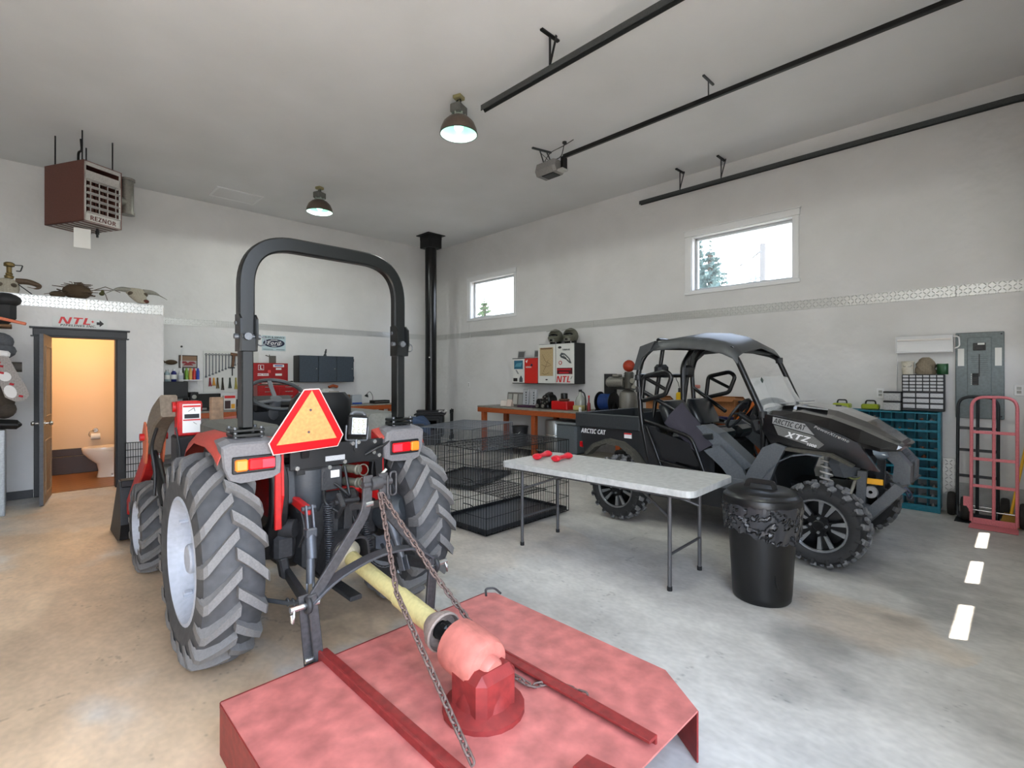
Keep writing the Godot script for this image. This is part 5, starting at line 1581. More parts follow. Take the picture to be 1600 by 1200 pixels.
	for k in [[-0.70, 1.83, 1.79, 0.61], [-0.62, 1.885, 1.85, 0.61], [-0.55, 1.90, 1.855, 0.61], [-0.30, 1.955, 1.87, 0.61], [-0.05, 1.935, 1.845, 0.61], [0.12, 1.89, 1.80, 0.61], [0.21, 1.84, 1.755, 0.60], [0.25, 1.78, 1.70, 0.59]]:
		var row := []
		for j in [-1.0, -0.97, -0.8, -0.4, 0.0, 0.4, 0.8, 0.97, 1.0]:
			var drop := 0.0
			if absf(j) > 0.99: drop = 0.09
			elif absf(j) > 0.9: drop = 0.02
			row.append(Vector3(j * k[3], lerpf(k[1], k[2], absf(j)) - drop, k[0]))
		rows.append(row)
	sheet(s, rows, Vector3(0, -0.012, 0.0))
	part(t, "roof", s, roofm)
	for sd in [-1.0, 1.0]:
		s = ST(); prism(s, [Vector2(-0.80, 1.56), Vector2(-0.72, 1.80), Vector2(-0.55, 1.85), Vector2(-0.60, 1.76), Vector2(-0.70, 1.68), Vector2(-0.735, 1.56)], 0.07, xf(Vector3(sd * 0.595, 0, 0), SIDE)); part(t, "roof_corner", s, roofm)
	s = ST()
	box(s, Vector3(-0.2, 1.80, -0.45), Vector3(0.5, 0.05, 0.3), euler(3, 8, 4), 0.015)
	box(s, Vector3(0.25, 1.81, -0.2), Vector3(0.3, 0.06, 0.35), euler(-4, 0, 5), 0.02)
	pieces(t, "roof_pouch", s, plastic)
	# windscreen
	var acrylic := mat("acrylic", Color(0.86, 0.88, 0.88, 0.16), 0.04)
	acrylic.transparency = BaseMaterial3D.TRANSPARENCY_ALPHA
	s = ST()
	var wr := []
	for k in [[0.60, 1.13, 0.0], [0.47, 1.32, 0.005], [0.40, 1.47, 0.01]]:
		var row := []
		for j in [-1.0, -0.75, -0.3, 0.3, 0.75, 1.0]:
			row.append(Vector3(j * 0.53, k[1] + 0.03 * (1.0 - j * j), k[0] - (0.10 if absf(j) > 0.9 else (0.02 if absf(j) > 0.5 else 0.0)) - 0.02))
		wr.append(row)
	sheet(s, wr, Vector3(0, 0.0, 0.004))
	part(t, "windscreen", s, acrylic)
	s = ST(); box(s, Vector3(-0.42, 1.46, 0.40), Vector3(0.05, 0.035, 0.006), euler(-20, 0, 30)); part(t, "sticker", s, mat("sticker_green", Color(0.14, 0.22, 0.18), 0.5))
	# seats and headrests
	for sd in [-1.0, 1.0]:
		var st := Node3D.new(); st.name = "seat"; t.add_child(st, true)
		s = ST()
		var rr := []
		for k in [[0.98, 0.24, 0.07, -0.44], [1.04, 0.255, 0.075, -0.46], [1.18, 0.25, 0.065, -0.52], [1.24, 0.2, 0.05, -0.54]]:
			var rg := []
			for p in [Vector2(-1, -0.5), Vector2(-0.75, -1), Vector2(0.75, -1), Vector2(1, -0.5), Vector2(1, 0.5), Vector2(0.75, 1), Vector2(-0.75, 1), Vector2(-1, 0.5)]: rg.append(Vector3(sd * 0.30 + p.x * k[1], k[0], k[3] + p.y * k[2]))
			rr.append(rg)
		loft(s, rr, false, true, true)
		part(st, "seat_back", s, worn("seat_dark", Color(0.13, 0.145, 0.155), 0.3, 0.0, 3.0))
		s = ST(); box(s, Vector3(sd * 0.30, 0.90, -0.20), Vector3(0.50, 0.12, 0.48), euler(-8, 0, 0), 0.04); part(st, "seat_cushion", s, worn("seat_dark", Color(0.13, 0.145, 0.155), 0.3))
		s = ST()
		prism(s, [Vector2(-0.26, 1.0), Vector2(-0.08, 1.03), Vector2(0.05, 0.96), Vector2(0.17, 0.86), Vector2(0.36, 0.70), Vector2(0.25, 0.62), Vector2(0.10, 0.74), Vector2(-0.02, 0.84), Vector2(-0.2, 0.86)], 0.2, xf(Vector3(sd * 0.44, 0, 0), SIDE))
		part(st, "seat_shell", s, greyp)
		s = ST(); box(s, Vector3(sd * 0.30, 1.55, -0.66), Vector3(0.2, 0.14, 0.09), Basis.IDENTITY, 0.03); part(st, "headrest", s, plastic)
	s = ST(); box(s, Vector3(0, 0.62, -0.25), Vector3(1.05, 0.46, 0.5), Basis.IDENTITY, 0.03); part(t, "seat_base", s, plastic)
	s = ST(); box(s, Vector3(0, 0.40, 0.25), Vector3(1.1, 0.03, 0.6)); box(s, Vector3(0, 0.75, 0.50), Vector3(1.08, 0.66, 0.05), euler(-12, 0, 0)); part(t, "floor_pan", s, plastic)
	# door bars and the dark cloth hung over them
	for sd in [-1.0, 1.0]:
		s = ST()
		tube(s, rounded([Vector3(sd * 0.64, 1.04, -0.66), Vector3(sd * 0.66, 0.92, -0.15), Vector3(sd * 0.66, 0.54, 0.0), Vector3(sd * 0.62, 0.42, 0.0)], 0.08, 5), 0.018, 8)
		tube(s, rounded([Vector3(sd * 0.64, 0.98, -0.64), Vector3(sd * 0.66, 0.84, -0.56), Vector3(sd * 0.66, 0.50, -0.42), Vector3(sd * 0.62, 0.42, -0.42)], 0.08, 5), 0.016, 8)
		bar(s, Vector3(sd * 0.655, 0.66, -0.48), Vector3(sd * 0.655, 0.60, -0.04), 0.05, 0.012)
		part(t, "door_bar", s, tube_b)
		s = ST()
		prism(s, [Vector2(-0.58, 0.96), Vector2(-0.18, 0.86), Vector2(-0.06, 0.64), Vector2(-0.45, 0.68)], 0.01, xf(Vector3(sd * 0.645, 0, 0), SIDE))
		part(t, "door_net", s, worn("net_black", Color(0.06, 0.06, 0.07), 0.9, 0.0, 20.0, true))
	s = ST()
	var cl := []
	var fold := FastNoiseLite.new(); fold.seed = 4; fold.frequency = 3.0
	for i in 7:
		var row := []
		for j in 7:
			var a := i / 6.0; var b := j / 6.0
			var p: Vector2 = Vector2(-0.44, 1.03).lerp(Vector2(-0.10, 0.77), a).lerp(Vector2(-0.32, 1.235).lerp(Vector2(0.02, 0.86), a), b)
			row.append(Vector3(-0.635 - 0.03 * fold.get_noise_2d(p.x, p.y) + 0.13 * b * b, p.y, p.x))
		cl.append(row)
	sheet(s, cl, Vector3(-0.004, 0, 0))
	part(t, "seat_cloth", s, worn("cloth_plum", Color(0.20, 0.185, 0.225), 0.85, 0.0, 8.0), "dark plum cloth draped over the seat edge")
	# steering wheel
	s = ST(); ring(s, Vector3(-0.28, 1.14, 0.14), Vector3(0, 0.55, -0.85), 0.16, 0.014, 26, 7)
	cyl(s, Vector3(-0.28, 1.14, 0.14), Vector3(-0.28, 0.98, 0.4), 0.025, 10)
	bar(s, Vector3(-0.43, 1.14, 0.14), Vector3(-0.13, 1.14, 0.14), 0.03, 0.012)
	part(t, "steering_wheel", s, plastic)
	s = ST(); box(s, Vector3(0, 1.06, 0.40), Vector3(1.05, 0.16, 0.14), euler(-20, 0, 0), 0.04); part(t, "dash", s, plastic)

# ---------- table, bin, crates, and everything along the right wall ----------
func folding_table():
	var t := thing("folding_table", "grey-white plastic folding table standing in front of the utility vehicle", "table", Vector3(3.47, 0, -2.36), 2.5)
	var top := worn("table_plastic", Color(0.76, 0.76, 0.745), 0.5, 0.0, 1.2)
	var leg := mat("table_leg", Color(0.36, 0.355, 0.36), 0.4, 0.5)
	var flatb := Basis(Vector3(1, 0, 0), Vector3(0, 0, 1), Vector3(0, -1, 0))
	for e in [[-0.915, -0.002], [0.002, 0.835]]:
		var s := ST()
		var a: float = e[0]; var b: float = e[1]
		var out := []
		var r := 0.07
		for c in [[-0.38, a, -1, -1], [0.38, a, 1, -1], [0.38, b, 1, 1], [-0.38, b, -1, 1]]:
			var rr: float = r if (absf(c[1]) > 0.1) else 0.004
			var cx: float = c[0] - c[2] * rr; var cz: float = c[1] - c[3] * rr
			var a0 := {[-1, -1]: PI, [1, -1]: 1.5 * PI, [1, 1]: 0.0, [-1, 1]: 0.5 * PI}[[c[2], c[3]]] as float
			for k in 5: out.append(Vector2(cx + rr * cos(a0 + PI / 2 * k / 4), cz + rr * sin(a0 + PI / 2 * k / 4)))
		prism(s, out, 0.045, xf(Vector3(0, 0.7175, 0), flatb))
		part(t, "top_half", s, top)
	for z in [[-0.76, -0.30, 1.0], [0.62, 0.15, -1.0]]:
		var s := ST()
		for x in [-0.255, 0.255]: rod(s, Vector3(x, 0.005, z[0]), Vector3(x, 0.69, z[0]), 0.0145, 10)
		rod(s, Vector3(-0.255, 0.66, z[0]), Vector3(0.255, 0.66, z[0]), 0.012, 8)
		rod(s, Vector3(-0.255, 0.25, z[0]), Vector3(0.255, 0.25, z[0]), 0.010, 8)
		var lf := part(t, "leg_frame", s, leg)
		s = ST()
		for x in [-0.255, 0.255]: cyl(s, Vector3(x, 0.0, z[0]), Vector3(x, 0.03, z[0]), 0.018, 10)
		pieces(lf, "foot", s, mat("rubber", Color(0.06, 0.06, 0.06), 0.7))
		s = ST()
		rod(s, Vector3(-0.245, 0.50, z[0]), Vector3(0.0, 0.69, z[1]), 0.010, 8); rod(s, Vector3(0.245, 0.50, z[0]), Vector3(0.0, 0.69, z[1]), 0.010, 8)
		part(t, "brace", s, leg)
	var s := ST()
	for x in [-0.33, 0.33]: box(s, Vector3(x, 0.685, 0), Vector3(0.025, 0.025, 1.6))
	pieces(t, "side_rail", s, leg)
	# two red toy bones
	for e in [[Vector3(3.44, 0.74, -3.10), 14.0, "red rubber dog bone on the table, the one further back"], [Vector3(3.48, 0.74, -2.90), 8.0, "red rubber dog bone on the table, the one nearer the middle"]]:
		s = ST()
		var rings := []
		for i in 17:
			var x := lerpf(-0.125, 0.125, i / 16.0)
			var r := 0.021 + 0.012 * clampf((absf(x) - 0.05) / 0.05, 0, 1)
			if absf(x) > 0.116: r *= 0.7
			var rg := []
			for k in 12:
				var an := TAU * k / 12
				var wide := 1.0 + 0.45 * clampf((absf(x) - 0.06) / 0.03, 0, 1) * absf(cos(an))
				rg.append(Vector3(x, 0.03 + sin(an) * r * 0.9, cos(an) * r * wide))
			rings.append(rg)
		loft(s, rings, false, true, true)
		single("toy_bone", e[2], "dog toy", s, mat("bone_red", Color(0.80, 0.12, 0.18), 0.4), e[0], e[1], "red toy bones on the folding table")

func trash_can():
	var t := thing("trash_can", "black plastic trash can with lid and a black bag folded over its rim", "trash can", Vector3(3.60, 0, -1.245))
	t.scale = Vector3(0.92, 0.98, 0.92)
	var black := worn("can_black", Color(0.055, 0.055, 0.058), 0.4, 0.0, 4.0)
	var s := ST()
	lathe(s, [Vector2(0, 0.0), Vector2(0.185, 0.0), Vector2(0.195, 0.012), Vector2(0.2, 0.05), Vector2(0.235, 0.63), Vector2(0.245, 0.635), Vector2(0.245, 0.66), Vector2(0.225, 0.66), Vector2(0.19, 0.05)], xf(Vector3.ZERO), 40)
	part(t, "body", s, black)
	s = ST()
	tube(s, rounded([Vector3(-0.155, 0.22, 0.145), Vector3(-0.15, 0.13, 0.152), Vector3(-0.05, 0.085, 0.197), Vector3(0.12, 0.075, 0.168)], 0.05, 4), 0.004, 5)
	part(t, "moulded_line", s, black)
	s = ST()
	lathe(s, [Vector2(0.235, 0.655), Vector2(0.268, 0.655), Vector2(0.272, 0.67), Vector2(0.262, 0.705), Vector2(0.245, 0.715), Vector2(0.235, 0.735), Vector2(0.2, 0.752), Vector2(0.1, 0.76), Vector2(0, 0.762)], xf(Vector3.ZERO), 40)
	var lid := part(t, "lid", s, worn("lid_black", Color(0.075, 0.075, 0.08), 0.35, 0.0, 4.0))
	s = ST()
	sweep(s, rounded([Vector3(-0.02, 0.755, -0.10), Vector3(-0.02, 0.80, -0.085), Vector3(-0.02, 0.80, 0.085), Vector3(-0.02, 0.755, 0.10)], 0.02, 4), rect(0.035, 0.012), Vector3.RIGHT)
	part(lid, "handle", s, black)
	# bag: a crinkled skirt
	var n := FastNoiseLite.new(); n.seed = 15; n.frequency = 5.5; n.fractal_octaves = 3
	var rows := []
	var rows_n := 16; var cols := 110
	for i in rows_n + 1:
		var row := []
		for j in cols + 1:
			var a := TAU * j / cols
			var b := i / float(rows_n)
			var low := 0.455 + 0.035 * sin(a * 2.0 + 0.6) + 0.03 * n.get_noise_2d(cos(a) * 0.6, sin(a) * 0.6)
			var y := lerpf(0.668, low, b)
			var base := 0.20 + (y / 0.63) * 0.037 + 0.012
			var p := Vector3(cos(a), 0, sin(a))
			var w := (n.get_noise_3d(p.x * 0.4, y * 0.9, p.z * 0.4) * 0.022 + n.get_noise_3d(p.x * 0.9, y * 0.5 + 4.0, p.z * 0.9) * 0.012) * (0.35 + 0.65 * b)
			var r := base + 0.02 + w
			if j == cols: row.append(row[0])
			else: row.append(Vector3(p.x * r, y, p.z * r))
		rows.append(row)
	s = ST()
	sheet(s, rows, Vector3(0, 0.0015, 0))
	part(t, "bag", s, mat("bag_plastic", Color(0.20, 0.20, 0.21), 0.26))

func wire_panel(s: SurfaceTool, o: Vector3, u: Vector3, v: Vector3, nu: int, nv: int, r := 0.0024):
	for i in nu + 1:
		var p := o + u * (i / float(nu))
		sweep(s, [p, p + v], circle(r if i > 0 and i < nu else r * 1.7, 4), Vector3(0.3, 0.5, 0.8), false, true, null, false)
	for j in nv + 1:
		var p := o + v * (j / float(nv))
		sweep(s, [p, p + u], circle(r * 1.3 if j > 0 and j < nv else r * 1.8, 4), Vector3(0.3, 0.5, 0.8), false, true, null, false)

func crate(label: String, at: Vector3, turn: float, size: Vector3, m: Material, divider: bool):
	var t := thing("wire_dog_crate", label, "dog crate", at, turn, "wire dog crates")
	var x := size.x / 2; var z := size.z / 2; var y := size.y
	var defs := [["front_panel", Vector3(-x, 0.02, z), Vector3(2 * x, 0, 0), Vector3(0, y - 0.02, 0), 34, 5], ["back_panel", Vector3(-x, 0.02, -z), Vector3(2 * x, 0, 0), Vector3(0, y - 0.02, 0), 34, 5], ["side_panel", Vector3(-x, 0.02, -z), Vector3(0, 0, 2 * z), Vector3(0, y - 0.02, 0), 21, 5], ["side_panel", Vector3(x, 0.02, -z), Vector3(0, 0, 2 * z), Vector3(0, y - 0.02, 0), 21, 5], ["top_panel", Vector3(-x, y, -z), Vector3(2 * x, 0, 0), Vector3(0, 0, 2 * z), 24, 5], ["floor_panel", Vector3(-x, 0.02, -z), Vector3(2 * x, 0, 0), Vector3(0, 0, 2 * z), 16, 6]]
	for d in defs:
		var s := ST()
		wire_panel(s, d[1], d[2], d[3], d[4], d[5])
		part(t, d[0], s, m)
	var s := ST()
	box(s, Vector3(0, 0.028, 0), Vector3(size.x - 0.03, 0.012, size.z - 0.03))
	for k in [-1.0, 1.0]:
		box(s, Vector3(0, 0.045, k * (z - 0.022)), Vector3(size.x - 0.03, 0.04, 0.012)); box(s, Vector3(k * (x - 0.022), 0.045, 0), Vector3(0.012, 0.04, size.z - 0.03))
	part(t, "tray", s, worn("tray_grey", Color(0.13, 0.14, 0.155), 0.35, 0.0, 3.0))
	if divider:
		s = ST()
		wire_panel(s, Vector3(-0.3, 0.30, -z + 0.03), Vector3(0.58, 0, 0), Vector3(0, 0, 2 * z - 0.06), 16, 8)
		part(t, "inner_shelf", s, m)
	s = ST()
	for k in [0.32, 0.62]:
		tube(s, rounded([Vector3(-x - 0.006, y * k, z * 0.55), Vector3(-x - 0.02, y * k + 0.02, z * 0.5), Vector3(-x - 0.02, y * k + 0.02, z * 0.2), Vector3(-x - 0.006, y * k, z * 0.15)], 0.02), 0.005, 6)
	pieces(t, "latch", s, m)

func long_bench(called: String, label: String, at: Vector3, turn: float, length: float, depth: float, legs: Array, shelf := true):
	var t := thing(called, label, "workbench", at, turn)
	var topm := worn("bench_top", Color(0.58, 0.56, 0.52), 0.5, 0.0, 1.0, true)
	var wood := worn("bench_wood", Color(0.66, 0.31, 0.12), 0.45, 0.0, 1.5)
	var s := ST(); box(s, Vector3(0, 0.885, 0), Vector3(length, 0.03, depth)); part(t, "top", s, topm)
	s = ST(); box(s, Vector3(0, 0.825, depth / 2 - 0.02), Vector3(length - 0.005, 0.09, 0.036)); part(t, "apron", s, wood)
	s = ST(); box(s, Vector3(0, 0.825, -depth / 2 + 0.03), Vector3(length - 0.005, 0.09, 0.036)); part(t, "apron", s, wood)
	for x in legs:
		s = ST(); box(s, Vector3(x, 0.39, depth / 2 - 0.075), Vector3(0.09, 0.78, 0.09)); part(t, "leg", s, wood)
		s = ST(); box(s, Vector3(x, 0.39, -depth / 2 + 0.075), Vector3(0.09, 0.78, 0.09)); part(t, "leg", s, wood)
	if shelf:
		s = ST(); box(s, Vector3(0, 0.16, 0), Vector3(length - 0.1, 0.02, depth - 0.15)); part(t, "low_shelf", s, topm)
	return t

func teal_shelf():
	var t := thing("pigeonhole_shelf", "teal steel pigeonhole shelf with small bins standing against the right wall", "shelf", Vector3(7.24, 0, -1.165))
	var teal := worn("teal", Color(0.09, 0.47, 0.55), 0.42, 0.1, 2.0)
	var L := 1.06; var H := 1.10; var n := 10; var rows := 10
	var s := ST(); box(s, Vector3(0.11, H / 2, 0), Vector3(0.006, H, L), Basis.IDENTITY, 0.0); part(t, "back_panel", s, teal)
	for i in n + 1:
		s = ST(); box(s, Vector3(0.005, H / 2 + 0.02, -L / 2 + L * i / n), Vector3(0.205 if i > 0 and i < n else 0.22, H - 0.04, 0.005), Basis.IDENTITY, 0.0)
		part(t, "divider", s, teal)
	for j in rows + 1:
		s = ST()
		var y: float = 0.05 + (H - 0.06) * j / rows
		box(s, Vector3(0.0, y, 0), Vector3(0.22, 0.006, L))
		if j < rows: box(s, Vector3(-0.11, y + 0.008, 0), Vector3(0.008, 0.026, L + 0.01))
		else: box(s, Vector3(-0.11, y - 0.004, 0), Vector3(0.008, 0.014, L + 0.01))
		part(t, "shelf", s, teal)
	for k in [-1.0, 1.0]:
		s = ST(); box(s, Vector3(-0.112, H / 2, k * (L / 2 - 0.006)), Vector3(0.012, H, 0.026)); part(t, "post", s, teal)
	s = ST(); box(s, Vector3(-0.105, 0.024, 0), Vector3(0.008, 0.045, L)); part(t, "toe_plate", s, teal)
	# small fittings in the bins in view
	var q := RandomNumberGenerator.new(); q.seed = 11
	var cols := [Color(0.62, 0.60, 0.57), Color(0.72, 0.50, 0.24), Color(0.78, 0.78, 0.80), Color(0.45, 0.42, 0.40), Color(0.55, 0.34, 0.26)]
	for j in rows:
		for i in range(4, n):
			if q.randf() < 0.25: continue
			for k in q.randi_range(1, 3):
				var sc := q.randf_range(0.7, 1.2)
				s = ST()
				if q.randf() < 0.5:
					cyl(s, Vector3(-0.022, 0.011, 0) * sc, Vector3(0.022, 0.011, 0) * sc, 0.011 * sc, 8); cyl(s, Vector3(-0.026, 0.011, 0) * sc, Vector3(-0.014, 0.011, 0) * sc, 0.014 * sc, 6)
				else:
					cyl(s, Vector3.ZERO, Vector3(0, 0.026, 0) * sc, 0.016 * sc, 10, 0.003); cyl(s, Vector3(0, 0.02, 0) * sc, Vector3(0, 0.036, 0) * sc, 0.009 * sc, 6)
				var c: int = q.randi_range(0, 4)
				var lab := "%s fitting in the teal shelf, %s row from the top, %s bin from the right" % [["grey", "brass", "silver", "dark", "copper"][c], NTH[rows - 1 - j], NTH[n - 1 - i]]
				var y: float = 0.05 + (H - 0.06) * j / rows + 0.0045
				single("pipe_fitting", lab, "fitting", s, mat("fit%d" % c, cols[c], 0.4, 0.6), Vector3(7.24 + q.randf_range(-0.07, 0.0), y, -1.165 - L / 2 + L * (i + 0.5) / n + q.randf_range(-0.022, 0.022)), q.randf_range(0, 360), "small fittings in the teal bins")

func drawer_cabinet():
	var t := thing("parts_cabinet", "small parts cabinet of many clear drawers on top of the teal shelf", "drawer cabinet", Vector3(7.22, 1.104, -0.785))
	var body := mat("cabinet_body", Color(0.10, 0.10, 0.115), 0.5)
	var clear := worn("clear_drawer", Color(0.82, 0.82, 0.83), 0.25, 0.0, 18.0, true)
	var s := ST(); box(s, Vector3(0.02, 0.205, 0), Vector3(0.12, 0.41, 0.37)); part(t, "body", s, body)
	s = ST()
	var small := ST(); box(small, Vector3.ZERO, Vector3(0.014, 0.026, 0.05), Basis.IDENTITY, 0.003); box(small, Vector3(-0.008, -0.006, 0), Vector3(0.01, 0.004, 0.02))
	var large := ST(); box(large, Vector3.ZERO, Vector3(0.014, 0.044, 0.108), Basis.IDENTITY, 0.003); box(large, Vector3(-0.008, -0.01, 0), Vector3(0.01, 0.004, 0.03))
	var ms := mesh_of(small); var ml := mesh_of(large)
	for j in 5:
		for i in 6: share(t, "drawer", ms, clear, xf(Vector3(-0.045, 0.388 - 0.0375 * j, -0.15 + 0.06 * i)))
	for j in 3:
		for i in 3: share(t, "drawer", ml, clear, xf(Vector3(-0.045, 0.178 - 0.062 * j, -0.12 + 0.12 * i)))

func hand_truck(label: String, at: Vector3, lean: float, w: float, h: float, m: Material, middle: bool, rungs: Array, tan_plate: bool, n_group: String):
	# stands with its nose towards -x; leans back by the given angle towards +x
	var t := thing("hand_truck", label, "hand truck", at, 0.0, n_group)
	var f := Node3D.new(); f.name = "frame"; t.add_child(f, true)
	f.rotation_degrees.z = -lean
	var s := ST()
	tube(s, rounded([Vector3(0, 0.03, -w), Vector3(0, h, -w), Vector3(0, h, w), Vector3(0, 0.03, w)], 0.11, 7), 0.0145, 10)
	part(f, "side_rail", s, m)
	if middle:
		s = ST(); tube(s, [Vector3(0.0, 0.06, 0), Vector3(0.01, h - 0.004, 0)], 0.014, 10); part(f, "middle_rail", s, m)
	for y in rungs:
		s = ST(); box(s, Vector3(0, y, 0), Vector3(0.012, 0.03, 2 * w - 0.01)); part(f, "rung", s, m)
	s = ST(); box(s, Vector3(0, 0.04, 0), Vector3(0.012, 0.06, 2 * w)); part(f, "rung", s, m)
	s = ST(); box(s, Vector3(-0.10, 0.008, 0), Vector3(0.22, 0.008, 2 * w + 0.02)); part(t, "toe_plate", s, m)
	s = ST(); rod(s, Vector3(0.10, 0.125, -w - 0.06), Vector3(0.10, 0.125, w + 0.06), 0.008, 8); part(t, "axle", s, mat("bright_steel", Color(0.78, 0.78, 0.77), 0.25, 0.9))
	for k in [-1.0, 1.0]:
		s = ST(); prism(s, [Vector2(-0.02, 0.03), Vector2(0.02, 0.03), Vector2(0.115, 0.11), Vector2(0.115, 0.14), Vector2(0.06, 0.14), Vector2(0.03, 0.28)], 0.006, xf(Vector3(0, 0, k * (w - 0.006)))); part(t, "wheel_bracket", s, m)
		s = ST()
		lathe(s, [Vector2(0.05, -0.02), Vector2(0.085, -0.035), Vector2(0.115, -0.032), Vector2(0.125, -0.015), Vector2(0.125, 0.015), Vector2(0.115, 0.032), Vector2(0.085, 0.035), Vector2(0.05, 0.02)], xf(Vector3(0.10, 0.1255, k * (w + 0.05)), Basis(Vector3(1, 0, 0), Vector3(0, 0, 1), Vector3(0, -1, 0))), 26)
		var wh := part(t, "wheel", s, worn("truck_tyre", Color(0.17, 0.155, 0.14), 0.8, 0.0, 10.0, true))
		s = ST(); cyl(s, Vector3(0.10, 0.1255, k * (w + 0.05) - 0.022), Vector3(0.10, 0.1255, k * (w + 0.05) + 0.022), 0.055, 14); part(wh, "hub", s, m)
		if tan_plate and k < 0.0:
			s = ST(); box(s, Vector3(-0.01, 0.2, -w - 0.03), Vector3(0.006, 0.15, 0.06)); part(t, "guard_plate", s, m)

func right_side():
	folding_table()
	trash_can()
	var wire := mat("crate_wire", Color(0.085, 0.09, 0.10), 0.35, 0.4)
	var wire2 := mat("crate_wire_silver", Color(0.46, 0.48, 0.51), 0.35, 0.6)
	crate("black wire dog crate right behind the folding table", Vector3(3.69, 0, -3.87), 1.5, Vector3(1.24, 0.80, 0.76), wire, true)
	crate("silver wire dog crate further back, next to the wooden bench", Vector3(4.62, 0, -5.62), 20.0, Vector3(1.22, 0.80, 0.86), wire2, false)
	long_bench("wooden_bench", "orange wooden workbench with grey top along the right wall", Vector3(6.965, 0, -4.95), -90.0, 5.5, 0.76, [-2.62, -1.25, 0.55, 2.6])
	teal_shelf()
	drawer_cabinet()
	# electrical panel
	var t := thing("breaker_panel", "grey electrical breaker panel on the wall above the hand trucks", "electrical panel", Vector3(XR - 0.012, 1.04, -0.33))
	var pg := worn("panel_grey", Color(0.46, 0.50, 0.505), 0.45, 0.1, 2.0)
	var s := ST(); box(s, Vector3(0, 0.463, 0), Vector3(0.022, 0.926, 0.385), Basis.IDENTITY, 0.006); part(t, "cover", s, pg)
	s = ST(); box(s, Vector3(-0.014, 0.56, 0.0), Vector3(0.012, 0.62, 0.19), Basis.IDENTITY, 0.004); var dr := part(t, "dead_front", s, pg)
	s = ST(); box(s, Vector3(-0.024, 0.77, 0.0), Vector3(0.016, 0.08, 0.10)); box(s, Vector3(-0.034, 0.755, 0), Vector3(0.012, 0.03, 0.07)); part(dr, "main_breaker", s, mat("breaker", Color(0.05, 0.05, 0.05), 0.4))
	s = ST(); box(s, Vector3(-0.034, 0.80, 0.015), Vector3(0.006, 0.02, 0.055)); part(dr, "label_strip", s, mat("paper", Color(0.86, 0.86, 0.84), 0.7))
	for i in 10:
		s = ST(); box(s, Vector3(-0.0205, 0.665 - 0.022 * i, 0.0), Vector3(0.003, 0.003, 0.135), Basis.IDENTITY, 0.0); part(dr, "seam", s, mat("seam_grey", Color(0.26, 0.29, 0.295), 0.6))
	s = ST(); box(s, Vector3(-0.021, 0.57, 0.0), Vector3(0.004, 0.24, 0.008), Basis.IDENTITY, 0.0); part(dr, "slot", s, mat("breaker", Color(0.05, 0.05, 0.05), 0.4))
	for i in 6:
		s = ST(); box(s, Vector3(-0.026, 0.475 - 0.021 * i, -0.03), Vector3(0.016, 0.019, 0.05)); part(dr, "breaker", s, mat("breaker", Color(0.05, 0.05, 0.05), 0.4))
		s = ST(); box(s, Vector3(-0.022, 0.475 - 0.021 * i, -0.062), Vector3(0.003, 0.009, 0.008), Basis.IDENTITY, 0.0); part(dr, "number_tag", s, mat("paper", Color(0.86, 0.86, 0.84), 0.7))
	for k in [-0.147, 0.147]:
		s = ST(); box(s, Vector3(-0.0125, 0.66, k), Vector3(0.003, 0.19, 0.052), Basis.IDENTITY, 0.0); part(t, "directory_card", s, mat("paper", Color(0.86, 0.86, 0.84), 0.7))
	s = ST()
	for a in [0.03, 0.9]:
		for k in [-0.17, 0.17]: cyl(s, Vector3(-0.011, a, k), Vector3(-0.016, a, k), 0.008, 8)
	pieces(t, "screw", s, mat("breaker", Color(0.05, 0.05, 0.05), 0.4))
	# shop light
	t = thing("tube_light_fixture", "white fluorescent tube fixture mounted above the parts cabinet", "light fixture", Vector3(7.32, 1.76, -0.79))
	s = ST()
	sheet(s, [[Vector3(0.03, 0.19, -0.245), Vector3(0.03, 0.19, 0.245)], [Vector3(-0.05, 0.185, -0.245), Vector3(-0.05, 0.185, 0.245)], [Vector3(-0.03, 0.10, -0.245), Vector3(-0.03, 0.10, 0.245)], [Vector3(-0.02, 0.02, -0.245), Vector3(-0.02, 0.02, 0.245)], [Vector3(-0.045, 0.0, -0.245), Vector3(-0.045, 0.0, 0.245)]], Vector3(0.004, 0.004, 0), false)
	for k in [-0.247, 0.247]: box(s, Vector3(-0.005, 0.095, k), Vector3(0.085, 0.19, 0.008))
	part(t, "housing", s, m_white_trim)
	s = ST(); rod(s, Vector3(-0.035, 0.145, -0.235), Vector3(-0.035, 0.145, 0.235), 0.013, 12); part(t, "tube", s, mat("tube_white", Color(0.90, 0.88, 0.86), 0.3))
	s = ST(); tube(s, rounded([Vector3(0.0, 0.17, 0.25), Vector3(-0.02, 0.17, 0.30), Vector3(-0.02, 0.06, 0.305), Vector3(0.0, 0.04, 0.26)], 0.04), 0.008, 7); part(t, "cord", s, m_white_trim)
	s = ST(); rod(s, Vector3(0.035, 0.0, -0.245), Vector3(0.035, -0.5, -0.25), 0.004, 6); part(t, "conduit", s, m_white_trim)
	# things on the parts cabinet
	s = ST(); lathe(s, [Vector2(0, 0), Vector2(0.052, 0.0), Vector2(0.058, 0.13), Vector2(0.062, 0.135), Vector2(0.06, 0.15), Vector2(0.05, 0.15), Vector2(0.048, 0.01)], xf(Vector3.ZERO), 20)
	t = thing("pail", "white plastic pail on the left of the parts cabinet top", "pail", Vector3(7.25, 1.515, -0.925))
	part(t, "body", s, worn("pail_white", Color(0.80, 0.77, 0.70), 0.5))
	s = ST(); tube(s, [Vector3(0, 0.14, -0.062), Vector3(-0.05, 0.09, -0.03), Vector3(-0.055, 0.085, 0.03), Vector3(0, 0.14, 0.062)], 0.003, 5); part(t, "bail", s, mat("bright_steel", Color(0.78, 0.78, 0.77), 0.25, 0.9))
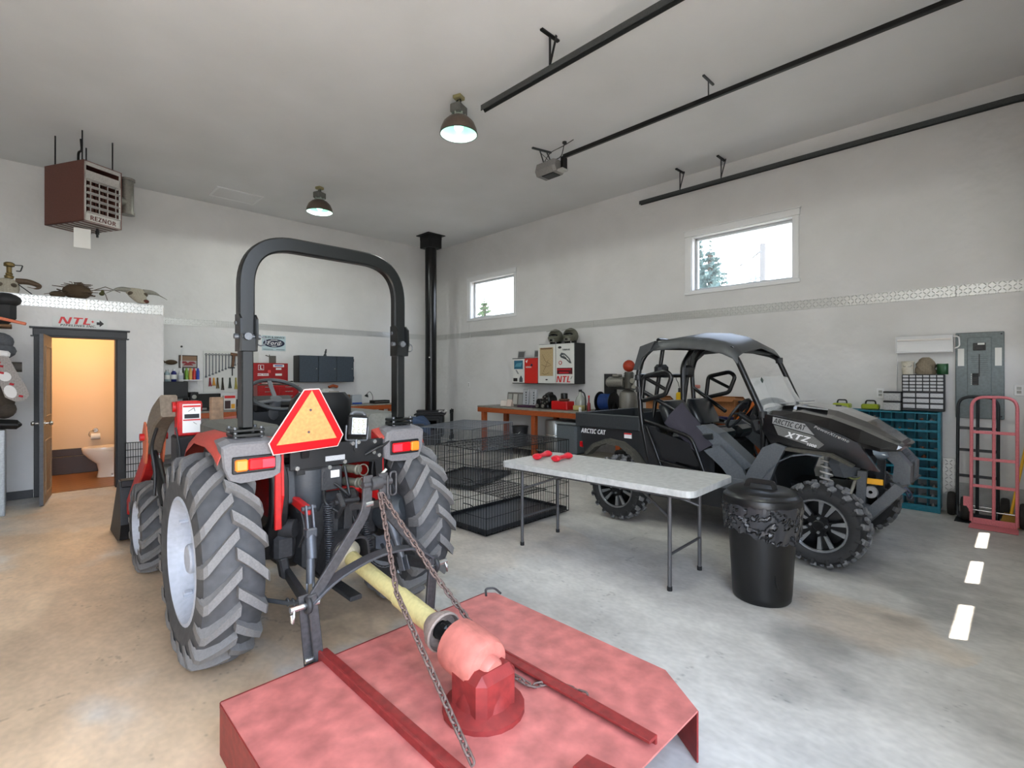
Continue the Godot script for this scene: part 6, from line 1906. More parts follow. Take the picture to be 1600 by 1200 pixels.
	s = ST()
	var nz := FastNoiseLite.new(); nz.seed = 6; nz.frequency = 9.0
	var rings := []
	for i in 9:
		var y := lerpf(0.0, 0.19, i / 8.0)
		var rr := 0.085 * sqrt(maxf(1.0 - pow((y - 0.05) / 0.15, 2.0), 0.02))
		var rg := []
		for k in 22:
			var a := TAU * k / 22
			var q := rr * (1.0 + 0.5 * nz.get_noise_3d(cos(a) * 0.3, y * 2.0, sin(a) * 0.3))
			rg.append(Vector3(cos(a) * q * 0.55, y, sin(a) * q))
		rings.append(rg)
	loft(s, rings, false, true, true)
	single("dusty_bag", "crumpled dusty beige bag on top of the parts cabinet", "bag", s, worn("bag_beige", Color(0.55, 0.50, 0.42), 0.8, 0.0, 10.0, true), Vector3(7.25, 1.515, -0.765))
	t = thing("tin_can", "green printed can on the right of the parts cabinet top", "can", Vector3(7.22, 1.515, -0.62))
	s = ST(); lathe(s, [Vector2(0, 0), Vector2(0.048, 0), Vector2(0.05, 0.004), Vector2(0.05, 0.112), Vector2(0.046, 0.118), Vector2(0.0, 0.114)], xf(Vector3.ZERO), 20); part(t, "body", s, worn("can_green", Color(0.06, 0.30, 0.13), 0.35, 0.2, 20.0, true))
	s = ST(); ring(s, Vector3(0, 0.116, 0), Vector3.UP, 0.047, 0.003, 20, 5); part(t, "rim", s, mat("bright_steel", Color(0.78, 0.78, 0.77), 0.25, 0.9))
	# battery charger pair on the teal shelf
	for k in 2:
		t = thing("battery_charger", ["lower white battery box of the pair on the teal shelf", "upper white battery box of the pair on the teal shelf"][k], "battery", Vector3(7.2, 1.104 + 0.108 * k, -1.055), 0.0, "stacked white boxes on the teal shelf")
		s = ST(); box(s, Vector3(0, 0.045, 0), Vector3(0.14, 0.09, 0.155)); part(t, "case", s, worn("box_white", Color(0.74, 0.74, 0.73), 0.5, 0.0, 12.0, true))
		s = ST(); box(s, Vector3(0, 0.098, 0), Vector3(0.145, 0.018, 0.16)); part(t, "lid", s, mat("breaker", Color(0.05, 0.05, 0.05), 0.4))
	# odds and ends on the shelf behind the vehicle's hood
	for e in [["drill_case", "yellow-green tool case lying on the teal shelf, the left of two", Vector3(7.22, 1.104, -1.56), 0.18, Color(0.62, 0.66, 0.20)], ["drill_case", "yellow-green tool case lying on the teal shelf beside the battery boxes", Vector3(7.22, 1.104, -1.27), 0.17, Color(0.55, 0.60, 0.10)]]:
		t = thing(e[0], e[1], "tool case", e[2])
		s = ST(); box(s, Vector3(0, 0.03, 0), Vector3(0.13, 0.06, e[3]), Basis.IDENTITY, 0.012); part(t, "case", s, mat(e[1], e[4], 0.4))
		s = ST(); tube(s, rounded([Vector3(0, 0.055, -0.05), Vector3(0, 0.10, -0.045), Vector3(0, 0.10, 0.045), Vector3(0, 0.055, 0.05)], 0.02), 0.009, 6); part(t, "handle", s, mat("breaker", Color(0.05, 0.05, 0.05), 0.4))
	s = ST()
	ring(s, Vector3(0, 0.04, -0.05), Vector3(1, 0.2, 0), 0.04, 0.008, 14, 6); tube(s, [Vector3(0, 0.01, -0.02), Vector3(0.02, 0.03, 0.06), Vector3(0, 0.012, 0.16)], 0.011, 6); tube(s, [Vector3(-0.02, 0.012, -0.1), Vector3(-0.02, 0.03, 0.02), Vector3(-0.03, 0.012, 0.12)], 0.009, 6)
	single("pipe_scraps", "heap of dark cable hooks on the bench end behind the hood", "cable", s, mat("hose", Color(0.12, 0.12, 0.12), 0.5), Vector3(7.1, 0.92, -2.27))
	# outlet plates
	for e in [[Vector3(XR - 0.004, 1.29, -1.2), "white outlet plate on the wall above the battery boxes"], [Vector3(XR - 0.004, 1.29, -8.91), "small white switch plate on the bare wall right of the stove"], [Vector3(XR - 0.004, 1.35, -0.03), "white switch plate at the right edge beside the breaker panel"], [Vector3(XR - 0.004, 1.24, -5.08), "white outlet plate over the bench with a plug in it"]]:
		t = thing("outlet_plate", e[1], "outlet", e[0])
		s = ST(); box(s, Vector3.ZERO, Vector3(0.007, 0.115, 0.072), Basis.IDENTITY, 0.003); part(t, "plate", s, m_white_trim)
		for k in [-0.02, 0.02]:
			s = ST(); box(s, Vector3(-0.004, k, 0), Vector3(0.004, 0.028, 0.034), Basis.IDENTITY, 0.001); part(t, "socket", s, mat("socket", Color(0.62, 0.62, 0.60), 0.5))
	# hand trucks
	var pink := worn("truck_pink", Color(0.90, 0.50, 0.53), 0.5, 0.0, 6.0)
	hand_truck("black hand truck leaning on the wall behind the pink one", Vector3(7.08, 0, -0.335), 5.5, 0.155, 1.28, worn("truck_black", Color(0.10, 0.115, 0.13), 0.4, 0.2, 6.0), true, [0.95, 0.72, 0.45], false, "hand trucks by the breaker panel")
	hand_truck("faded pink-red hand truck leaning in front of the black one", Vector3(6.89, 0, -0.205), 3.0, 0.165, 1.285, pink, true, [0.93, 0.66, 0.39], true, "hand trucks by the breaker panel")
	t = thing("broom", "yellow-handled broom leaning on the wall at the right edge", "broom", Vector3(7.02, 0, -0.085))
	s = ST(); rod(s, Vector3(0, 0.12, 0), Vector3(0.30, 1.15, 0.16), 0.013, 10); part(t, "handle", s, mat("handle_yellow", Color(0.90, 0.68, 0.10), 0.4))
	s = ST(); prism(s, [Vector2(-0.05, 0.13), Vector2(0.05, 0.13), Vector2(0.09, 0.0), Vector2(-0.09, 0.0)], 0.05, xf(Vector3(0, 0, 0), Basis(Vector3.UP, PI / 2))); part(t, "bristles", s, worn("bristle", Color(0.72, 0.55, 0.25), 0.9, 0.0, 20.0, true))
	wall_cabinets()
	bench_things()

func wall_cabinets():
	var black := worn("cab_black", Color(0.085, 0.09, 0.095), 0.55, 0.0, 3.0)
	var white := mat("door_white", Color(0.82, 0.82, 0.80), 0.45)
	var ink := mat("ink", Color(0.1, 0.1, 0.11), 0.6)
	var face := Basis(Vector3(0, 0, 1), Vector3(0, 1, 0), Vector3(-1, 0, 0))
	# the large one
	var t := thing("wall_cabinet", "black wall cabinet with white sticker-covered doors and helmets on top", "cabinet", Vector3(7.21, 1.35, -6.025))
	var s := ST(); box(s, Vector3(0.0, 0.37, 0), Vector3(0.30, 0.74, 0.875)); part(t, "body", s, black)
	var d1: MeshInstance3D; var d2: MeshInstance3D
	s = ST(); box(s, Vector3(-0.158, 0.37, -0.222), Vector3(0.016, 0.725, 0.43)); d1 = part(t, "door", s, white)
	s = ST(); box(s, Vector3(-0.158, 0.37, 0.216), Vector3(0.016, 0.725, 0.42)); d2 = part(t, "door", s, white)
	s = ST(); box(s, Vector3(-0.168, 0.41, -0.225), Vector3(0.003, 0.53, 0.33), Basis.IDENTITY, 0.0); part(d1, "map_poster", s, worn("map_tan", Color(0.78, 0.68, 0.50), 0.7, 0.0, 9.0, true))
	s = ST(); box(s, Vector3(-0.171, 0.655, -0.225), Vector3(0.003, 0.025, 0.28), Basis.IDENTITY, 0.0); part(d1, "poster_title", s, mat("brown_ink", Color(0.42, 0.32, 0.22), 0.7))
	s = ST()
	for k in [[[-0.33, 0.55], [-0.24, 0.42], [-0.12, 0.36]], [[-0.30, 0.22], [-0.22, 0.36], [-0.18, 0.44]], [[-0.34, 0.36], [-0.24, 0.32], [-0.1, 0.34]], [[-0.34, 0.2], [-0.26, 0.17], [-0.16, 0.2]]]:
		var pts := []
		for p in k: pts.append(Vector3(-0.171, p[1], p[0]))
		tube(s, pts, 0.003, 4)
	part(d1, "map_line", s, mat("brown_ink", Color(0.42, 0.32, 0.22), 0.7))
	s = ST(); ball(s, Vector3(-0.168, 0.075, -0.22), Vector3(0.003, 0.012, 0.03)); part(d1, "badge", s, ink)
	# stickers on the right door
	s = ST(); ball(s, Vector3(-0.168, 0.665, 0.10), Vector3(0.003, 0.022, 0.042)); part(d2, "sticker", s, ink)
	text(d2, "sticker", "YAMAHA", 0.03, ink, xf(Vector3(-0.168, 0.62, 0.25), face))
	s = ST(); prism(s, [Vector2(0.10, 0.52), Vector2(0.14, 0.57), Vector2(0.22, 0.55), Vector2(0.33, 0.46), Vector2(0.375, 0.37), Vector2(0.33, 0.375), Vector2(0.25, 0.44), Vector2(0.13, 0.48)], 0.003, xf(Vector3(-0.168, 0, 0), SIDE)); part(d2, "sticker", s, mat("sticker_grey", Color(0.28, 0.30, 0.31), 0.5))
	s = ST(); prism(s, [Vector2(0.14, 0.52), Vector2(0.21, 0.53), Vector2(0.31, 0.45), Vector2(0.33, 0.41), Vector2(0.25, 0.47)], 0.003, xf(Vector3(-0.17, 0, 0), SIDE)); part(d2, "sticker", s, mat("paper", Color(0.86, 0.86, 0.84), 0.7))
	text(d2, "lettering", "BAD", 0.035, ink, xf(Vector3(-0.173, 0.485, 0.22), Basis(Vector3(0, -0.62, 0.78), Vector3(0, 0.78, 0.62), Vector3(-1, 0, 0))), 0.9)
	s = ST(); ring(s, Vector3(-0.168, 0.385, 0.115), Vector3.RIGHT, 0.032, 0.006, 20, 5); part(d2, "sticker", s, mat("label_red", Color(0.75, 0.08, 0.08), 0.5))
	s = ST(); box(s, Vector3(-0.168, 0.235, 0.215), Vector3(0.003, 0.115, 0.36), Basis.IDENTITY, 0.0); part(d2, "sticker", s, mat("sticker_maroon", Color(0.30, 0.02, 0.06), 0.5))
	for k in 2:
		s = ST(); box(s, Vector3(-0.171, 0.262 - 0.055 * k, 0.2), Vector3(0.003, 0.026, 0.32 - 0.1 * k), Basis.IDENTITY, 0.0); part(d2, "sticker_band", s, mat("sticker_red", Color(0.72, 0.05, 0.12), 0.5))
	text(d2, "lettering", "NTL", 0.115, mat("ntl_red", Color(0.78, 0.08, 0.10), 0.5), xf(Vector3(-0.168, 0.085, 0.185), face), 1.15, true, 0.2)
	s = ST(); bar(s, Vector3(-0.168, 0.09, 0.36), Vector3(-0.168, 0.14, 0.39), 0.02, 0.003, Vector3(0, 0, 1)); part(d2, "sticker", s, ink)
	# the small one
	t = thing("wall_cabinet", "small black wall cabinet with one white and one red door", "cabinet", Vector3(7.21, 1.345, -6.83))
	s = ST(); box(s, Vector3(0.0, 0.25, 0), Vector3(0.30, 0.50, 0.70)); part(t, "body", s, black)
	s = ST(); box(s, Vector3(-0.158, 0.25, -0.165), Vector3(0.016, 0.47, 0.33)); d1 = part(t, "door", s, white)
	s = ST(); box(s, Vector3(-0.158, 0.25, 0.18), Vector3(0.016, 0.48, 0.345)); d2 = part(t, "door", s, mat("door_red", Color(0.76, 0.12, 0.07), 0.45))
	s = ST(); box(s, Vector3(-0.168, 0.37, -0.155), Vector3(0.003, 0.17, 0.24), Basis.IDENTITY, 0.0); part(d1, "picture", s, mat("picture_teal", Color(0.14, 0.38, 0.48), 0.5))
	s = ST(); prism(s, [Vector2(-0.26, 0.33), Vector2(-0.20, 0.40), Vector2(-0.05, 0.41), Vector2(-0.09, 0.33)], 0.003, xf(Vector3(-0.171, 0, 0), SIDE)); part(d1, "picture_shape", s, mat("picture_blue", Color(0.30, 0.55, 0.62), 0.5))
	s = ST(); box(s, Vector3(-0.168, 0.075, -0.24), Vector3(0.003, 0.065, 0.11), Basis.IDENTITY, 0.0); part(d1, "sticker", s, ink)
	s = ST(); prism(s, [Vector2(-0.13, 0.03), Vector2(-0.04, 0.03), Vector2(-0.04, 0.10), Vector2(-0.085, 0.16), Vector2(-0.13, 0.10)], 0.003, xf(Vector3(-0.168, 0, 0), SIDE)); part(d1, "sticker", s, mat("sticker_grey", Color(0.28, 0.30, 0.31), 0.5))
	s = ST(); prism(s, [Vector2(-0.24, 0.27), Vector2(-0.20, 0.27), Vector2(-0.14, 0.19), Vector2(-0.18, 0.19)], 0.003, xf(Vector3(-0.168, 0, 0), SIDE)); part(d1, "sticker", s, mat("label_grey", Color(0.55, 0.56, 0.56), 0.5))
	text(d2, "lettering", "HONDA", 0.03, white, xf(Vector3(-0.168, 0.32, 0.12), face))
	s = ST(); ball(s, Vector3(-0.168, 0.36, 0.20), Vector3(0.003, 0.025, 0.03)); part(d2, "sticker", s, mat("sticker_navy", Color(0.10, 0.08, 0.20), 0.5))
	s = ST(); prism(s, [Vector2(0.04, 0.44), Vector2(0.10, 0.46), Vector2(0.07, 0.40)], 0.003, xf(Vector3(-0.168, 0, 0), SIDE)); part(d2, "sticker", s, white)
	# picture frames on the small cabinet
	for e in [[-7.05, "small framed photo standing left on the small wall cabinet"], [-6.60, "small framed photo standing right on the small wall cabinet"]]:
		t = thing("photo_frame", e[1], "photo frame", Vector3(7.2, 1.846, e[0]), 0.0, "photo frames on the small cabinet")
		s = ST(); box(s, Vector3(0, 0.075, 0), Vector3(0.012, 0.15, 0.2), euler(0, 0, -8)); part(t, "frame", s, mat("frame_silver", Color(0.62, 0.62, 0.62), 0.35, 0.5))
		s = ST(); box(s, Vector3(-0.009, 0.075, 0), Vector3(0.004, 0.11, 0.16), euler(0, 0, -8), 0.0); part(t, "photo", s, worn("photo_grey", Color(0.40, 0.40, 0.40), 0.5, 0.0, 30.0, true))
	# helmets
	for e in [[-6.14, "camouflage helmet on the left of the large wall cabinet"], [-5.78, "camouflage helmet on the right of the large wall cabinet"]]:
		t = thing("helmet", e[1], "helmet", Vector3(7.18, 2.092, e[0]), 14.0, "helmets on the wall cabinet")
		var camo := worn("camo", Color(0.42, 0.42, 0.36), 0.5, 0.0, 6.0, true)
		s = ST()
		var rings := []
		for i in 12:
			var a := i / 11.0
			var y := lerpf(0.03, 0.275, a)
			var rr := sqrt(maxf(1.0 - pow((y - 0.13) / 0.147, 2.0), 0.0)) * 0.132 + 0.004
			var rg := []
			for k in 24:
				var an := TAU * k / 24
				var fx := -cos(an) * rr * 1.12
				if y < 0.12 and fx < 0: fx *= 1.25
				rg.append(Vector3(fx, y, sin(an) * rr))
			rings.append(rg)
		loft(s, rings, false, true, true)
		part(t, "shell", s, camo)
		s = ST(); ball(s, Vector3(-0.085, 0.15, 0), Vector3(0.075, 0.052, 0.10)); part(t, "eye_port", s, mat("visor_black", Color(0.03, 0.03, 0.035), 0.12))
		s = ST()
		sheet(s, [[Vector3(-0.08, 0.235, -0.11), Vector3(-0.09, 0.25, 0), Vector3(-0.08, 0.235, 0.11)], [Vector3(-0.21, 0.215, -0.085), Vector3(-0.235, 0.225, 0), Vector3(-0.21, 0.215, 0.085)]], Vector3(0, 0.006, 0)); part(t, "peak", s, camo)
		s = ST(); box(s, Vector3(-0.165, 0.06, 0), Vector3(0.05, 0.07, 0.12), Basis.IDENTITY, 0.02); part(t, "chin_bar", s, worn("chin_grey", Color(0.50, 0.50, 0.46), 0.5))
		s = ST(); box(s, Vector3(-0.192, 0.06, 0), Vector3(0.006, 0.035, 0.05)); part(t, "vent", s, mat("visor_black", Color(0.03, 0.03, 0.035), 0.12))
		s = ST(); lathe(s, [Vector2(0.09, 0.0), Vector2(0.11, 0.0), Vector2(0.115, 0.04)], xf(Vector3.ZERO), 20); part(t, "base_roll", s, mat("visor_black", Color(0.03, 0.03, 0.035), 0.12))

func bench_things():
	var Y := 0.9005
	var ink := mat("ink", Color(0.1, 0.1, 0.11), 0.6)
	var steel := worn("compressor_grey", Color(0.52, 0.51, 0.48), 0.4, 0.3, 3.0)
	var s: SurfaceTool; var t: Node3D
	# cards and frames at the left end
	for e in [[Vector3(6.86, Y, -7.2), 0.16, 0.11, 20.0, "white card standing at the left end of the wooden bench", Color(0.80, 0.76, 0.72)], [Vector3(6.82, Y, -7.02), 0.17, 0.14, -12.0, "pinkish white card standing on the wooden bench", Color(0.84, 0.77, 0.73)]]:
		s = ST(); box(s, Vector3(0, e[2] / 2, 0), Vector3(0.005, e[2], e[1]), euler(0, 0, -16)); box(s, Vector3(0.035, e[2] / 2 - 0.002, 0), Vector3(0.005, e[2], e[1]), euler(0, 0, 16))
		single("folded_card", e[4], "card", s, mat(e[4], e[5], 0.7), e[0], e[3])
	t = thing("photo_frame", "wide grey photo display standing behind the cards on the bench", "photo frame", Vector3(7.0, Y, -7.02))
	s = ST(); box(s, Vector3(0, 0.135, 0), Vector3(0.02, 0.27, 0.46), euler(0, 0, -6)); part(t, "frame", s, worn("frame_wood", Color(0.44, 0.42, 0.40), 0.6))
	for k in 3:
		s = ST(); box(s, Vector3(-0.013, 0.14, -0.145 + 0.145 * k), Vector3(0.004, 0.2, 0.11), euler(0, 0, -6), 0.0); part(t, "photo", s, mat("photo%d" % k, [Color(0.62, 0.62, 0.60), Color(0.70, 0.69, 0.66), Color(0.56, 0.56, 0.55)][k], 0.5))
	# purple tray with two clear racks
	t = thing("purple_tray", "purple tray with clear standing racks on the bench", "tray", Vector3(6.9, Y, -6.57))
	s = ST(); box(s, Vector3(0, 0.018, 0), Vector3(0.22, 0.036, 0.42), Basis.IDENTITY, 0.01); part(t, "tray", s, mat("purple", Color(0.22, 0.08, 0.20), 0.5))
	for k in [-0.1, 0.1]:
		s = ST(); box(s, Vector3(0.04, 0.19, k), Vector3(0.06, 0.30, 0.14), euler(0, 0, -5), 0.008); part(t, "rack", s, worn("rack_white", Color(0.74, 0.75, 0.76), 0.4, 0.0, 20.0, true))
		s = ST()
		for j in 5: box(s, Vector3(0.0, 0.08 + 0.05 * j, k + 0.03), Vector3(0.006, 0.028, 0.02), euler(0, 0, -5))
		pieces(t, "marking", s, ink)
	# black engine
	t = thing("small_engine", "black small engine standing on the bench beside the red case", "engine", Vector3(6.9, Y, -6.13))
	s = ST()
	box(s, Vector3(0, 0.06, -0.02), Vector3(0.2, 0.10, 0.30), Basis.IDENTITY, 0.02)
	cyl(s, Vector3(-0.12, 0.16, 0.08), Vector3(0.12, 0.16, 0.08), 0.10, 18, 0.02)
	cyl(s, Vector3(-0.10, 0.12, -0.10), Vector3(0.10, 0.12, -0.10), 0.06, 14, 0.01)
	box(s, Vector3(0, 0.25, 0.08), Vector3(0.12, 0.08, 0.12), euler(0, 0, 20), 0.015)
	part(t, "block", s, worn("engine_black", Color(0.05, 0.05, 0.052), 0.4, 0.2, 8.0, true))
	s = ST()
	for k in 6:
		var a := TAU * k / 6
		cyl(s, Vector3(-0.122, 0.16 + 0.06 * cos(a), 0.08 + 0.06 * sin(a)), Vector3(-0.13, 0.16 + 0.06 * cos(a), 0.08 + 0.06 * sin(a)), 0.016, 8)
	for k in [-0.12, 0.02]: cyl(s, Vector3(-0.10, 0.05, k), Vector3(-0.125, 0.05, k), 0.032, 14)
	pieces(t, "cover_plate", s, steel)
	s = ST(); box(s, Vector3(0, 0.006, 0), Vector3(0.3, 0.012, 0.42)); part(t, "base_board", s, mat("board_dark", Color(0.16, 0.15, 0.13), 0.7))
	# red case with black knob
	t = thing("red_case", "bright red metal case with a dark cap on the bench", "case", Vector3(6.88, Y, -5.72))
	s = ST(); box(s, Vector3(0, 0.075, 0), Vector3(0.22, 0.15, 0.36), Basis.IDENTITY, 0.012); part(t, "case", s, mat("case_red", Color(0.74, 0.05, 0.06), 0.35))
	s = ST(); cyl(s, Vector3(0.02, 0.15, 0.02), Vector3(0.02, 0.19, 0.02), 0.10, 18, 0.02); part(t, "lid", s, worn("lid_rust", Color(0.38, 0.24, 0.18), 0.7))
	s = ST(); cyl(s, Vector3(0.02, 0.19, 0.02), Vector3(0.02, 0.29, 0.02), 0.062, 16, 0.008); part(t, "cap", s, mat("breaker", Color(0.05, 0.05, 0.05), 0.4))
	# tripod-like clear funnel jug in yellow tub
	t = thing("clear_jug", "clear jug with dark hose standing in a pale yellow tub on the bench", "jug", Vector3(6.92, Y, -5.36))
	s = ST(); box(s, Vector3(0, 0.045, 0), Vector3(0.18, 0.09, 0.2), Basis.IDENTITY, 0.015); part(t, "tub", s, worn("tub_yellow", Color(0.72, 0.68, 0.45), 0.5))
	s = ST(); lathe(s, [Vector2(0.085, 0.09), Vector2(0.088, 0.16), Vector2(0.07, 0.22), Vector2(0.03, 0.27), Vector2(0.025, 0.32), Vector2(0, 0.32)], xf(Vector3.ZERO), 20); part(t, "jug", s, mat("jug_clear", Color(0.60, 0.61, 0.58), 0.2))
	s = ST(); cyl(s, Vector3(0, 0.32, 0), Vector3(0, 0.36, 0), 0.03, 14, 0.006); tube(s, rounded([Vector3(0, 0.33, 0.01), Vector3(-0.01, 0.31, 0.09), Vector3(-0.02, 0.2, 0.13), Vector3(-0.02, 0.01, 0.13)], 0.06, 5), 0.012, 7); part(t, "hose_cap", s, mat("hose", Color(0.12, 0.12, 0.12), 0.5))
	t = thing("spray_bottle", "tall thin red bottle on the bench next to the hose reel", "bottle", Vector3(6.75, Y, -5.05))
	s = ST(); lathe(s, [Vector2(0, 0), Vector2(0.028, 0), Vector2(0.028, 0.13), Vector2(0.014, 0.16), Vector2(0.012, 0.24), Vector2(0, 0.245)], xf(Vector3.ZERO), 14); part(t, "bottle", s, mat("bottle_red", Color(0.48, 0.08, 0.10), 0.35))
	s = ST(); cyl(s, Vector3(0, 0.235, 0), Vector3(0, 0.27, 0), 0.014, 10); part(t, "cap", s, mat("label_red", Color(0.75, 0.08, 0.08), 0.5))
	t = thing("small_jar", "small white jar on the bench in front of the red bottle", "jar", Vector3(6.68, Y, -5.18))
	s = ST(); lathe(s, [Vector2(0, 0), Vector2(0.025, 0), Vector2(0.025, 0.05), Vector2(0.02, 0.055), Vector2(0.022, 0.075), Vector2(0, 0.075)], xf(Vector3.ZERO), 14); part(t, "jar", s, m_white_trim)
	# hose reel
	t = thing("hose_reel", "hose reel wound with blue hose on the bench", "hose reel", Vector3(6.88, Y, -4.80))
	s = ST(); cyl(s, Vector3(0, 0.17, -0.08), Vector3(0, 0.17, 0.12), 0.12, 24); 
	for k in 9: ring(s, Vector3(0, 0.17, -0.08 + 0.025 * k), Vector3(0, 0, 1), 0.122, 0.012, 26, 6)
	part(t, "hose", s, mat("hose_blue", Color(0.07, 0.21, 0.44), 0.45))
	s = ST()
	for k in [-0.115, 0.15]: cyl(s, Vector3(0, 0.17, k - 0.006), Vector3(0, 0.17, k + 0.006), 0.168, 28, 0.003)
	pieces(t, "flange", s, mat("breaker", Color(0.05, 0.05, 0.05), 0.4))
	s = ST()
	for k in [-0.13, 0.17]:
		bar(s, Vector3(-0.12, 0.01, k), Vector3(0, 0.17, k), 0.012, 0.025, Vector3(0, 0, 1)); bar(s, Vector3(0.12, 0.01, k), Vector3(0, 0.17, k), 0.012, 0.025, Vector3(0, 0, 1))
	for x in [-0.12, 0.12]: bar(s, Vector3(x, 0.008, -0.15), Vector3(x, 0.008, 0.19), 0.025, 0.012)
	part(t, "stand", s, mat("breaker", Color(0.05, 0.05, 0.05), 0.4))
	# air compressor
	t = thing("air_compressor", "grey air compressor with motor and tank on the bench", "air compressor", Vector3(6.95, Y, -4.43))
	s = ST(); lathe(s, [Vector2(0, 0.03), Vector2(0.10, 0.03), Vector2(0.135, 0.07), Vector2(0.14, 0.11), Vector2(0.14, 0.27), Vector2(0.125, 0.33), Vector2(0.07, 0.37), Vector2(0, 0.38)], xf(Vector3.ZERO), 26)
	for a in 3: cyl(s, Vector3(cos(a * 2.1) * 0.1, 0, sin(a * 2.1) * 0.1), Vector3(cos(a * 2.1) * 0.1, 0.06, sin(a * 2.1) * 0.1), 0.014, 8)
	part(t, "tank", s, steel)
	s = ST(); box(s, Vector3(0, 0.39, -0.1), Vector3(0.26, 0.02, 0.5)); part(t, "deck", s, mat("breaker", Color(0.05, 0.05, 0.05), 0.4))
	s = ST(); cyl(s, Vector3(0, 0.49, -0.36), Vector3(0, 0.49, -0.06), 0.092, 22, 0.015); box(s, Vector3(0, 0.60, -0.2), Vector3(0.12, 0.05, 0.12), Basis.IDENTITY, 0.01); cyl(s, Vector3(0, 0.49, -0.38), Vector3(0, 0.49, -0.36), 0.07, 18); part(t, "motor", s, steel)
	s = ST()
	cyl(s, Vector3(0, 0.4, 0.02), Vector3(0, 0.66, 0.02), 0.07, 16)
	for k in 6: cyl(s, Vector3(0, 0.50 + 0.025 * k, 0.02), Vector3(0, 0.51 + 0.025 * k, 0.02), 0.085, 16)
	part(t, "pump", s, worn("pump_grey", Color(0.34, 0.33, 0.30), 0.5, 0.3, 6.0))
	s = ST(); box(s, Vector3(0.13, 0.43, -0.42), Vector3(0.03, 0.40, 0.24)); part(t, "belt_guard", s, mat("guard_dark", Color(0.10, 0.10, 0.105), 0.6))
	s = ST()
	cyl(s, Vector3(-0.06, 0.52, 0.13), Vector3(-0.09, 0.52, 0.13), 0.04, 14); cyl(s, Vector3(-0.04, 0.42, 0.14), Vector3(-0.07, 0.42, 0.14), 0.032, 14); cyl(s, Vector3(-0.02, 0.36, 0.12), Vector3(-0.02, 0.56, 0.12), 0.014, 8)
	part(t, "gauge", s, mat("gauge", Color(0.62, 0.62, 0.58), 0.3, 0.4))
	s = ST(); tube(s, rounded([Vector3(-0.05, 0.53, 0.13), Vector3(-0.06, 0.54, 0.24), Vector3(-0.06, 0.40, 0.27), Vector3(-0.06, 0.02, 0.27)], 0.06, 5), 0.009, 7); part(t, "air_line", s, mat("hose", Color(0.12, 0.12, 0.12), 0.5))
	t = thing("orange_ball", "orange ball resting on top of the compressor pump", "ball", Vector3(6.95, Y + 0.662, -4.41))
	s = ST(); ball(s, Vector3(0, 0.093, 0), Vector3.ONE * 0.095, Basis.IDENTITY, 24); part(t, "ball", s, worn("ball_orange", Color(0.72, 0.22, 0.09), 0.55, 0.0, 8.0, true))
	s = ST(); ring(s, Vector3(0, 0.093, 0), Vector3(0.3, 1, 0.2), 0.0945, 0.0025, 30, 4); ring(s, Vector3(0, 0.093, 0), Vector3(1, 0.1, 0.3), 0.0945, 0.0025, 30, 4); part(t, "seam", s, mat("ball_seam", Color(0.30, 0.12, 0.06), 0.6))
	# behind the vehicle
	for e in [["carton", "large cardboard carton on the bench seen through the vehicle cab", Vector3(6.85, Y, -2.83), Vector3(0.34, 0.29, 0.36)], ["carton", "smaller cardboard carton on the bench behind the rear seat", Vector3(6.9, Y, -3.86), Vector3(0.3, 0.27, 0.26)]]:
		t = thing(e[0], e[1], "cardboard box", e[2])
		var z: Vector3 = e[3]
		s = ST(); box(s, Vector3(0, z.y / 2, 0), z, Basis.IDENTITY, 0.003); part(t, "box", s, worn("cardboard", Color(0.66, 0.43, 0.24), 0.8, 0.0, 3.0))
		s = ST(); box(s, Vector3(-z.x * 0.55, z.y - 0.005, 0), Vector3(0.12, 0.004, z.z), euler(0, 0, 28), 0.0); box(s, Vector3(z.x * 0.55, z.y - 0.005, 0), Vector3(0.12, 0.004, z.z), euler(0, 0, -28), 0.0); pieces(t, "flap", s, worn("cardboard", Color(0.66, 0.43, 0.24), 0.8))
	t = thing("battery_case", "dark navy plastic battery case on the bench beside the large carton", "case", Vector3(6.85, Y, -2.50))
	s = ST(); box(s, Vector3(0, 0.12, 0), Vector3(0.22, 0.24, 0.24), Basis.IDENTITY, 0.015); part(t, "case", s, mat("navy", Color(0.06, 0.065, 0.10), 0.4))
	s = ST(); box(s, Vector3(0, 0.255, 0), Vector3(0.235, 0.03, 0.255), Basis.IDENTITY, 0.01); part(t, "lid", s, mat("navy_lid", Color(0.12, 0.13, 0.16), 0.4))
	t = thing("level_tool", "orange spirit level leaning against the dark case", "level", Vector3(6.66, Y, -2.46))
	s = ST(); bar(s, Vector3(0, 0.02, -0.14), Vector3(0.05, 0.26, 0.06), 0.05, 0.03, Vector3.RIGHT); part(t, "body", s, mat("level_orange", Color(0.80, 0.40, 0.10), 0.4))
	s = ST(); bar(s, Vector3(-0.017, 0.09, -0.085), Vector3(0.006, 0.19, 0.0), 0.012, 0.006, Vector3.RIGHT); part(t, "stripe", s, mat("level_dark", Color(0.40, 0.16, 0.05), 0.5))
	t = thing("blue_tote", "low blue plastic tote on the bench in front of the large carton", "tote", Vector3(6.595, Y, -2.86))
	s = ST(); box(s, Vector3(0, 0.025, 0), Vector3(0.14, 0.05, 0.42), Basis.IDENTITY, 0.01); part(t, "tote", s, mat("tote_blue", Color(0.05, 0.09, 0.28), 0.4))
	s = ST(); box(s, Vector3(0, 0.055, 0), Vector3(0.15, 0.012, 0.43)); part(t, "lid", s, mat("tote_lid", Color(0.10, 0.14, 0.34), 0.4))
	t = thing("spray_can", "yellow lubricant bottle standing on the bench behind the cab", "bottle", Vector3(6.85, Y, -3.50))
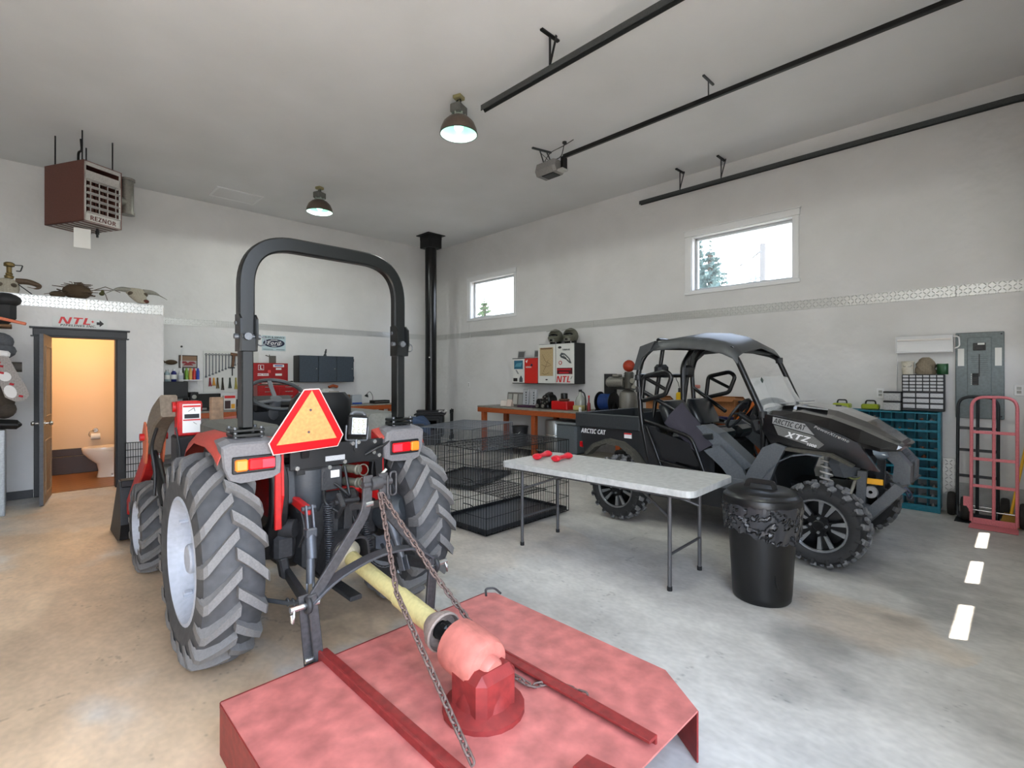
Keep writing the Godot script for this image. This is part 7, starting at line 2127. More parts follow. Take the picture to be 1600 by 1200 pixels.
	s = ST(); box(s, Vector3(0, 0.19, 0), Vector3(0.06, 0.34, 0.10), Basis.IDENTITY, 0.02); part(t, "bottle", s, mat("bottle_yellow", Color(0.85, 0.68, 0.05), 0.4))
	s = ST(); box(s, Vector3(-0.031, 0.17, 0), Vector3(0.003, 0.10, 0.07), Basis.IDENTITY, 0.0); part(t, "label", s, mat("label_red", Color(0.75, 0.08, 0.08), 0.5))
	s = ST(); cyl(s, Vector3(0, 0.36, 0), Vector3(0, 0.42, 0), 0.02, 10); tube(s, rounded([Vector3(0, 0.41, 0), Vector3(0, 0.50, -0.02), Vector3(0, 0.54, -0.05), Vector3(0, 0.62, -0.06)], 0.03), 0.005, 6); part(t, "nozzle", s, mat("breaker", Color(0.05, 0.05, 0.05), 0.4))
	t = thing("spray_can", "white trigger spray bottle on the bench behind the far seat", "bottle", Vector3(6.85, Y, -3.24))
	s = ST(); lathe(s, [Vector2(0, 0), Vector2(0.055, 0), Vector2(0.06, 0.05), Vector2(0.058, 0.26), Vector2(0.035, 0.34), Vector2(0.02, 0.38), Vector2(0.02, 0.42), Vector2(0, 0.42)], xf(Vector3.ZERO), 16); part(t, "bottle", s, mat("bottle_white", Color(0.80, 0.78, 0.74), 0.4))
	s = ST(); box(s, Vector3(0, 0.445, 0), Vector3(0.05, 0.05, 0.10), Basis.IDENTITY, 0.012); box(s, Vector3(0, 0.41, -0.05), Vector3(0.02, 0.06, 0.015)); part(t, "trigger", s, mat("trigger_pink", Color(0.70, 0.45, 0.40), 0.4))
	# under the bench
	t = thing("storage_can", "shiny round metal can stored under the wooden bench", "can", Vector3(6.93, 0.171, -5.92))
	s = ST(); lathe(s, [Vector2(0, 0), Vector2(0.19, 0), Vector2(0.19, 0.02), Vector2(0.2, 0.03), Vector2(0.2, 0.5), Vector2(0.19, 0.53), Vector2(0, 0.54)], xf(Vector3.ZERO), 26); part(t, "can", s, mat("galvanised", Color(0.62, 0.63, 0.62), 0.3, 0.8))
	s = ST(); ring(s, Vector3(0, 0.27, 0), Vector3.UP, 0.2, 0.007, 26, 5); part(t, "hoop", s, mat("bright_steel", Color(0.78, 0.78, 0.77), 0.25, 0.9))
	t = thing("storage_tote", "grey translucent storage tote under the wooden bench", "tote", Vector3(6.82, 0.171, -5.44))
	s = ST(); box(s, Vector3(0, 0.25, 0), Vector3(0.40, 0.50, 0.44), Basis.IDENTITY, 0.03); part(t, "tote", s, worn("tote_grey", Color(0.40, 0.43, 0.45), 0.35))
	s = ST(); box(s, Vector3(0, 0.52, 0), Vector3(0.43, 0.04, 0.47), Basis.IDENTITY, 0.01); part(t, "lid", s, worn("tote_lid_grey", Color(0.52, 0.54, 0.55), 0.35))
	t = thing("paint_can", "dark low bucket stored at the left under the wooden bench", "bucket", Vector3(6.85, 0.171, -6.75))
	s = ST(); lathe(s, [Vector2(0, 0), Vector2(0.13, 0), Vector2(0.15, 0.34), Vector2(0.16, 0.35), Vector2(0.16, 0.37), Vector2(0.0, 0.37)], xf(Vector3.ZERO), 22); part(t, "bucket", s, mat("bucket_dark", Color(0.14, 0.14, 0.15), 0.5))
	s = ST(); tube(s, [Vector3(0, 0.36, -0.155), Vector3(-0.13, 0.24, -0.08), Vector3(-0.14, 0.23, 0.08), Vector3(0, 0.36, 0.155)], 0.005, 5); part(t, "bail", s, mat("bright_steel", Color(0.78, 0.78, 0.77), 0.25, 0.9))
	t = thing("clear_bin", "clear storage bin with pinkish contents under the bench behind the rear wheel", "tote", Vector3(6.85, 0.171, -4.0))
	s = ST(); box(s, Vector3(0, 0.16, 0), Vector3(0.4, 0.32, 0.5), Basis.IDENTITY, 0.02); part(t, "bin", s, worn("bin_pinkish", Color(0.62, 0.47, 0.42), 0.5, 0.0, 5.0, true))
	s = ST(); box(s, Vector3(0, 0.335, 0), Vector3(0.42, 0.03, 0.52)); part(t, "lid", s, mat("tote_lid", Color(0.10, 0.14, 0.34), 0.4))

# ---------- back wall, stove, washroom, ceiling ----------
func back_side():
	var ink := mat("ink", Color(0.1, 0.1, 0.11), 0.6)
	var blk := mat("breaker", Color(0.05, 0.05, 0.05), 0.4)
	var steel := mat("bright_steel", Color(0.78, 0.78, 0.77), 0.25, 0.9)
	var paper := mat("paper", Color(0.86, 0.86, 0.84), 0.7)
	var navy := mat("sign_navy", Color(0.03, 0.07, 0.20), 0.35)
	var white := mat("decal_white", Color(0.86, 0.86, 0.86), 0.45)
	var s: SurfaceTool; var t: Node3D
	# bench along the back wall
	var b: Node3D = long_bench("wooden_bench", "wooden workbench with pale top along the back wall behind the tractor", Vector3(3.72, 0, -9.915), 0.0, 4.4, 0.55, [-2.1, -0.7, 0.7, 2.1])
	var Y := 0.9005
	# three-door cabinet
	t = thing("wall_cabinet", "slate grey wall cabinet with three doors on the back wall", "cabinet", Vector3(4.48, 1.37, -10.05))
	var slate := worn("slate", Color(0.24, 0.28, 0.32), 0.4, 0.1, 2.0)
	s = ST(); box(s, Vector3(0, 0.265, 0), Vector3(1.15, 0.53, 0.28)); part(t, "body", s, mat("slate_side", Color(0.06, 0.065, 0.07), 0.5))
	for k in 3:
		s = ST(); box(s, Vector3(-0.38 + 0.38 * k, 0.265, 0.148), Vector3(0.37, 0.52, 0.018)); var d := part(t, "door", s, slate)
		s = ST(); ball(s, Vector3(-0.38 + 0.38 * k + 0.145, 0.27, 0.165), Vector3(0.012, 0.016, 0.012)); part(d, "knob", s, steel)
		s = ST(); box(s, Vector3(-0.38 + 0.38 * k + 0.187, 0.45, 0.155), Vector3(0.008, 0.06, 0.012)); box(s, Vector3(-0.38 + 0.38 * k + 0.187, 0.08, 0.155), Vector3(0.008, 0.06, 0.012)); pieces(d, "hinge", s, blk)
	t = thing("figurine", "small dark figurine on top of the slate cabinet", "figurine", Vector3(4.46, 1.9, -9.98))
	s = ST(); lathe(s, [Vector2(0, 0), Vector2(0.035, 0), Vector2(0.03, 0.02), Vector2(0.015, 0.05), Vector2(0.022, 0.09), Vector2(0.012, 0.11), Vector2(0.018, 0.13), Vector2(0, 0.15)], xf(Vector3.ZERO, euler(0, 0, -10)), 10); part(t, "body", s, mat("figure_dark", Color(0.16, 0.18, 0.20), 0.5))
	# car maker sign
	t = thing("oval_sign", "white tin sign with a navy oval on the back wall above the red chest", "sign", Vector3(3.54, 2.13, ZB + 0.004))
	s = ST(); box(s, Vector3.ZERO, Vector3(0.44, 0.29, 0.006), Basis.IDENTITY, 0.002); part(t, "panel", s, mat("sign_white", Color(0.70, 0.77, 0.79), 0.4))
	s = ST(); ball(s, Vector3(0, 0.0, 0.004), Vector3(0.2, 0.082, 0.003), Basis.IDENTITY, 40); part(t, "oval", s, navy)
	var ov := []
	for i in 40: ov.append(Vector3(cos(TAU * i / 40) * 0.145, sin(TAU * i / 40) * 0.052, 0.0075))
	s = ST(); tube(s, ov, 0.0035, 4, true); part(t, "oval_ring", s, white)
	text(t, "lettering", "SALES & SERVICE", 0.034, ink, xf(Vector3(0, 0.112, 0.004)), 1.05)
	text(t, "lettering", "Ford", 0.07, white, xf(Vector3(0, 0.0, 0.007)), 1.2, true, 0.3)
	text(t, "lettering", "GENUINE", 0.017, white, xf(Vector3(0, 0.062, 0.007)), 1.2)
	text(t, "lettering", "PARTS", 0.017, white, xf(Vector3(0, -0.066, 0.007)), 1.2)
	s = ST(); box(s, Vector3(-0.11, -0.122, 0.004), Vector3(0.18, 0.007, 0.003), Basis.IDENTITY, 0.0); box(s, Vector3(0.12, -0.122, 0.004), Vector3(0.16, 0.007, 0.003), Basis.IDENTITY, 0.0); pieces(t, "rule", s, ink)
	# red tool chest
	t = thing("tool_chest", "red steel tool chest with open lid on the back bench", "tool chest", Vector3(3.46, Y, -9.92))
	var red := worn("chest_red", Color(0.62, 0.06, 0.07), 0.35, 0.0, 3.0)
	s = ST(); box(s, Vector3(0, 0.21, 0), Vector3(0.74, 0.42, 0.42), Basis.IDENTITY, 0.01); part(t, "body", s, red)
	s = ST(); box(s, Vector3(-0.03, 0.63, -0.17), Vector3(0.66, 0.42, 0.05), Basis.IDENTITY, 0.01); var lid := part(t, "lid", s, red)
	for j in 4:
		for k in [-1.0, 1.0]:
			s = ST(); box(s, Vector3(k * 0.18, 0.365 - 0.085 * j, 0.213), Vector3(0.34, 0.075, 0.012), Basis.IDENTITY, 0.003); var d := part(t, "drawer", s, red)
			s = ST(); box(s, Vector3(k * 0.18, 0.388 - 0.085 * j, 0.222), Vector3(0.14, 0.014, 0.012), Basis.IDENTITY, 0.003); part(d, "pull", s, steel)
	for e in [[-0.20, 0.755, 0.10, 0.1, white], [0.12, 0.79, 0.2, 0.05, white], [0.12, 0.73, 0.1, 0.035, paper], [-0.16, 0.62, 0.2, 0.045, white], [0.12, 0.62, 0.12, 0.04, paper], [-0.05, 0.68, 0.05, 0.05, mat("sticker_pink", Color(0.85, 0.3, 0.3), 0.5)]]:
		s = ST(); box(s, Vector3(e[0], e[1], -0.142), Vector3(e[2], e[3], 0.003), Basis.IDENTITY, 0.0); part(lid, "sticker", s, e[4])
	s = ST(); box(s, Vector3(-0.20, 0.755, -0.139), Vector3(0.085, 0.085, 0.003), Basis.IDENTITY, 0.0); part(lid, "sticker", s, red)
	text(lid, "lettering", "L", 0.07, white, xf(Vector3(-0.20, 0.755, -0.136)))
	s = ST(); box(s, Vector3(0.12, 0.79, -0.139), Vector3(0.15, 0.02, 0.003), Basis.IDENTITY, 0.0); part(lid, "sticker", s, mat("sticker_blue", Color(0.12, 0.25, 0.55), 0.5))
	text(lid, "lettering", "MAC TOOLS", 0.028, red, xf(Vector3(-0.16, 0.62, -0.139)))
	# tools lying in the open chest
	var q := RandomNumberGenerator.new(); q.seed = 3
	for i in 9:
		s = ST()
		var l := q.randf_range(0.07, 0.14)
		rod(s, Vector3(-l, 0.012, 0), Vector3(l, 0.012, 0), 0.010, 7); box(s, Vector3(l, 0.014, 0), Vector3(0.04, 0.026, 0.036), Basis.IDENTITY, 0.005)
		single("hand_tool", "hand tool in the open top of the red chest, %s from the left" % NTH[i], "tool", s, mat("tool%d" % (i % 3), [Color(0.32, 0.34, 0.31), Color(0.70, 0.70, 0.68), Color(0.20, 0.24, 0.22)][i % 3], 0.4, 0.5), Vector3(3.22 + 0.055 * i, Y + 0.42 + 0.027 * (i % 3), -9.86 + q.randf_range(-0.04, 0.08)), q.randf_range(-40, 40), "tools in the red chest")
	t = thing("spray_can", "small grey spray can standing right of the red chest", "can", Vector3(3.89, Y, -9.90))
	s = ST(); lathe(s, [Vector2(0, 0), Vector2(0.028, 0), Vector2(0.028, 0.12), Vector2(0.018, 0.14), Vector2(0.018, 0.17), Vector2(0, 0.175)], xf(Vector3.ZERO), 14); part(t, "can", s, mat("can_slate", Color(0.25, 0.28, 0.30), 0.35, 0.3))
	s = ST(); box(s, Vector3(0.0, 0.07, 0), Vector3(0.12, 0.14, 0.02)); box(s, Vector3(-0.08, 0.13, 0), Vector3(0.10, 0.014, 0.03), euler(0, 0, -18)); cyl(s, Vector3(-0.06, 0.0, 0), Vector3(-0.06, 0.16, 0), 0.008, 8)
	single("wire_holder", "small wire stand on top of the red chest lid", "stand", s, worn("holder", Color(0.35, 0.33, 0.30), 0.6), Vector3(3.48, Y + 0.841, -10.09))
	# pegboard and tools on it
	t = thing("pegboard", "white pegboard on the back wall hung with wrenches", "pegboard", Vector3(2.80, 1.2, ZB + 0.008))
	s = ST(); box(s, Vector3(0, 0.37, 0), Vector3(0.92, 0.75, 0.012), Basis.IDENTITY, 0.001); part(t, "board", s, mat("peg_white", Color(0.78, 0.78, 0.76), 0.6))
	for i in 11:
		var l := 0.40 - 0.024 * i
		s = ST()
		bar(s, Vector3(0, -0.02, 0), Vector3(0, -l, 0), 0.016, 0.006, Vector3(0, 0, 1)); ring(s, Vector3(0, 0, 0), Vector3(0, 0, 1), 0.016, 0.006, 12, 5); box(s, Vector3(0, -l, 0), Vector3(0.034, 0.03, 0.008), Basis.IDENTITY, 0.002)
		single("wrench", "steel wrench hung on the white pegboard, %s from the left" % NTH[i], "wrench", s, mat("wrench", Color(0.42, 0.43, 0.45), 0.3, 0.8), Vector3(2.38 + 0.052 * i, 1.88, ZB + 0.028), 0.0, "wrenches in a row on the pegboard")
	s = ST(); bar(s, Vector3(0, 0, 0), Vector3(0.02, 0.22, 0), 0.04, 0.02, Vector3(0, 0, 1)); box(s, Vector3(0.03, 0.23, 0), Vector3(0.13, 0.05, 0.03), euler(0, 0, -6)); single("wooden_mallet", "brown wooden mallet hung among the wrenches", "mallet", s, worn("mallet_wood", Color(0.42, 0.29, 0.19), 0.7), Vector3(2.80, 1.66, ZB + 0.055))
	s = ST(); bar(s, Vector3(0, 0, 0), Vector3(0, 0.14, 0), 0.016, 0.016, Vector3(0, 0, 1)); box(s, Vector3(0, 0.145, 0), Vector3(0.09, 0.02, 0.02)); single("hammer", "small dark hammer on the lower pegboard", "hammer", s, blk, Vector3(2.80, 1.50, ZB + 0.032))
	for e in [[2.44, 0.11, Color(0.50, 0.12, 0.16), "red-handled tool"], [2.50, 0.10, Color(0.80, 0.55, 0.12), "orange-handled tool"], [2.56, 0.15, Color(0.35, 0.28, 0.12), "brown-handled tool"], [2.64, 0.18, Color(0.16, 0.14, 0.08), "black clamp-like tool"], [2.76, 0.15, Color(0.12, 0.17, 0.14), "dark green-handled tool"], [2.86, 0.17, Color(0.62, 0.58, 0.25), "yellow-handled tool"], [2.93, 0.14, Color(0.18, 0.26, 0.34), "blue-handled tool"], [3.02, 0.14, Color(0.10, 0.10, 0.11), "black horseshoe-shaped tool"]]:
		s = ST()
		if e[3].begins_with("black horseshoe"): tube(s, rounded([Vector3(-0.03, -0.12, 0), Vector3(-0.035, 0, 0), Vector3(0.035, 0, 0), Vector3(0.03, -0.12, 0)], 0.03, 5), 0.008, 7)
		else:
			bar(s, Vector3(-0.012, -e[1], 0), Vector3(0.0, 0.0, 0), 0.022, 0.018, Vector3(0, 0, 1)); bar(s, Vector3(0.02, -e[1], 0), Vector3(0.0, 0.0, 0), 0.02, 0.018, Vector3(0, 0, 1)); box(s, Vector3(0, 0.02, 0), Vector3(0.026, 0.05, 0.016), Basis.IDENTITY, 0.004)
		single("hanging_tool", e[3] + " hanging on the lower part of the pegboard", "tool", s, mat("peg" + e[3], e[2], 0.5), Vector3(e[0], 1.42, ZB + 0.03), 0.0, "handled tools on the pegboard")
	s = ST(); ball(s, Vector3.ZERO, Vector3(0.05, 0.045, 0.03)); box(s, Vector3(0.03, -0.02, 0), Vector3(0.07, 0.05, 0.05), Basis.IDENTITY, 0.01); single("tape_reel", "small black reel hung at the right of the pegboard", "reel", s, blk, Vector3(3.06, 1.68, ZB + 0.05))
	# picture, fish-shaped plaque, antenna
	t = thing("framed_picture", "framed picture of red cars on the back wall", "picture", Vector3(2.11, 1.745, ZB + 0.008))
	s = ST(); box(s, Vector3.ZERO, Vector3(0.28, 0.22, 0.014)); part(t, "frame", s, mat("frame_brown", Color(0.16, 0.12, 0.10), 0.5))
	s = ST(); box(s, Vector3(0, 0.055, 0.008), Vector3(0.25, 0.08, 0.003), Basis.IDENTITY, 0.0); part(t, "sky_print", s, mat("print_tan", Color(0.50, 0.38, 0.28), 0.6))
	s = ST(); box(s, Vector3(0, -0.04, 0.008), Vector3(0.25, 0.11, 0.003), Basis.IDENTITY, 0.0); part(t, "ground_print", s, mat("print_grey", Color(0.62, 0.58, 0.56), 0.6))
	s = ST()
	for e in [[-0.06, -0.02, 0.1], [0.05, -0.025, 0.12], [0.0, -0.055, 0.14]]: prism(s, [Vector2(-e[2] / 2, 0), Vector2(-e[2] / 4, 0.025), Vector2(e[2] / 4, 0.025), Vector2(e[2] / 2, 0), Vector2(e[2] / 2, -0.012), Vector2(-e[2] / 2, -0.012)], 0.003, xf(Vector3(e[0], e[1], 0.0105)))
	part(t, "car_print", s, mat("print_red", Color(0.52, 0.12, 0.15), 0.5))
	s = ST(); ball(s, Vector3.ZERO, Vector3(0.09, 0.042, 0.02)); prism(s, [Vector2(-0.07, 0), Vector2(-0.11, 0.03), Vector2(-0.10, -0.02)], 0.01)
	single("wall_plaque", "brown leaf-shaped plaque hung left of the car picture", "plaque", s, worn("plaque", Color(0.30, 0.22, 0.12), 0.7, 0.0, 20.0, true), Vector3(1.86, 1.73, ZB + 0.022))
	t = thing("floor_lamp_pole", "thin white pole with a small dark knob standing on the back bench", "pole", Vector3(1.96, Y, -9.93))
	s = ST(); rod(s, Vector3.ZERO, Vector3(0, 1.08, 0), 0.007, 8); cyl(s, Vector3.ZERO, Vector3(0, 0.02, 0), 0.04, 14); part(t, "pole", s, m_white_trim)
	s = ST(); ball(s, Vector3(0, 1.09, 0), Vector3.ONE * 0.018, Basis.IDENTITY, 10); part(t, "knob", s, blk)
	# radio/printer stack on the left end of the bench
	t = thing("black_cabinet", "black cabinet box standing at the left end of the back bench", "box", Vector3(1.80, Y + 0.24, -9.98))
	s = ST(); box(s, Vector3(0, 0.13, 0), Vector3(0.46, 0.26, 0.34)); part(t, "body", s, mat("box_charcoal", Color(0.07, 0.08, 0.085), 0.5))
	s = ST(); box(s, Vector3(0, 0.13, 0.172), Vector3(0.42, 0.22, 0.006)); part(t, "front", s, mat("box_front", Color(0.05, 0.055, 0.06), 0.35))
	t = thing("low_shelf", "black low shelf carrying the black cabinet on the back bench", "shelf", Vector3(1.80, Y, -9.98))
	s = ST(); box(s, Vector3(0, 0.228, 0), Vector3(0.50, 0.022, 0.38)); part(t, "top", s, blk)
	for k in [-0.235, 0.235]:
		s = ST(); box(s, Vector3(k, 0.109, 0), Vector3(0.022, 0.217, 0.38)); part(t, "side", s, blk)
	for k in 5:
		s = ST(); box(s, Vector3(0, 0.011, 0), Vector3(0.32 - 0.02 * (k % 2), 0.022, 0.24)); single("binder", ["white binder at the bottom of the pile", "black binder second from the bottom", "grey binder in the middle of the pile", "black binder second from the top", "white binder topmost of the pile"][k] + " under the low black shelf", "binder", s, [paper, blk, mat("binder_grey", Color(0.42, 0.42, 0.42), 0.5), blk, paper][k], Vector3(1.79, Y + 0.001 + 0.0225 * k, -9.93), [3.0, -4.0, 6.0, 0.0, -7.0][k], "binders under the low shelf")
	var cols := [Color(0.06, 0.06, 0.07), Color(0.55, 0.62, 0.64), Color(0.06, 0.10, 0.40), Color(0.80, 0.80, 0.80)]
	var names := ["black bottle on the black cabinet", "pale bottle on the black cabinet", "blue labelled bottle on the black cabinet", "white bottle on the black cabinet"]
	for k in 4:
		t = thing("bottle", names[k], "bottle", Vector3(1.66 + 0.095 * k, Y + 0.5005, -9.93), 0.0, "bottles on the black cabinet")
		var h: float = [0.26, 0.2, 0.21, 0.19][k]
		s = ST(); lathe(s, [Vector2(0, 0), Vector2(0.036, 0), Vector2(0.04, 0.01), Vector2(0.04, h * 0.7), Vector2(0.018, h * 0.85), Vector2(0, h * 0.86)], xf(Vector3.ZERO), 14); part(t, "body", s, mat(names[k], cols[k], 0.35))
		s = ST(); cyl(s, Vector3(0, h * 0.84, 0), Vector3(0, h, 0), 0.018, 10); part(t, "cap", s, [blk, steel, white, white][k])
		if k > 0:
			s = ST(); lathe(s, [Vector2(0.041, h * 0.2), Vector2(0.041, h * 0.55)], xf(Vector3.ZERO), 14); part(t, "label", s, [blk, paper, paper, mat("label_pale", Color(0.68, 0.70, 0.74), 0.5)][k])
	t = thing("speaker_stack", "black radio beside the low shelf on the back bench", "radio", Vector3(2.13, Y, -9.98))
	s = ST(); box(s, Vector3(0, 0.16, 0), Vector3(0.13, 0.32, 0.24), Basis.IDENTITY, 0.01); part(t, "body", s, blk)
	s = ST(); cyl(s, Vector3(0, 0.24, 0.118), Vector3(0, 0.24, 0.126), 0.035, 16); part(t, "dial", s, mat("gauge", Color(0.62, 0.62, 0.58), 0.3, 0.4))
	var bc := [Color(0.10, 0.12, 0.10), Color(0.42, 0.58, 0.16), Color(0.80, 0.62, 0.30), Color(0.70, 0.14, 0.12), Color(0.08, 0.22, 0.60)]
	var bn := ["black spray tin", "green spray tin", "tan spray tin", "red spray tin", "blue spray tin"]
	for k in 5:
		s = ST(); lathe(s, [Vector2(0, 0), Vector2(0.026, 0), Vector2(0.026, 0.15), Vector2(0.016, 0.17), Vector2(0.016, 0.2), Vector2(0, 0.2)], xf(Vector3.ZERO), 12)
		single("spray_tin", bn[k] + " on the little wall shelf right of the pole", "spray tin", s, mat(bn[k], bc[k], 0.35), Vector3(2.02 + 0.056 * k, 1.432, ZB + 0.06), 0.0, "spray tins on the little shelf")
	t = thing("little_shelf", "little white wall shelf holding coloured spray tins", "shelf", Vector3(2.13, 1.41, ZB + 0.06))
	s = ST(); box(s, Vector3(0, 0.01, 0), Vector3(0.34, 0.02, 0.12)); part(t, "board", s, m_white_trim)
	for k in [-0.12, 0.12]:
		s = ST(); box(s, Vector3(k, -0.03, -0.05), Vector3(0.012, 0.06, 0.02)); part(t, "bracket", s, m_white_trim)
	t = thing("flat_screen", "black computer screen standing on the back bench", "screen", Vector3(2.34, Y, -9.82))
	s = ST(); box(s, Vector3(0, 0.17, 0), Vector3(0.36, 0.24, 0.03), euler(-6, 0, 0)); part(t, "panel", s, mat("screen_black", Color(0.025, 0.03, 0.03), 0.15))
	s = ST(); box(s, Vector3(0, 0.04, -0.02), Vector3(0.05, 0.08, 0.02)); box(s, Vector3(0, 0.006, -0.01), Vector3(0.2, 0.012, 0.14)); part(t, "stand", s, blk)
	t = thing("battery_pack_box", "red, black and white packaged battery box on the back bench", "box", Vector3(2.66, Y, -9.85))
	s = ST(); box(s, Vector3(0, 0.125, 0), Vector3(0.19, 0.25, 0.1)); part(t, "box", s, mat("pack_white", Color(0.80, 0.78, 0.76), 0.5))
	s = ST(); box(s, Vector3(0, 0.225, 0.051), Vector3(0.17, 0.045, 0.003), Basis.IDENTITY, 0.0); part(t, "red_print", s, mat("label_red", Color(0.75, 0.08, 0.08), 0.5))
	s = ST(); box(s, Vector3(-0.035, 0.09, 0.051), Vector3(0.09, 0.14, 0.003), Basis.IDENTITY, 0.0); part(t, "dark_print", s, mat("pack_dark", Color(0.18, 0.05, 0.05), 0.5))
	s = ST(); box(s, Vector3(0.05, 0.06, 0.051), Vector3(0.06, 0.08, 0.003), Basis.IDENTITY, 0.0); part(t, "yellow_print", s, mat("pack_yellow", Color(0.82, 0.58, 0.10), 0.5))
	t = thing("socket_case", "black socket set case standing on the back bench", "case", Vector3(2.86, Y, -9.85))
	s = ST(); box(s, Vector3(0, 0.09, 0), Vector3(0.16, 0.18, 0.05)); part(t, "case", s, blk)
	s = ST()
	for i in 3: box(s, Vector3(-0.05 + 0.05 * i, 0.09, 0.027), Vector3(0.026, 0.12, 0.004))
	pieces(t, "socket_row", s, mat("gauge", Color(0.62, 0.62, 0.58), 0.3, 0.4))
	# right end of the back bench
	t = thing("desk_lamp", "small black gooseneck lamp on the right end of the back bench", "lamp", Vector3(5.52, Y, -9.98))
	s = ST(); cyl(s, Vector3.ZERO, Vector3(0, 0.015, 0), 0.06, 16); tube(s, rounded([Vector3(0, 0.01, 0), Vector3(0.02, 0.16, 0), Vector3(-0.06, 0.27, 0), Vector3(-0.14, 0.20, 0.02)], 0.06, 5), 0.006, 6); part(t, "arm", s, blk)
	s = ST(); lathe(s, [Vector2(0.012, 0.05), Vector2(0.03, 0.035), Vector2(0.045, 0.0), Vector2(0.04, 0.0)], xf(Vector3(-0.15, 0.15, 0.02), euler(0, 0, -25)), 14); part(t, "shade", s, blk)
	t = thing("black_amplifier", "flat black device on the right end of the back bench", "device", Vector3(5.60, Y, -9.80))
	s = ST(); box(s, Vector3(0, 0.035, 0), Vector3(0.38, 0.07, 0.2), Basis.IDENTITY, 0.006); part(t, "case", s, blk)
	s = ST(); box(s, Vector3(0, 0.035, 0.101), Vector3(0.34, 0.012, 0.003)); part(t, "strip", s, steel)
	t = thing("blue_tin", "white and blue printed tin on the back bench", "tin", Vector3(5.06, Y, -9.85))
	s = ST(); box(s, Vector3(0, 0.10, 0), Vector3(0.22, 0.20, 0.16), Basis.IDENTITY, 0.01); part(t, "tin", s, worn("tin_white", Color(0.72, 0.74, 0.76), 0.4, 0.0, 14.0, true))
	s = ST(); box(s, Vector3(0, 0.022, 0.081), Vector3(0.215, 0.035, 0.003), Basis.IDENTITY, 0.0); part(t, "band", s, mat("sticker_blue", Color(0.12, 0.25, 0.55), 0.5))
	t = thing("wooden_block_set", "brown wooden block holder on the back bench beside the printed tin", "block", Vector3(4.84, Y, -9.85))
	s = ST()
	for k in 3: box(s, Vector3(-0.06 + 0.055 * k, 0.08 + 0.012 * k, 0), Vector3(0.05, 0.16 + 0.024 * k, 0.12))
	pieces(t, "block", s, worn("block_wood", Color(0.45, 0.33, 0.23), 0.6))
	var bag := ST()
	var nz := FastNoiseLite.new(); nz.seed = 26; nz.frequency = 6.0
	var rings := []
	for i in 8:
		var y := lerpf(0, 0.34, i / 7.0)
		var rg := []
		for k in 20:
			var a := TAU * k / 20
			var r := (0.17 * sqrt(maxf(1.0 - pow((y - 0.1) / 0.26, 2.0), 0.02))) * (1.0 + 0.55 * nz.get_noise_3d(cos(a) * 0.4, y * 2, sin(a) * 0.4))
			rg.append(Vector3(cos(a) * r * 1.5, y, sin(a) * r * 0.7))
		rings.append(rg)
	loft(bag, rings, false, true, true)
	single("crumpled_bag", "crumpled white bag heaped under the slate cabinet on the bench", "bag", bag, worn("bag_white", Color(0.80, 0.79, 0.78), 0.5, 0.0, 6.0, true), Vector3(4.50, Y, -9.96))
	s = ST(); tube(s, [Vector3(-0.09, 0.03, 0), Vector3(0, 0.06, 0), Vector3(0.10, 0.035, 0)], 0.03, 8); single("orange_rag", "orange-brown rag lying above the crumpled bag", "rag", s, worn("rag", Color(0.60, 0.28, 0.12), 0.8), Vector3(4.62, Y + 0.335, -9.96))
	stove()
	washroom()
	ceiling_things()
	left_things()

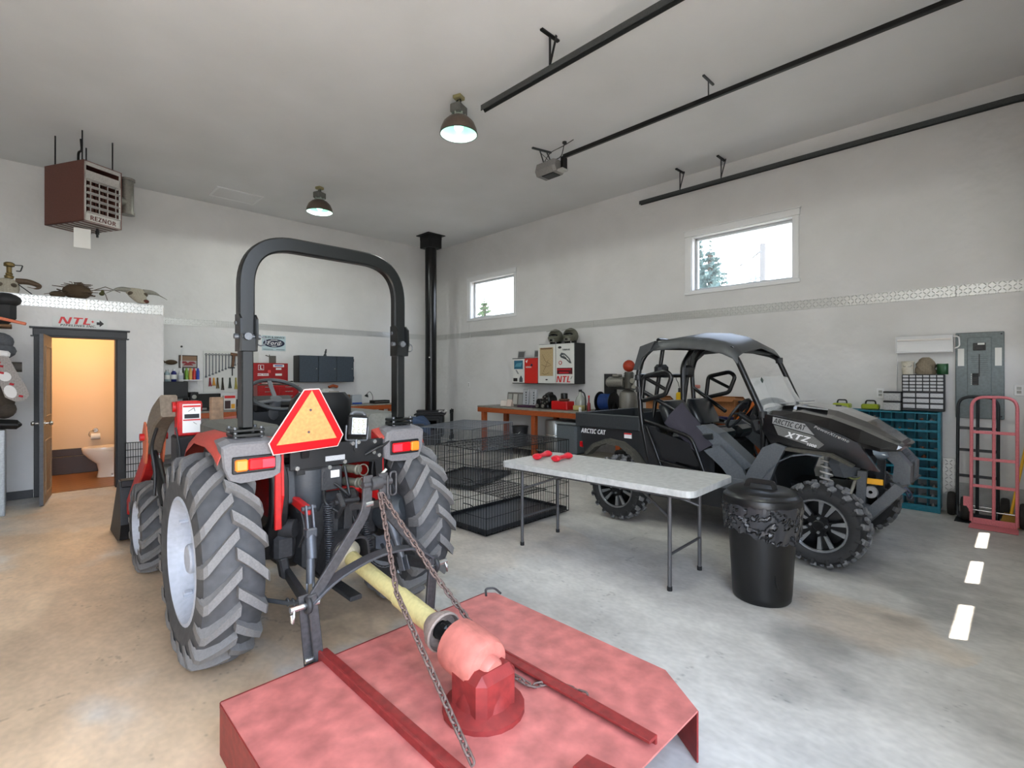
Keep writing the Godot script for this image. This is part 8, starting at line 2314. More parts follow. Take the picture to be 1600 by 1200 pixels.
func stove():
	var iron := worn("stove_iron", Color(0.055, 0.057, 0.065), 0.5, 0.2, 3.0)
	var s: SurfaceTool
	var t := thing("wood_stove", "black wood stove with tall flue pipe in the far corner", "stove", Vector3(6.44, 0, -9.1), -40.0)
	s = ST(); box(s, Vector3(0, 0.42, 0), Vector3(0.58, 0.46, 0.50), Basis.IDENTITY, 0.012); part(t, "firebox", s, iron)
	s = ST(); box(s, Vector3(0, 0.665, 0), Vector3(0.66, 0.03, 0.56)); box(s, Vector3(0, 0.70, -0.08), Vector3(0.58, 0.05, 0.36)); box(s, Vector3(0, 0.732, -0.08), Vector3(0.60, 0.02, 0.38)); part(t, "top_plate", s, iron)
	s = ST(); box(s, Vector3(0, 0.43, 0.26), Vector3(0.42, 0.32, 0.025), Basis.IDENTITY, 0.008); var d := part(t, "door", s, iron)
	s = ST(); box(s, Vector3(0, 0.44, 0.275), Vector3(0.30, 0.2, 0.006)); part(d, "glass", s, mat("stove_glass", Color(0.02, 0.02, 0.02), 0.08))
	s = ST(); tube(s, [Vector3(0.18, 0.40, 0.275), Vector3(0.18, 0.40, 0.32), Vector3(0.18, 0.32, 0.33)], 0.01, 7); part(d, "handle", s, mat("bright_steel", Color(0.78, 0.78, 0.77), 0.25, 0.9))
	s = ST(); box(s, Vector3(0, 0.10, 0), Vector3(0.44, 0.2, 0.4)); part(t, "pedestal", s, iron)
	s = ST(); cyl(s, Vector3(0, 0.74, -0.08), Vector3(0, 4.35, -0.08), 0.125, 28); part(t, "flue_pipe", s, mat("flue", Color(0.045, 0.05, 0.058), 0.28, 0.3))
	s = ST(); box(s, Vector3(0, 4.40, -0.08), Vector3(0.34, 0.2, 0.34), euler(0, 40, 0)); part(t, "ceiling_box", s, iron)
	s = ST(); box(s, Vector3(0, 4.58, -0.08), Vector3(0.46, 0.016, 0.46), euler(0, 40, 0)); box(s, Vector3(0, 4.53, -0.08), Vector3(0.345, 0.1, 0.345), euler(0, 40, 0)); part(t, "ceiling_flange", s, iron)
	s = ST(); cyl(s, Vector3(-0.02, 1.9, 0.04), Vector3(-0.02, 1.9, 0.055), 0.015, 8); part(t, "pipe_tag", s, m_white_trim)
	# rag and cup on the stove
	s = ST()
	var nz := FastNoiseLite.new(); nz.seed = 8; nz.frequency = 10.0
	var rows := []
	for i in 8:
		var row := []
		for j in 8: row.append(Vector3(-0.1 + 0.2 * i / 7.0, 0.03 + 0.06 * nz.get_noise_2d(i * 0.03, j * 0.03), -0.06 + 0.12 * j / 7.0))
		rows.append(row)
	sheet(s, rows, Vector3(0, 0.006, 0))
	single("white_rag", "white rag on the stove top in front of the flue", "rag", s, m_white_trim, Vector3(6.60, 0.69, -8.86), -40.0)
	t = thing("stove_tool_stand", "black stand of fireplace tools right of the stove", "fireplace tools", Vector3(6.98, 0, -9.05))
	s = ST(); cyl(s, Vector3.ZERO, Vector3(0, 0.02, 0), 0.11, 16); rod(s, Vector3.ZERO, Vector3(0, 0.76, 0), 0.012, 8); bar(s, Vector3(-0.1, 0.66, 0.08), Vector3(0.1, 0.66, -0.08), 0.02, 0.01); part(t, "stand", s, iron)
	for k in [-0.09, -0.04, 0.05, 0.1]:
		s = ST(); rod(s, Vector3(k, 0.12, -k * 0.8), Vector3(k, 0.70, -k * 0.8), 0.008, 6); box(s, Vector3(k, 0.12, -k * 0.8), Vector3(0.05, 0.09, 0.02)); cyl(s, Vector3(k, 0.66, -k * 0.8), Vector3(k, 0.74, -k * 0.8), 0.015, 8); part(t, "tool", s, iron)
	# bin with a blue blanket in front of the stove, box beside it
	t = thing("storage_tote", "dark storage tote under the blue blanket behind the crates", "tote", Vector3(4.42, 0, -7.15), -35.0)
	s = ST(); box(s, Vector3(0, 0.36, 0), Vector3(0.80, 0.70, 0.5), Basis.IDENTITY, 0.02); part(t, "body", s, mat("tote_charcoal", Color(0.10, 0.11, 0.13), 0.5))
	s = ST(); box(s, Vector3(0, 0.715, 0), Vector3(0.84, 0.03, 0.54)); part(t, "lid", s, mat("tote_charcoal_lid", Color(0.14, 0.15, 0.17), 0.5))
	s = ST()
	rows = []
	for i in 20:
		var row := []
		for j in 12:
			var a := i / 19.0; var b := j / 11.0
			var edge := maxf(absf(a - 0.5) - 0.42, 0.0) * 1.6 + maxf(b - 0.72, 0.0) * 0.9
			row.append(Vector3(-0.52 + 1.04 * a, 0.765 + 0.05 * nz.get_noise_2d(a * 0.25, b * 0.25) + 0.03 * sin(a * 9.0 + b * 4.0) - edge * 0.6, -0.28 + 0.62 * b))
		rows.append(row)
	sheet(s, rows, Vector3(0, 0.012, 0))
	single("moving_blanket", "blue quilted blanket draped on the tote behind the crates", "blanket", s, worn("blanket", Color(0.18, 0.27, 0.40), 0.9, 0.0, 4.0, true), Vector3(4.42, 0, -7.15), -35.0)
	t = thing("carton", "open cardboard carton with a crimson cloth behind the tractor's right wheel", "cardboard box", Vector3(4.02, 0.0, -6.62), -30.0)
	s = ST(); box(s, Vector3(0, 0.28, 0), Vector3(0.36, 0.56, 0.26), Basis.IDENTITY, 0.003); part(t, "box", s, worn("cardboard", Color(0.66, 0.43, 0.24), 0.8))
	s = ST(); box(s, Vector3(0.0, 0.57, 0.16), Vector3(0.36, 0.004, 0.12), euler(30, 0, 0), 0.0); part(t, "flap", s, worn("cardboard", Color(0.66, 0.43, 0.24), 0.8))
	s = ST(); ball(s, Vector3(0, 0.03, 0), Vector3(0.14, 0.075, 0.09)); box(s, Vector3(0.05, 0.06, 0), Vector3(0.14, 0.06, 0.1), euler(0, 20, 12), 0.02); single("crimson_cloth", "crimson cloth bundled on the cardboard carton", "cloth", s, worn("crimson", Color(0.42, 0.06, 0.12), 0.85), Vector3(4.02, 0.608, -6.62), -30.0)

func washroom():
	var china := mat("china", Color(0.86, 0.83, 0.78), 0.15)
	var s: SurfaceTool
	var t := thing("toilet", "white toilet seen through the open washroom doorway", "toilet", Vector3(1.02, 0.008, -9.55), 90.0)
	# faces -x after the turn: built facing -z
	s = ST()
	var rings := []
	for k in [[0.0, 0.12, 0.22, 0.02], [0.1, 0.11, 0.20, 0.02], [0.2, 0.12, 0.20, 0.0], [0.28, 0.16, 0.25, -0.04], [0.36, 0.185, 0.285, -0.07], [0.40, 0.19, 0.29, -0.075]]:
		var rg := []
		for p in circle(1.0, 20): rg.append(Vector3(p.x * k[1], k[0], p.y * k[2] + k[3]))
		rings.append(rg)
	loft(s, rings, false, true, true)
	part(t, "bowl", s, china)
	s = ST(); lathe(s, [Vector2(0, 0), Vector2(1.0, 0), Vector2(1.02, 0.5), Vector2(1.0, 1.0), Vector2(0, 1.0)], xf(Vector3(0, 0.402, -0.075), Basis.from_scale(Vector3(0.19, 0.045, 0.29))), 24); part(t, "seat", s, china)
	s = ST(); box(s, Vector3(0, 0.56, 0.24), Vector3(0.42, 0.36, 0.18), Basis.IDENTITY, 0.02); box(s, Vector3(0, 0.755, 0.24), Vector3(0.45, 0.035, 0.2), Basis.IDENTITY, 0.012); part(t, "tank", s, china)
	s = ST(); cyl(s, Vector3(-0.105, 0.04, -0.03), Vector3(-0.125, 0.04, -0.03), 0.014, 10); part(t, "bolt_cap", s, mat("bright_steel", Color(0.78, 0.78, 0.77), 0.25, 0.9))
	t = thing("paper_holder", "chrome holder with a white toilet roll on the washroom wall", "paper holder", Vector3(0.86, 0.62, ZB + 0.031))
	s = ST(); cyl(s, Vector3(0, 0.03, 0), Vector3(0, 0.03, 0.025), 0.035, 16, 0.006); tube(s, rounded([Vector3(0, 0.03, 0.03), Vector3(-0.08, 0.02, 0.07), Vector3(-0.09, -0.06, 0.07), Vector3(0.05, -0.06, 0.07)], 0.04, 5), 0.006, 7); part(t, "holder", s, mat("nickel", Color(0.75, 0.74, 0.72), 0.25, 1.0))
	s = ST(); cyl(s, Vector3(-0.06, -0.06, 0.07), Vector3(0.05, -0.06, 0.07), 0.048, 18); part(t, "roll", s, mat("paper", Color(0.86, 0.86, 0.84), 0.7))
	# washroom ceiling lamp
	t = thing("washroom_lamp", "round warm ceiling lamp inside the washroom, above the doorway", "lamp", Vector3(0.60, 2.46, -9.30))
	s = ST(); lathe(s, [Vector2(0.16, 0.0), Vector2(0.15, -0.05), Vector2(0.1, -0.085), Vector2(0, -0.095)], xf(Vector3.ZERO), 24)
	var glow := mat("warm_glow", Color(1, 0.9, 0.75), 0.4)
	glow.emission_enabled = true; glow.emission = Color(1.0, 0.78, 0.5); glow.emission_energy_multiplier = 2.0
	part(t, "shade", s, glow)
	var l := OmniLight3D.new(); l.name = "washroom_light"; t.add_child(l)
	l.position = Vector3(0, -0.16, 0); l.light_color = Color(1.0, 0.82, 0.63); l.light_energy = 0.29; l.light_size = 0.12; l.omni_range = 20.0; l.omni_attenuation = 2.0; l.shadow_enabled = true
	# sign over the door
	t = thing("arrow_sign", "white sign with red lettering and a black arrow above the washroom door", "sign", Vector3(0.575, 2.185, ZW + 0.004))
	s = ST(); box(s, Vector3.ZERO, Vector3(0.54, 0.125, 0.006), Basis.IDENTITY, 0.001); part(t, "panel", s, mat("sign_pale", Color(0.80, 0.81, 0.80), 0.5))
	text(t, "lettering", "NTL", 0.085, mat("ntl_red", Color(0.78, 0.08, 0.10), 0.5), xf(Vector3(-0.055, 0.018, 0.004)), 1.5, true, 0.3)
	text(t, "lettering", "PIPELINES INC.", 0.026, mat("ink", Color(0.1, 0.1, 0.11), 0.6), xf(Vector3(-0.02, -0.042, 0.004)), 1.35, true, 0.2)
	s = ST(); prism(s, [Vector2(0.16, 0.018), Vector2(0.19, 0.018), Vector2(0.19, 0.045), Vector2(0.235, 0.0), Vector2(0.19, -0.045), Vector2(0.19, -0.018), Vector2(0.16, -0.018)], 0.003, xf(Vector3(0, 0, 0.005))); part(t, "arrow", s, mat("ink", Color(0.1, 0.1, 0.11), 0.6))
	s = ST(); prism(s, [Vector2(0.10, 0.02), Vector2(0.115, 0.026), Vector2(0.12, 0.042), Vector2(0.125, 0.026), Vector2(0.14, 0.02), Vector2(0.125, 0.012), Vector2(0.12, 0.0), Vector2(0.115, 0.012)], 0.003, xf(Vector3(0, 0, 0.005))); part(t, "star", s, mat("ntl_red", Color(0.78, 0.08, 0.10), 0.5))
	# folded crate leaning on the wall right of the door
	t = thing("folded_crate", "folded black wire crate leaning on the washroom wall behind the bucket", "dog crate", Vector3(1.24, 0, ZW + 0.09))
	for k in 2:
		s = ST(); wire_panel(s, Vector3(-0.21, 0.01, -0.02 + 0.035 * k), Vector3(0.42, 0, 0), Vector3(0, 0.58, -0.035), 15, 6, 0.0022); part(t, "panel", s, mat("crate_wire", Color(0.085, 0.09, 0.10), 0.35, 0.4))
	s = ST(); box(s, Vector3(0.0, 0.20, 0.02), Vector3(0.12, 0.035, 0.012)); box(s, Vector3(0.02, 0.47, 0.0), Vector3(0.05, 0.02, 0.012)); pieces(t, "latch", s, mat("crate_wire", Color(0.085, 0.09, 0.10), 0.35, 0.4))

func hook_lamp(label: String, at: Vector3, rim_y: float):
	var t := thing("bay_lamp", label, "ceiling lamp", at, 20.0, "high bay lamps")
	var dy := rim_y - at.y
	var s := ST()
	box(s, Vector3(0, -0.02, 0), Vector3(0.10, 0.04, 0.10)); part(t, "ceiling_box", s, mat("brass_box", Color(0.55, 0.52, 0.36), 0.5, 0.3))
	s = ST(); ring(s, Vector3(0, -0.065, 0), Vector3(1, 0, 0.2), 0.03, 0.007, 14, 6); part(t, "hook", s, mat("breaker", Color(0.05, 0.05, 0.05), 0.4))
	s = ST(); box(s, Vector3(0, dy + 0.27, 0), Vector3(0.17, 0.10, 0.13), Basis.IDENTITY, 0.012); cyl(s, Vector3(0, dy + 0.31, 0), Vector3(0, dy + 0.345, 0), 0.03, 12); part(t, "ballast", s, worn("ballast", Color(0.40, 0.40, 0.38), 0.5, 0.3))
	s = ST()
	for k in 6: rod(s, Vector3(cos(k * 1.05) * 0.07, dy + 0.19, sin(k * 1.05) * 0.07), Vector3(cos(k * 1.05) * 0.07, dy + 0.225, sin(k * 1.05) * 0.07), 0.012, 6)
	cyl(s, Vector3(0, dy + 0.185, 0), Vector3(0, dy + 0.225, 0), 0.055, 14)
	part(t, "neck", s, mat("neck_glass", Color(0.62, 0.66, 0.62), 0.3, 0.3))
	s = ST()
	lathe(s, [Vector2(0.205, dy), Vector2(0.2, dy + 0.05), Vector2(0.17, dy + 0.12), Vector2(0.12, dy + 0.17), Vector2(0.075, dy + 0.19), Vector2(0.06, dy + 0.19)], xf(Vector3.ZERO), 32); part(t, "reflector", s, worn("reflector_bronze", Color(0.46, 0.40, 0.36), 0.35, 0.6))
	s = ST()
	lathe(s, [Vector2(0.06, dy + 0.185), Vector2(0.075, dy + 0.185), Vector2(0.117, dy + 0.165), Vector2(0.166, dy + 0.116), Vector2(0.195, dy + 0.05), Vector2(0.2, dy + 0.001)], xf(Vector3.ZERO), 32); part(t, "inner_reflector", s, mat("inner_white", Color(0.82, 0.88, 0.86), 0.35, 0.3))
	s = ST(); ring(s, Vector3(0, dy, 0), Vector3.UP, 0.204, 0.006, 32, 6); part(t, "rim", s, mat("rim_dark", Color(0.22, 0.26, 0.25), 0.4, 0.4))
	s = ST(); lathe(s, [Vector2(0.015, dy + 0.18), Vector2(0.02, dy + 0.14), Vector2(0.05, dy + 0.10), Vector2(0.05, dy + 0.06), Vector2(0.02, dy + 0.025), Vector2(0, dy + 0.02)], xf(Vector3.ZERO), 18)
	var bulb := mat("bulb_green", Color(0.8, 1.0, 0.92), 0.3)
	bulb.emission_enabled = true; bulb.emission = Color(0.58, 1.0, 0.82); bulb.emission_energy_multiplier = 2.2
	part(t, "bulb", s, bulb)
	var l := SpotLight3D.new(); l.name = "bay_light"; t.add_child(l)
	l.position = Vector3(0, dy - 0.01, 0); l.rotation_degrees.x = -90.0; l.spot_angle = 88.0; l.spot_angle_attenuation = 0.1
	l.light_color = Color(0.97, 1.0, 0.97); l.light_energy = 0.6; l.light_size = 0.15; l.spot_range = 30.0; l.spot_attenuation = 2.0; l.shadow_enabled = true

func ceiling_things():
	var s: SurfaceTool; var t: Node3D
	var gal := worn("track_steel", Color(0.30, 0.31, 0.31), 0.45, 0.6, 3.0)
	var dark := mat("rail_black", Color(0.06, 0.06, 0.06), 0.4, 0.3)
	hook_lamp("green-white bay lamp hanging nearest the camera", Vector3(3.47, YC, -4.37), 4.165)
	hook_lamp("green-white bay lamp hanging further back over the tractor", Vector3(3.52, YC, -8.08), 4.18)
	hook_lamp("added unseen bay lamp brightening the front of the room near the open door", Vector3(2.5, YC, -0.95), 4.165)  # out of view; added to lift the dark floor at the front
	# door tracks
	for e in [[7.10, -4.30, "long steel door track hung beside the right wall"], [3.43, -3.92, "steel door track whose end shows near the first lamp"]]:
		t = thing("door_track", e[2], "door track", Vector3(e[0], 4.26, -2.0), 0.0, "overhead door tracks")
		var path := rounded([Vector3(0, 0, e[1] + 2.0), Vector3(0, 0, 2.24), Vector3(0, -1.2, 2.24), Vector3(0, -4.2, 2.24)], 0.3, 6)
		s = ST(); sweep(s, path, [Vector2(-0.03, -0.028), Vector2(-0.024, -0.028), Vector2(-0.024, 0.022), Vector2(0.024, 0.022), Vector2(0.024, -0.028), Vector2(0.03, -0.028), Vector2(0.03, 0.028), Vector2(-0.03, 0.028)], Vector3.UP); part(t, "rail", s, gal)
		for z in [-1.62, -1.0]:
			if e[0] < 5.0 and z < -1.5: continue
			s = ST(); bar(s, Vector3(0, 0.03, z), Vector3(0, 0.32, z), 0.03, 0.004, Vector3(0, 0, 1)); bar(s, Vector3(0, 0.05, z), Vector3(0.02, 0.30, z + 0.06), 0.025, 0.004, Vector3(0, 0, 1)); bar(s, Vector3(-0.12, 0.318, z), Vector3(0.12, 0.318, z), 0.035, 0.02); part(t, "hanger", s, dark)
	# opener
	t = thing("door_opener", "garage door opener hung from the ceiling on its long black rail", "garage opener", Vector3(5.13, YC, -4.35))
	s = ST(); bar(s, Vector3(0.0, -0.20, 0.1), Vector3(0, -0.20, 4.5), 0.045, 0.05, Vector3.UP); part(t, "rail", s, dark)
	s = ST()
	var rings := []
	for k in [[-0.30, 0.8], [-0.27, 1.0], [0.02, 1.0], [0.06, 0.85]]:
		var rg := []
		for p in [Vector2(-0.13, -0.02), Vector2(-0.10, 0.075), Vector2(0.10, 0.075), Vector2(0.13, -0.02), Vector2(0.09, -0.09), Vector2(-0.09, -0.09)]: rg.append(Vector3(p.x * k[1] - 0.02, -0.31 + p.y * k[1], k[0]))
		rings.append(rg)
	loft(s, rings, false, true, false)
	var body := part(t, "motor_case", s, worn("opener_grey", Color(0.52, 0.51, 0.50), 0.4))
	s = ST(); box(s, Vector3(-0.02, -0.403, -0.10), Vector3(0.15, 0.012, 0.2)); part(body, "vent_plate", s, dark)
	s = ST(); box(s, Vector3(-0.02, -0.385, 0.10), Vector3(0.12, 0.03, 0.1), Basis.IDENTITY, 0.008); part(body, "lamp_lens", s, mat("lens_pale", Color(0.66, 0.66, 0.64), 0.3))
	s = ST(); box(s, Vector3(0.02, -0.28, 0.09), Vector3(0.10, 0.16, 0.04)); part(body, "end_plate", s, dark)
	s = ST(); bar(s, Vector3(-0.18, -0.012, -0.30), Vector3(0.12, -0.012, -0.22), 0.03, 0.024); bar(s, Vector3(-0.07, -0.02, -0.26), Vector3(-0.07, -0.24, -0.18), 0.025, 0.004); bar(s, Vector3(0.05, -0.02, -0.24), Vector3(0.03, -0.24, -0.12), 0.025, 0.004); bar(s, Vector3(-0.07, -0.05, -0.26), Vector3(0.03, -0.22, -0.12), 0.02, 0.004); part(t, "hanger", s, gal)
	s = ST(); tube(s, rounded([Vector3(0.02, 0.0, 0.10), Vector3(0.02, -0.08, 0.08), Vector3(0.0, -0.2, 0.06), Vector3(-0.1, -0.24, -0.1)], 0.06, 5), 0.006, 6); tube(s, rounded([Vector3(0.02, -0.02, 0.25), Vector3(0.0, -0.06, 0.1), Vector3(-0.05, -0.1, -0.1), Vector3(-0.06, -0.22, -0.2)], 0.1, 5), 0.005, 6); cyl(s, Vector3(0.02, -0.02, 0.1), Vector3(0.02, 0.0, 0.1), 0.03, 10); part(t, "cord", s, mat("hose", Color(0.12, 0.12, 0.12), 0.5))
	s = ST(); bar(s, Vector3(0, 0.0, 2.05), Vector3(0.0, -0.18, 2.05), 0.025, 0.004); bar(s, Vector3(-0.12, -0.01, 2.05), Vector3(0.12, -0.01, 2.05), 0.025, 0.02); part(t, "rail_hanger", s, gal)
	# attic hatch
	t = thing("attic_hatch", "square attic hatch in the ceiling near the back wall", "hatch", Vector3(2.67, YC, -9.48))
	s = ST()
	for e in [[Vector3(0, -0.006, 0.26), Vector3(0.72, 0.012, 0.04)], [Vector3(0, -0.006, -0.26), Vector3(0.72, 0.012, 0.04)], [Vector3(0.34, -0.006, 0), Vector3(0.04, 0.012, 0.5)], [Vector3(-0.34, -0.006, 0), Vector3(0.04, 0.012, 0.5)]]: box(s, e[0], e[1])
	part(t, "trim", s, m_white_trim)
	s = ST(); box(s, Vector3(0, -0.003, 0), Vector3(0.64, 0.006, 0.48), Basis.IDENTITY, 0.0); part(t, "panel", s, m_ceiling)
	# heater
	t = thing("unit_heater", "brown and white gas heater hung from the ceiling in the back left", "heater", Vector3(0.78, 3.43, -8.30), 28.0)
	var brown := worn("heater_brown", Color(0.42, 0.25, 0.21), 0.5)
	var cream := worn("heater_white", Color(0.74, 0.73, 0.71), 0.45)
	s = ST()
	for e in [[Vector3(-0.224, 0.385, -0.36), Vector3(0.012, 0.76, 0.72)], [Vector3(0.224, 0.385, -0.36), Vector3(0.012, 0.76, 0.72)], [Vector3(0, 0.759, -0.36), Vector3(0.46, 0.012, 0.72)], [Vector3(0, 0.011, -0.36), Vector3(0.46, 0.012, 0.72)], [Vector3(0, 0.385, -0.714), Vector3(0.46, 0.76, 0.012)]]: box(s, e[0], e[1], Basis.IDENTITY, 0.002)
	part(t, "case", s, brown)
	s = ST()
	for e in [[0.06, 0.115], [0.59, 0.115], [0.733, 0.05]]: box(s, Vector3(0, e[0], -0.008), Vector3(0.436, e[1], 0.014), Basis.IDENTITY, 0.002)
	for k in [-0.207, 0.207]: box(s, Vector3(k, 0.385, -0.008), Vector3(0.022, 0.74, 0.014), Basis.IDENTITY, 0.002)
	part(t, "front_panel", s, cream)
	s = ST()
	for k in 9: cyl(s, Vector3(-0.17 + 0.042 * k, 0.1, -0.2), Vector3(-0.17 + 0.042 * k, 0.7, -0.2), 0.014, 8)
	pieces(t, "heat_tube", s, brown)
	for j in 6:
		s = ST(); box(s, Vector3(0, 0.53 - 0.082 * j, 0.004), Vector3(0.40, 0.006, 0.05), euler(-20, 0, 0)); part(t, "louvre", s, cream)
	for k in 4:
		s = ST(); box(s, Vector3(-0.15 + 0.10 * k, 0.325, 0.004), Vector3(0.008, 0.42, 0.014)); part(t, "louvre_post", s, cream)
	text(t, "lettering", "REZNOR", 0.055, mat("heater_letter", Color(0.30, 0.10, 0.08), 0.5), xf(Vector3(0.0, 0.06, 0.0)), 1.05)
	for k in [[-0.18, -0.1], [0.18, -0.1], [-0.18, -0.6], [0.18, -0.6]]:
		s = ST(); rod(s, Vector3(k[0], 0.76, k[1]), Vector3(k[0], 1.16, k[1]), 0.008, 6); part(t, "hanger_rod", s, dark)
	s = ST()
	for k in 6: box(s, Vector3(0, -0.002, -0.10 - 0.1 * k), Vector3(0.42, 0.006, 0.03))
	pieces(t, "bottom_rib", s, cream)
	s = ST(); tube(s, rounded([Vector3(-0.1, 0.76, -0.3), Vector3(-0.1, 0.95, -0.3), Vector3(-0.02, 1.0, -0.36), Vector3(-0.02, 1.16, -0.38)], 0.06, 4), 0.014, 7); part(t, "gas_pipe", s, dark)
	s = ST(); cyl(s, Vector3(0.37, 0.28, -0.1), Vector3(0.37, 0.74, -0.1), 0.075, 16); cyl(s, Vector3(0.37, 0.72, -0.1), Vector3(0.37, 0.75, -0.1), 0.09, 16); cyl(s, Vector3(0.22, 0.42, -0.1), Vector3(0.37, 0.42, -0.1), 0.06, 14); cyl(s, Vector3(0.37, 0.26, -0.1), Vector3(0.37, 0.29, -0.1), 0.085, 16); part(t, "vent_pipe", s, worn("vent_pipe", Color(0.52, 0.51, 0.48), 0.45, 0.4))
	s = ST(); box(s, Vector3(-0.08, -0.16, -0.26), Vector3(0.17, 0.25, 0.008), euler(4, -30, 0)); part(t, "hang_tag", s, mat("paper", Color(0.86, 0.86, 0.84), 0.7))
	s = ST(); rod(s, Vector3(0.06, 0.0, -0.2), Vector3(0.06, -0.12, -0.2), 0.014, 8); cyl(s, Vector3(0.06, -0.08, -0.2), Vector3(0.06, -0.03, -0.2), 0.022, 8); part(t, "drip_leg", s, dark)

func horn(s: SurfaceTool, pts: Array, r0: float):
	var p := rounded(pts, 0.2, 6)
	var sc := []
	for i in p.size(): sc.append(maxf(1.0 - pow(i / float(p.size() - 1), 1.7), 0.1))
	sweep(s, p, circle(r0, 8), Vector3(0.1, 0.9, 0.3), false, true, sc)

func left_things():
	var s: SurfaceTool; var t: Node3D
	var Y := 2.4995
	var bone := worn("bone_skull", Color(0.72, 0.69, 0.62), 0.75, 0.0, 8.0, true)
	var hornm := worn("horn", Color(0.36, 0.28, 0.20), 0.55, 0.0, 8.0, true)
	# steer skull, right
	t = thing("steer_skull", "bleached steer skull with two straight grey horns on the ledge", "skull", Vector3(1.18, Y, -8.70), 10.0)
	s = ST()
	var rings := []
	for k in [[0.0, 0.05, 0.04, 0.20], [0.03, 0.075, 0.06, 0.16], [0.09, 0.10, 0.075, 0.06], [0.15, 0.125, 0.085, 0.0], [0.20, 0.12, 0.07, -0.03], [0.225, 0.07, 0.04, -0.04]]:
		var rg := []
		for p in circle(1.0, 14): rg.append(Vector3(p.x * k[1], k[0], k[3] + p.y * k[2]))
		rings.append(rg)
	loft(s, rings, false, true, true)
	part(t, "cranium", s, bone)
	for k in [-1.0, 1.0]:
		s = ST(); horn(s, [Vector3(k * 0.08, 0.185, 0), Vector3(k * 0.22, 0.19, 0.0), Vector3(k * 0.36, 0.10, 0.05)], 0.036); part(t, "horn", s, worn("horn_grey", Color(0.55, 0.54, 0.50), 0.5))
		s = ST(); ball(s, Vector3(k * 0.085, 0.135, 0.055), Vector3(0.032, 0.03, 0.03)); part(t, "eye_hollow_shade", s, mat("socket_shade", Color(0.30, 0.26, 0.21), 0.9))  # solid dark ball whose colour stands for the shade in the hollow
	s = ST(); ball(s, Vector3(0.045, 0.025, 0.215), Vector3(0.035, 0.028, 0.02)); part(t, "nose_opening", s, mat("nose_brown", Color(0.32, 0.16, 0.11), 0.9))
	# nest of dried grass and twigs
	t = thing("dried_nest", "round brown dried nest with twigs on the middle of the ledge", "nest", Vector3(0.50, Y, -8.70))
	s = ST(); ball(s, Vector3(0.05, 0.10, 0), Vector3(0.15, 0.10, 0.12), Basis.IDENTITY, 20); ball(s, Vector3(-0.14, 0.045, 0.0), Vector3(0.08, 0.045, 0.06)); part(t, "nest", s, worn("nest_brown", Color(0.33, 0.26, 0.18), 0.9, 0.0, 14.0, true))
	var q := RandomNumberGenerator.new(); q.seed = 18
	for i in 30:
		s = ST()
		var a := q.randf_range(0, TAU); var p := Vector3(0.05 + cos(a) * 0.14, 0.10 + sin(a) * 0.09 * signf(q.randf() - 0.2), q.randf_range(-0.04, 0.11))
		p.y = maxf(p.y, 0.02)
		tube(s, [p, p + Vector3(q.randf_range(-0.07, 0.07), q.randf_range(0.0, 0.03), q.randf_range(0, 0.03)), p + Vector3(q.randf_range(-0.12, 0.10), q.randf_range(0.0, 0.03), 0.02)], 0.004, 4)
		part(t, "twig", s, hornm)
	for e in [[Vector3(0.17, 0.13, 0), Vector3(0.30, 0.15, 0.02), Vector3(0.42, 0.16, 0.0)], [Vector3(0.2, 0.13, 0), Vector3(0.34, 0.2, 0.0), Vector3(0.50, 0.14, 0.02)], [Vector3(0.31, 0.15, 0.0), Vector3(0.34, 0.09, 0.03), Vector3(0.36, 0.01, 0.04)], [Vector3(-0.06, 0.06, 0.05), Vector3(-0.2, 0.05, 0.06), Vector3(-0.27, 0.03, 0.06)]]:
		s = ST(); tube(s, e, 0.005, 5); part(t, "twig", s, hornm)
	s = ST(); ball(s, Vector3(0.30, 0.10, 0.02), Vector3(0.03, 0.025, 0.02)); ball(s, Vector3(0.31, 0.13, 0.02), Vector3(0.02, 0.02, 0.02)); part(t, "seed_pod", s, mat("pod", Color(0.30, 0.30, 0.16), 0.8))
	# ram skull with brass burner on top
	t = thing("ram_skull", "skull with a curled brown horn at the left end of the ledge", "skull", Vector3(-0.10, Y, -8.70))
	s = ST()
	rings = []
	for k in [[0.0, 0.10, 0.08, 0.04], [0.06, 0.115, 0.09, 0.02], [0.13, 0.11, 0.08, 0.0], [0.175, 0.08, 0.06, -0.01], [0.19, 0.03, 0.03, -0.01]]:
		var rg := []
		for p in circle(1.0, 14): rg.append(Vector3(p.x * k[1], k[0], k[3] + p.y * k[2]))
		rings.append(rg)
	loft(s, rings, false, true, true)
	part(t, "cranium", s, bone)
	for k in [-1.0, 1.0]:
		s = ST(); horn(s, [Vector3(k * 0.08, 0.165, 0), Vector3(k * 0.20, 0.17, 0.02), Vector3(k * 0.30, 0.12, 0.06), Vector3(k * 0.26, 0.075, 0.10), Vector3(k * 0.18, 0.09, 0.12)], 0.036); part(t, "horn", s, hornm)
		s = ST(); ball(s, Vector3(k * 0.06, 0.10, 0.075), Vector3(0.03, 0.028, 0.025)); part(t, "eye_hollow_shade", s, mat("socket_shade", Color(0.30, 0.26, 0.21), 0.9))  # no cavity: a dark ball paints the shade of the eye hollow
	s = ST(); rod(s, Vector3(0.10, 0.12, 0.06), Vector3(0.22, 0.006, 0.13), 0.006, 6); part(t, "prop_stick", s, mat("hose", Color(0.12, 0.12, 0.12), 0.5))
	t = thing("brass_burner", "old brass lamp burner standing on the left skull", "lamp burner", Vector3(-0.08, Y + 0.192, -8.71))
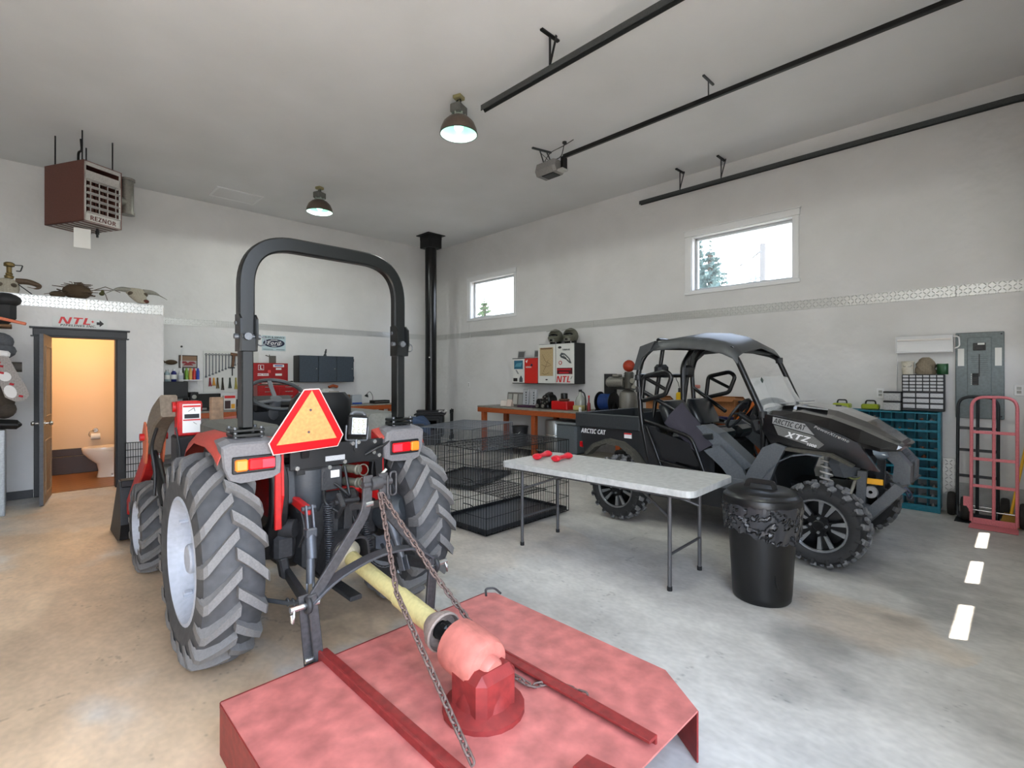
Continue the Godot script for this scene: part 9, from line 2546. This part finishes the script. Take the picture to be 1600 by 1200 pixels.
	s = ST(); lathe(s, [Vector2(0, 0), Vector2(0.04, 0), Vector2(0.045, 0.03), Vector2(0.03, 0.04), Vector2(0.035, 0.06), Vector2(0.025, 0.07), Vector2(0.025, 0.14), Vector2(0.05, 0.15), Vector2(0.05, 0.185), Vector2(0.03, 0.2), Vector2(0, 0.205)], xf(Vector3.ZERO), 16); part(t, "burner", s, worn("brass", Color(0.50, 0.42, 0.24), 0.4, 0.5, 10.0, true))
	s = ST(); tube(s, rounded([Vector3(0.04, 0.17, 0), Vector3(0.12, 0.175, 0), Vector3(0.10, 0.10, 0), Vector3(0.06, 0.10, 0)], 0.012, 3), 0.007, 6); part(t, "handle", s, mat("hose", Color(0.12, 0.12, 0.12), 0.5))
	# rack of clothing at the left edge
	t = thing("tall_locker", "pale grey steel locker at the left edge of the room", "locker", Vector3(-0.50, 0, -7.98))
	s = ST(); box(s, Vector3(0, 0.46, 0), Vector3(0.80, 0.92, 0.72), Basis.IDENTITY, 0.006); part(t, "body", s, worn("locker_grey", Color(0.60, 0.62, 0.63), 0.4, 0.2))
	for k in [-0.2, 0.2]:
		s = ST(); box(s, Vector3(k, 0.46, 0.365), Vector3(0.385, 0.88, 0.012)); var d := part(t, "door", s, worn("locker_grey", Color(0.60, 0.62, 0.63), 0.4, 0.2))
		s = ST(); box(s, Vector3(k + 0.15, 0.62, 0.376), Vector3(0.02, 0.12, 0.012)); part(d, "handle", s, mat("bright_steel", Color(0.78, 0.78, 0.77), 0.25, 0.9))
	t = thing("coat_rack", "wooden post rack behind the hanging clothes at the left edge", "coat rack", Vector3(-0.50, 0.921, -7.95))
	s = ST(); box(s, Vector3(-0.35, 0.7, 0), Vector3(0.06, 1.4, 0.06)); box(s, Vector3(0.30, 0.7, -0.05), Vector3(0.06, 1.4, 0.06)); pieces(t, "post", s, worn("rack_wood", Color(0.46, 0.33, 0.2), 0.7))
	s = ST(); box(s, Vector3(0, 0.60, 0.1), Vector3(0.9, 0.03, 0.35)); part(t, "shelf", s, worn("rack_wood", Color(0.46, 0.33, 0.2), 0.7))
	s = ST(); box(s, Vector3(0, 1.12, 0.1), Vector3(0.9, 0.03, 0.35)); part(t, "shelf", s, worn("rack_wood", Color(0.46, 0.33, 0.2), 0.7))
	s = ST(); rod(s, Vector3(-0.5, 0, 0), Vector3(0.18, 0, 0.0), 0.055, 16); single("rolled_mat", "grey rolled mat lying on the left clothes rack", "mat", s, worn("roll_grey", Color(0.26, 0.24, 0.22), 0.7), Vector3(-0.15, 1.594, -7.70))
	s = ST(); bar(s, Vector3(-0.7, 0.21, 0), Vector3(0.06, 0.03, 0.06), 0.06, 0.03); single("orange_board", "faded orange plank sticking out at the top left", "plank", s, worn("plank_orange", Color(0.80, 0.42, 0.28), 0.6), Vector3(0.0, 2.02, -7.50))
	s = ST()
	box(s, Vector3(0, 0.13, 0), Vector3(0.42, 0.26, 0.25), euler(0, 8, 0), 0.06); ball(s, Vector3(0.12, 0.26, 0.02), Vector3(0.14, 0.08, 0.11)); single("dark_duffel", "black duffel bag on the top of the left clothes rack", "bag", s, worn("duffel", Color(0.08, 0.085, 0.09), 0.7), Vector3(-0.23, 2.057, -7.72))
	s = ST()
	ball(s, Vector3(0, 0.10, 0), Vector3(0.2, 0.11, 0.13)); ball(s, Vector3(0.06, 0.2, 0.0), Vector3(0.12, 0.10, 0.10)); single("grey_jacket_bundle", "grey jacket bundled under the orange plank", "jacket", s, worn("jacket", Color(0.32, 0.33, 0.35), 0.85, 0.0, 6.0, true), Vector3(-0.21, 1.67, -7.78))
	# knitted stocking
	t = thing("holiday_stocking", "knitted grey and white stocking with red marks hung at the left edge", "stocking", Vector3(-0.05, 1.22, -7.58))
	s = ST()
	var out := [Vector2(-0.16, 0.52), Vector2(-0.03, 0.50), Vector2(0.03, 0.34), Vector2(0.11, 0.17), Vector2(0.135, 0.08), Vector2(0.11, 0.02), Vector2(0.03, 0.0), Vector2(-0.05, 0.05), Vector2(-0.08, 0.16), Vector2(-0.16, 0.34)]
	prism(s, out, 0.07); part(t, "sock", s, worn("knit_grey", Color(0.62, 0.59, 0.57), 0.9, 0.0, 12.0, true))
	s = ST(); box(s, Vector3(-0.10, 0.515, 0), Vector3(0.18, 0.07, 0.09), euler(0, 0, -8), 0.02); part(t, "cuff", s, mat("knit_white", Color(0.80, 0.79, 0.78), 0.9))
	s = ST(); ball(s, Vector3(-0.01, 0.11, 0.033), Vector3(0.05, 0.075, 0.006), euler(0, 0, 20)); ball(s, Vector3(-0.05, 0.27, 0.033), Vector3(0.05, 0.055, 0.006), euler(0, 0, 30)); pieces(t, "white_patch", s, mat("knit_white", Color(0.80, 0.79, 0.78), 0.9))
	s = ST()
	for p in [[-0.08, 0.38], [-0.075, 0.31], [0.0, 0.19], [0.07, 0.06], [-0.10, 0.42]]: box(s, Vector3(p[0], p[1], 0.036), Vector3(0.035, 0.022, 0.006), euler(0, 0, -15))
	pieces(t, "red_mark", s, mat("knit_red", Color(0.60, 0.10, 0.14), 0.9))
	s = ST(); ball(s, Vector3.ZERO, Vector3(0.15, 0.19, 0.12)); ball(s, Vector3(0.06, -0.10, 0.02), Vector3(0.10, 0.10, 0.10)); single("camo_coat", "brown camouflage coat hung below the stocking", "coat", s, worn("camo_brown", Color(0.27, 0.23, 0.19), 0.85, 0.0, 5.0, true), Vector3(-0.17, 1.23, -7.82))
	s = ST(); box(s, Vector3(0, 0.04, 0), Vector3(0.24, 0.10, 0.2), euler(0, 12, -6), 0.04); single("black_boot_bag", "black pouch resting on the locker under the camouflage coat", "pouch", s, mat("pouch_black", Color(0.03, 0.03, 0.035), 0.4), Vector3(-0.10, 0.935, -7.72))

func _ready():
	rng.seed = 7
	setup_view()
	setup_materials()
	build_shell()
	build_tractor()
	build_mower()
	build_utv()
	right_side()
	back_side()
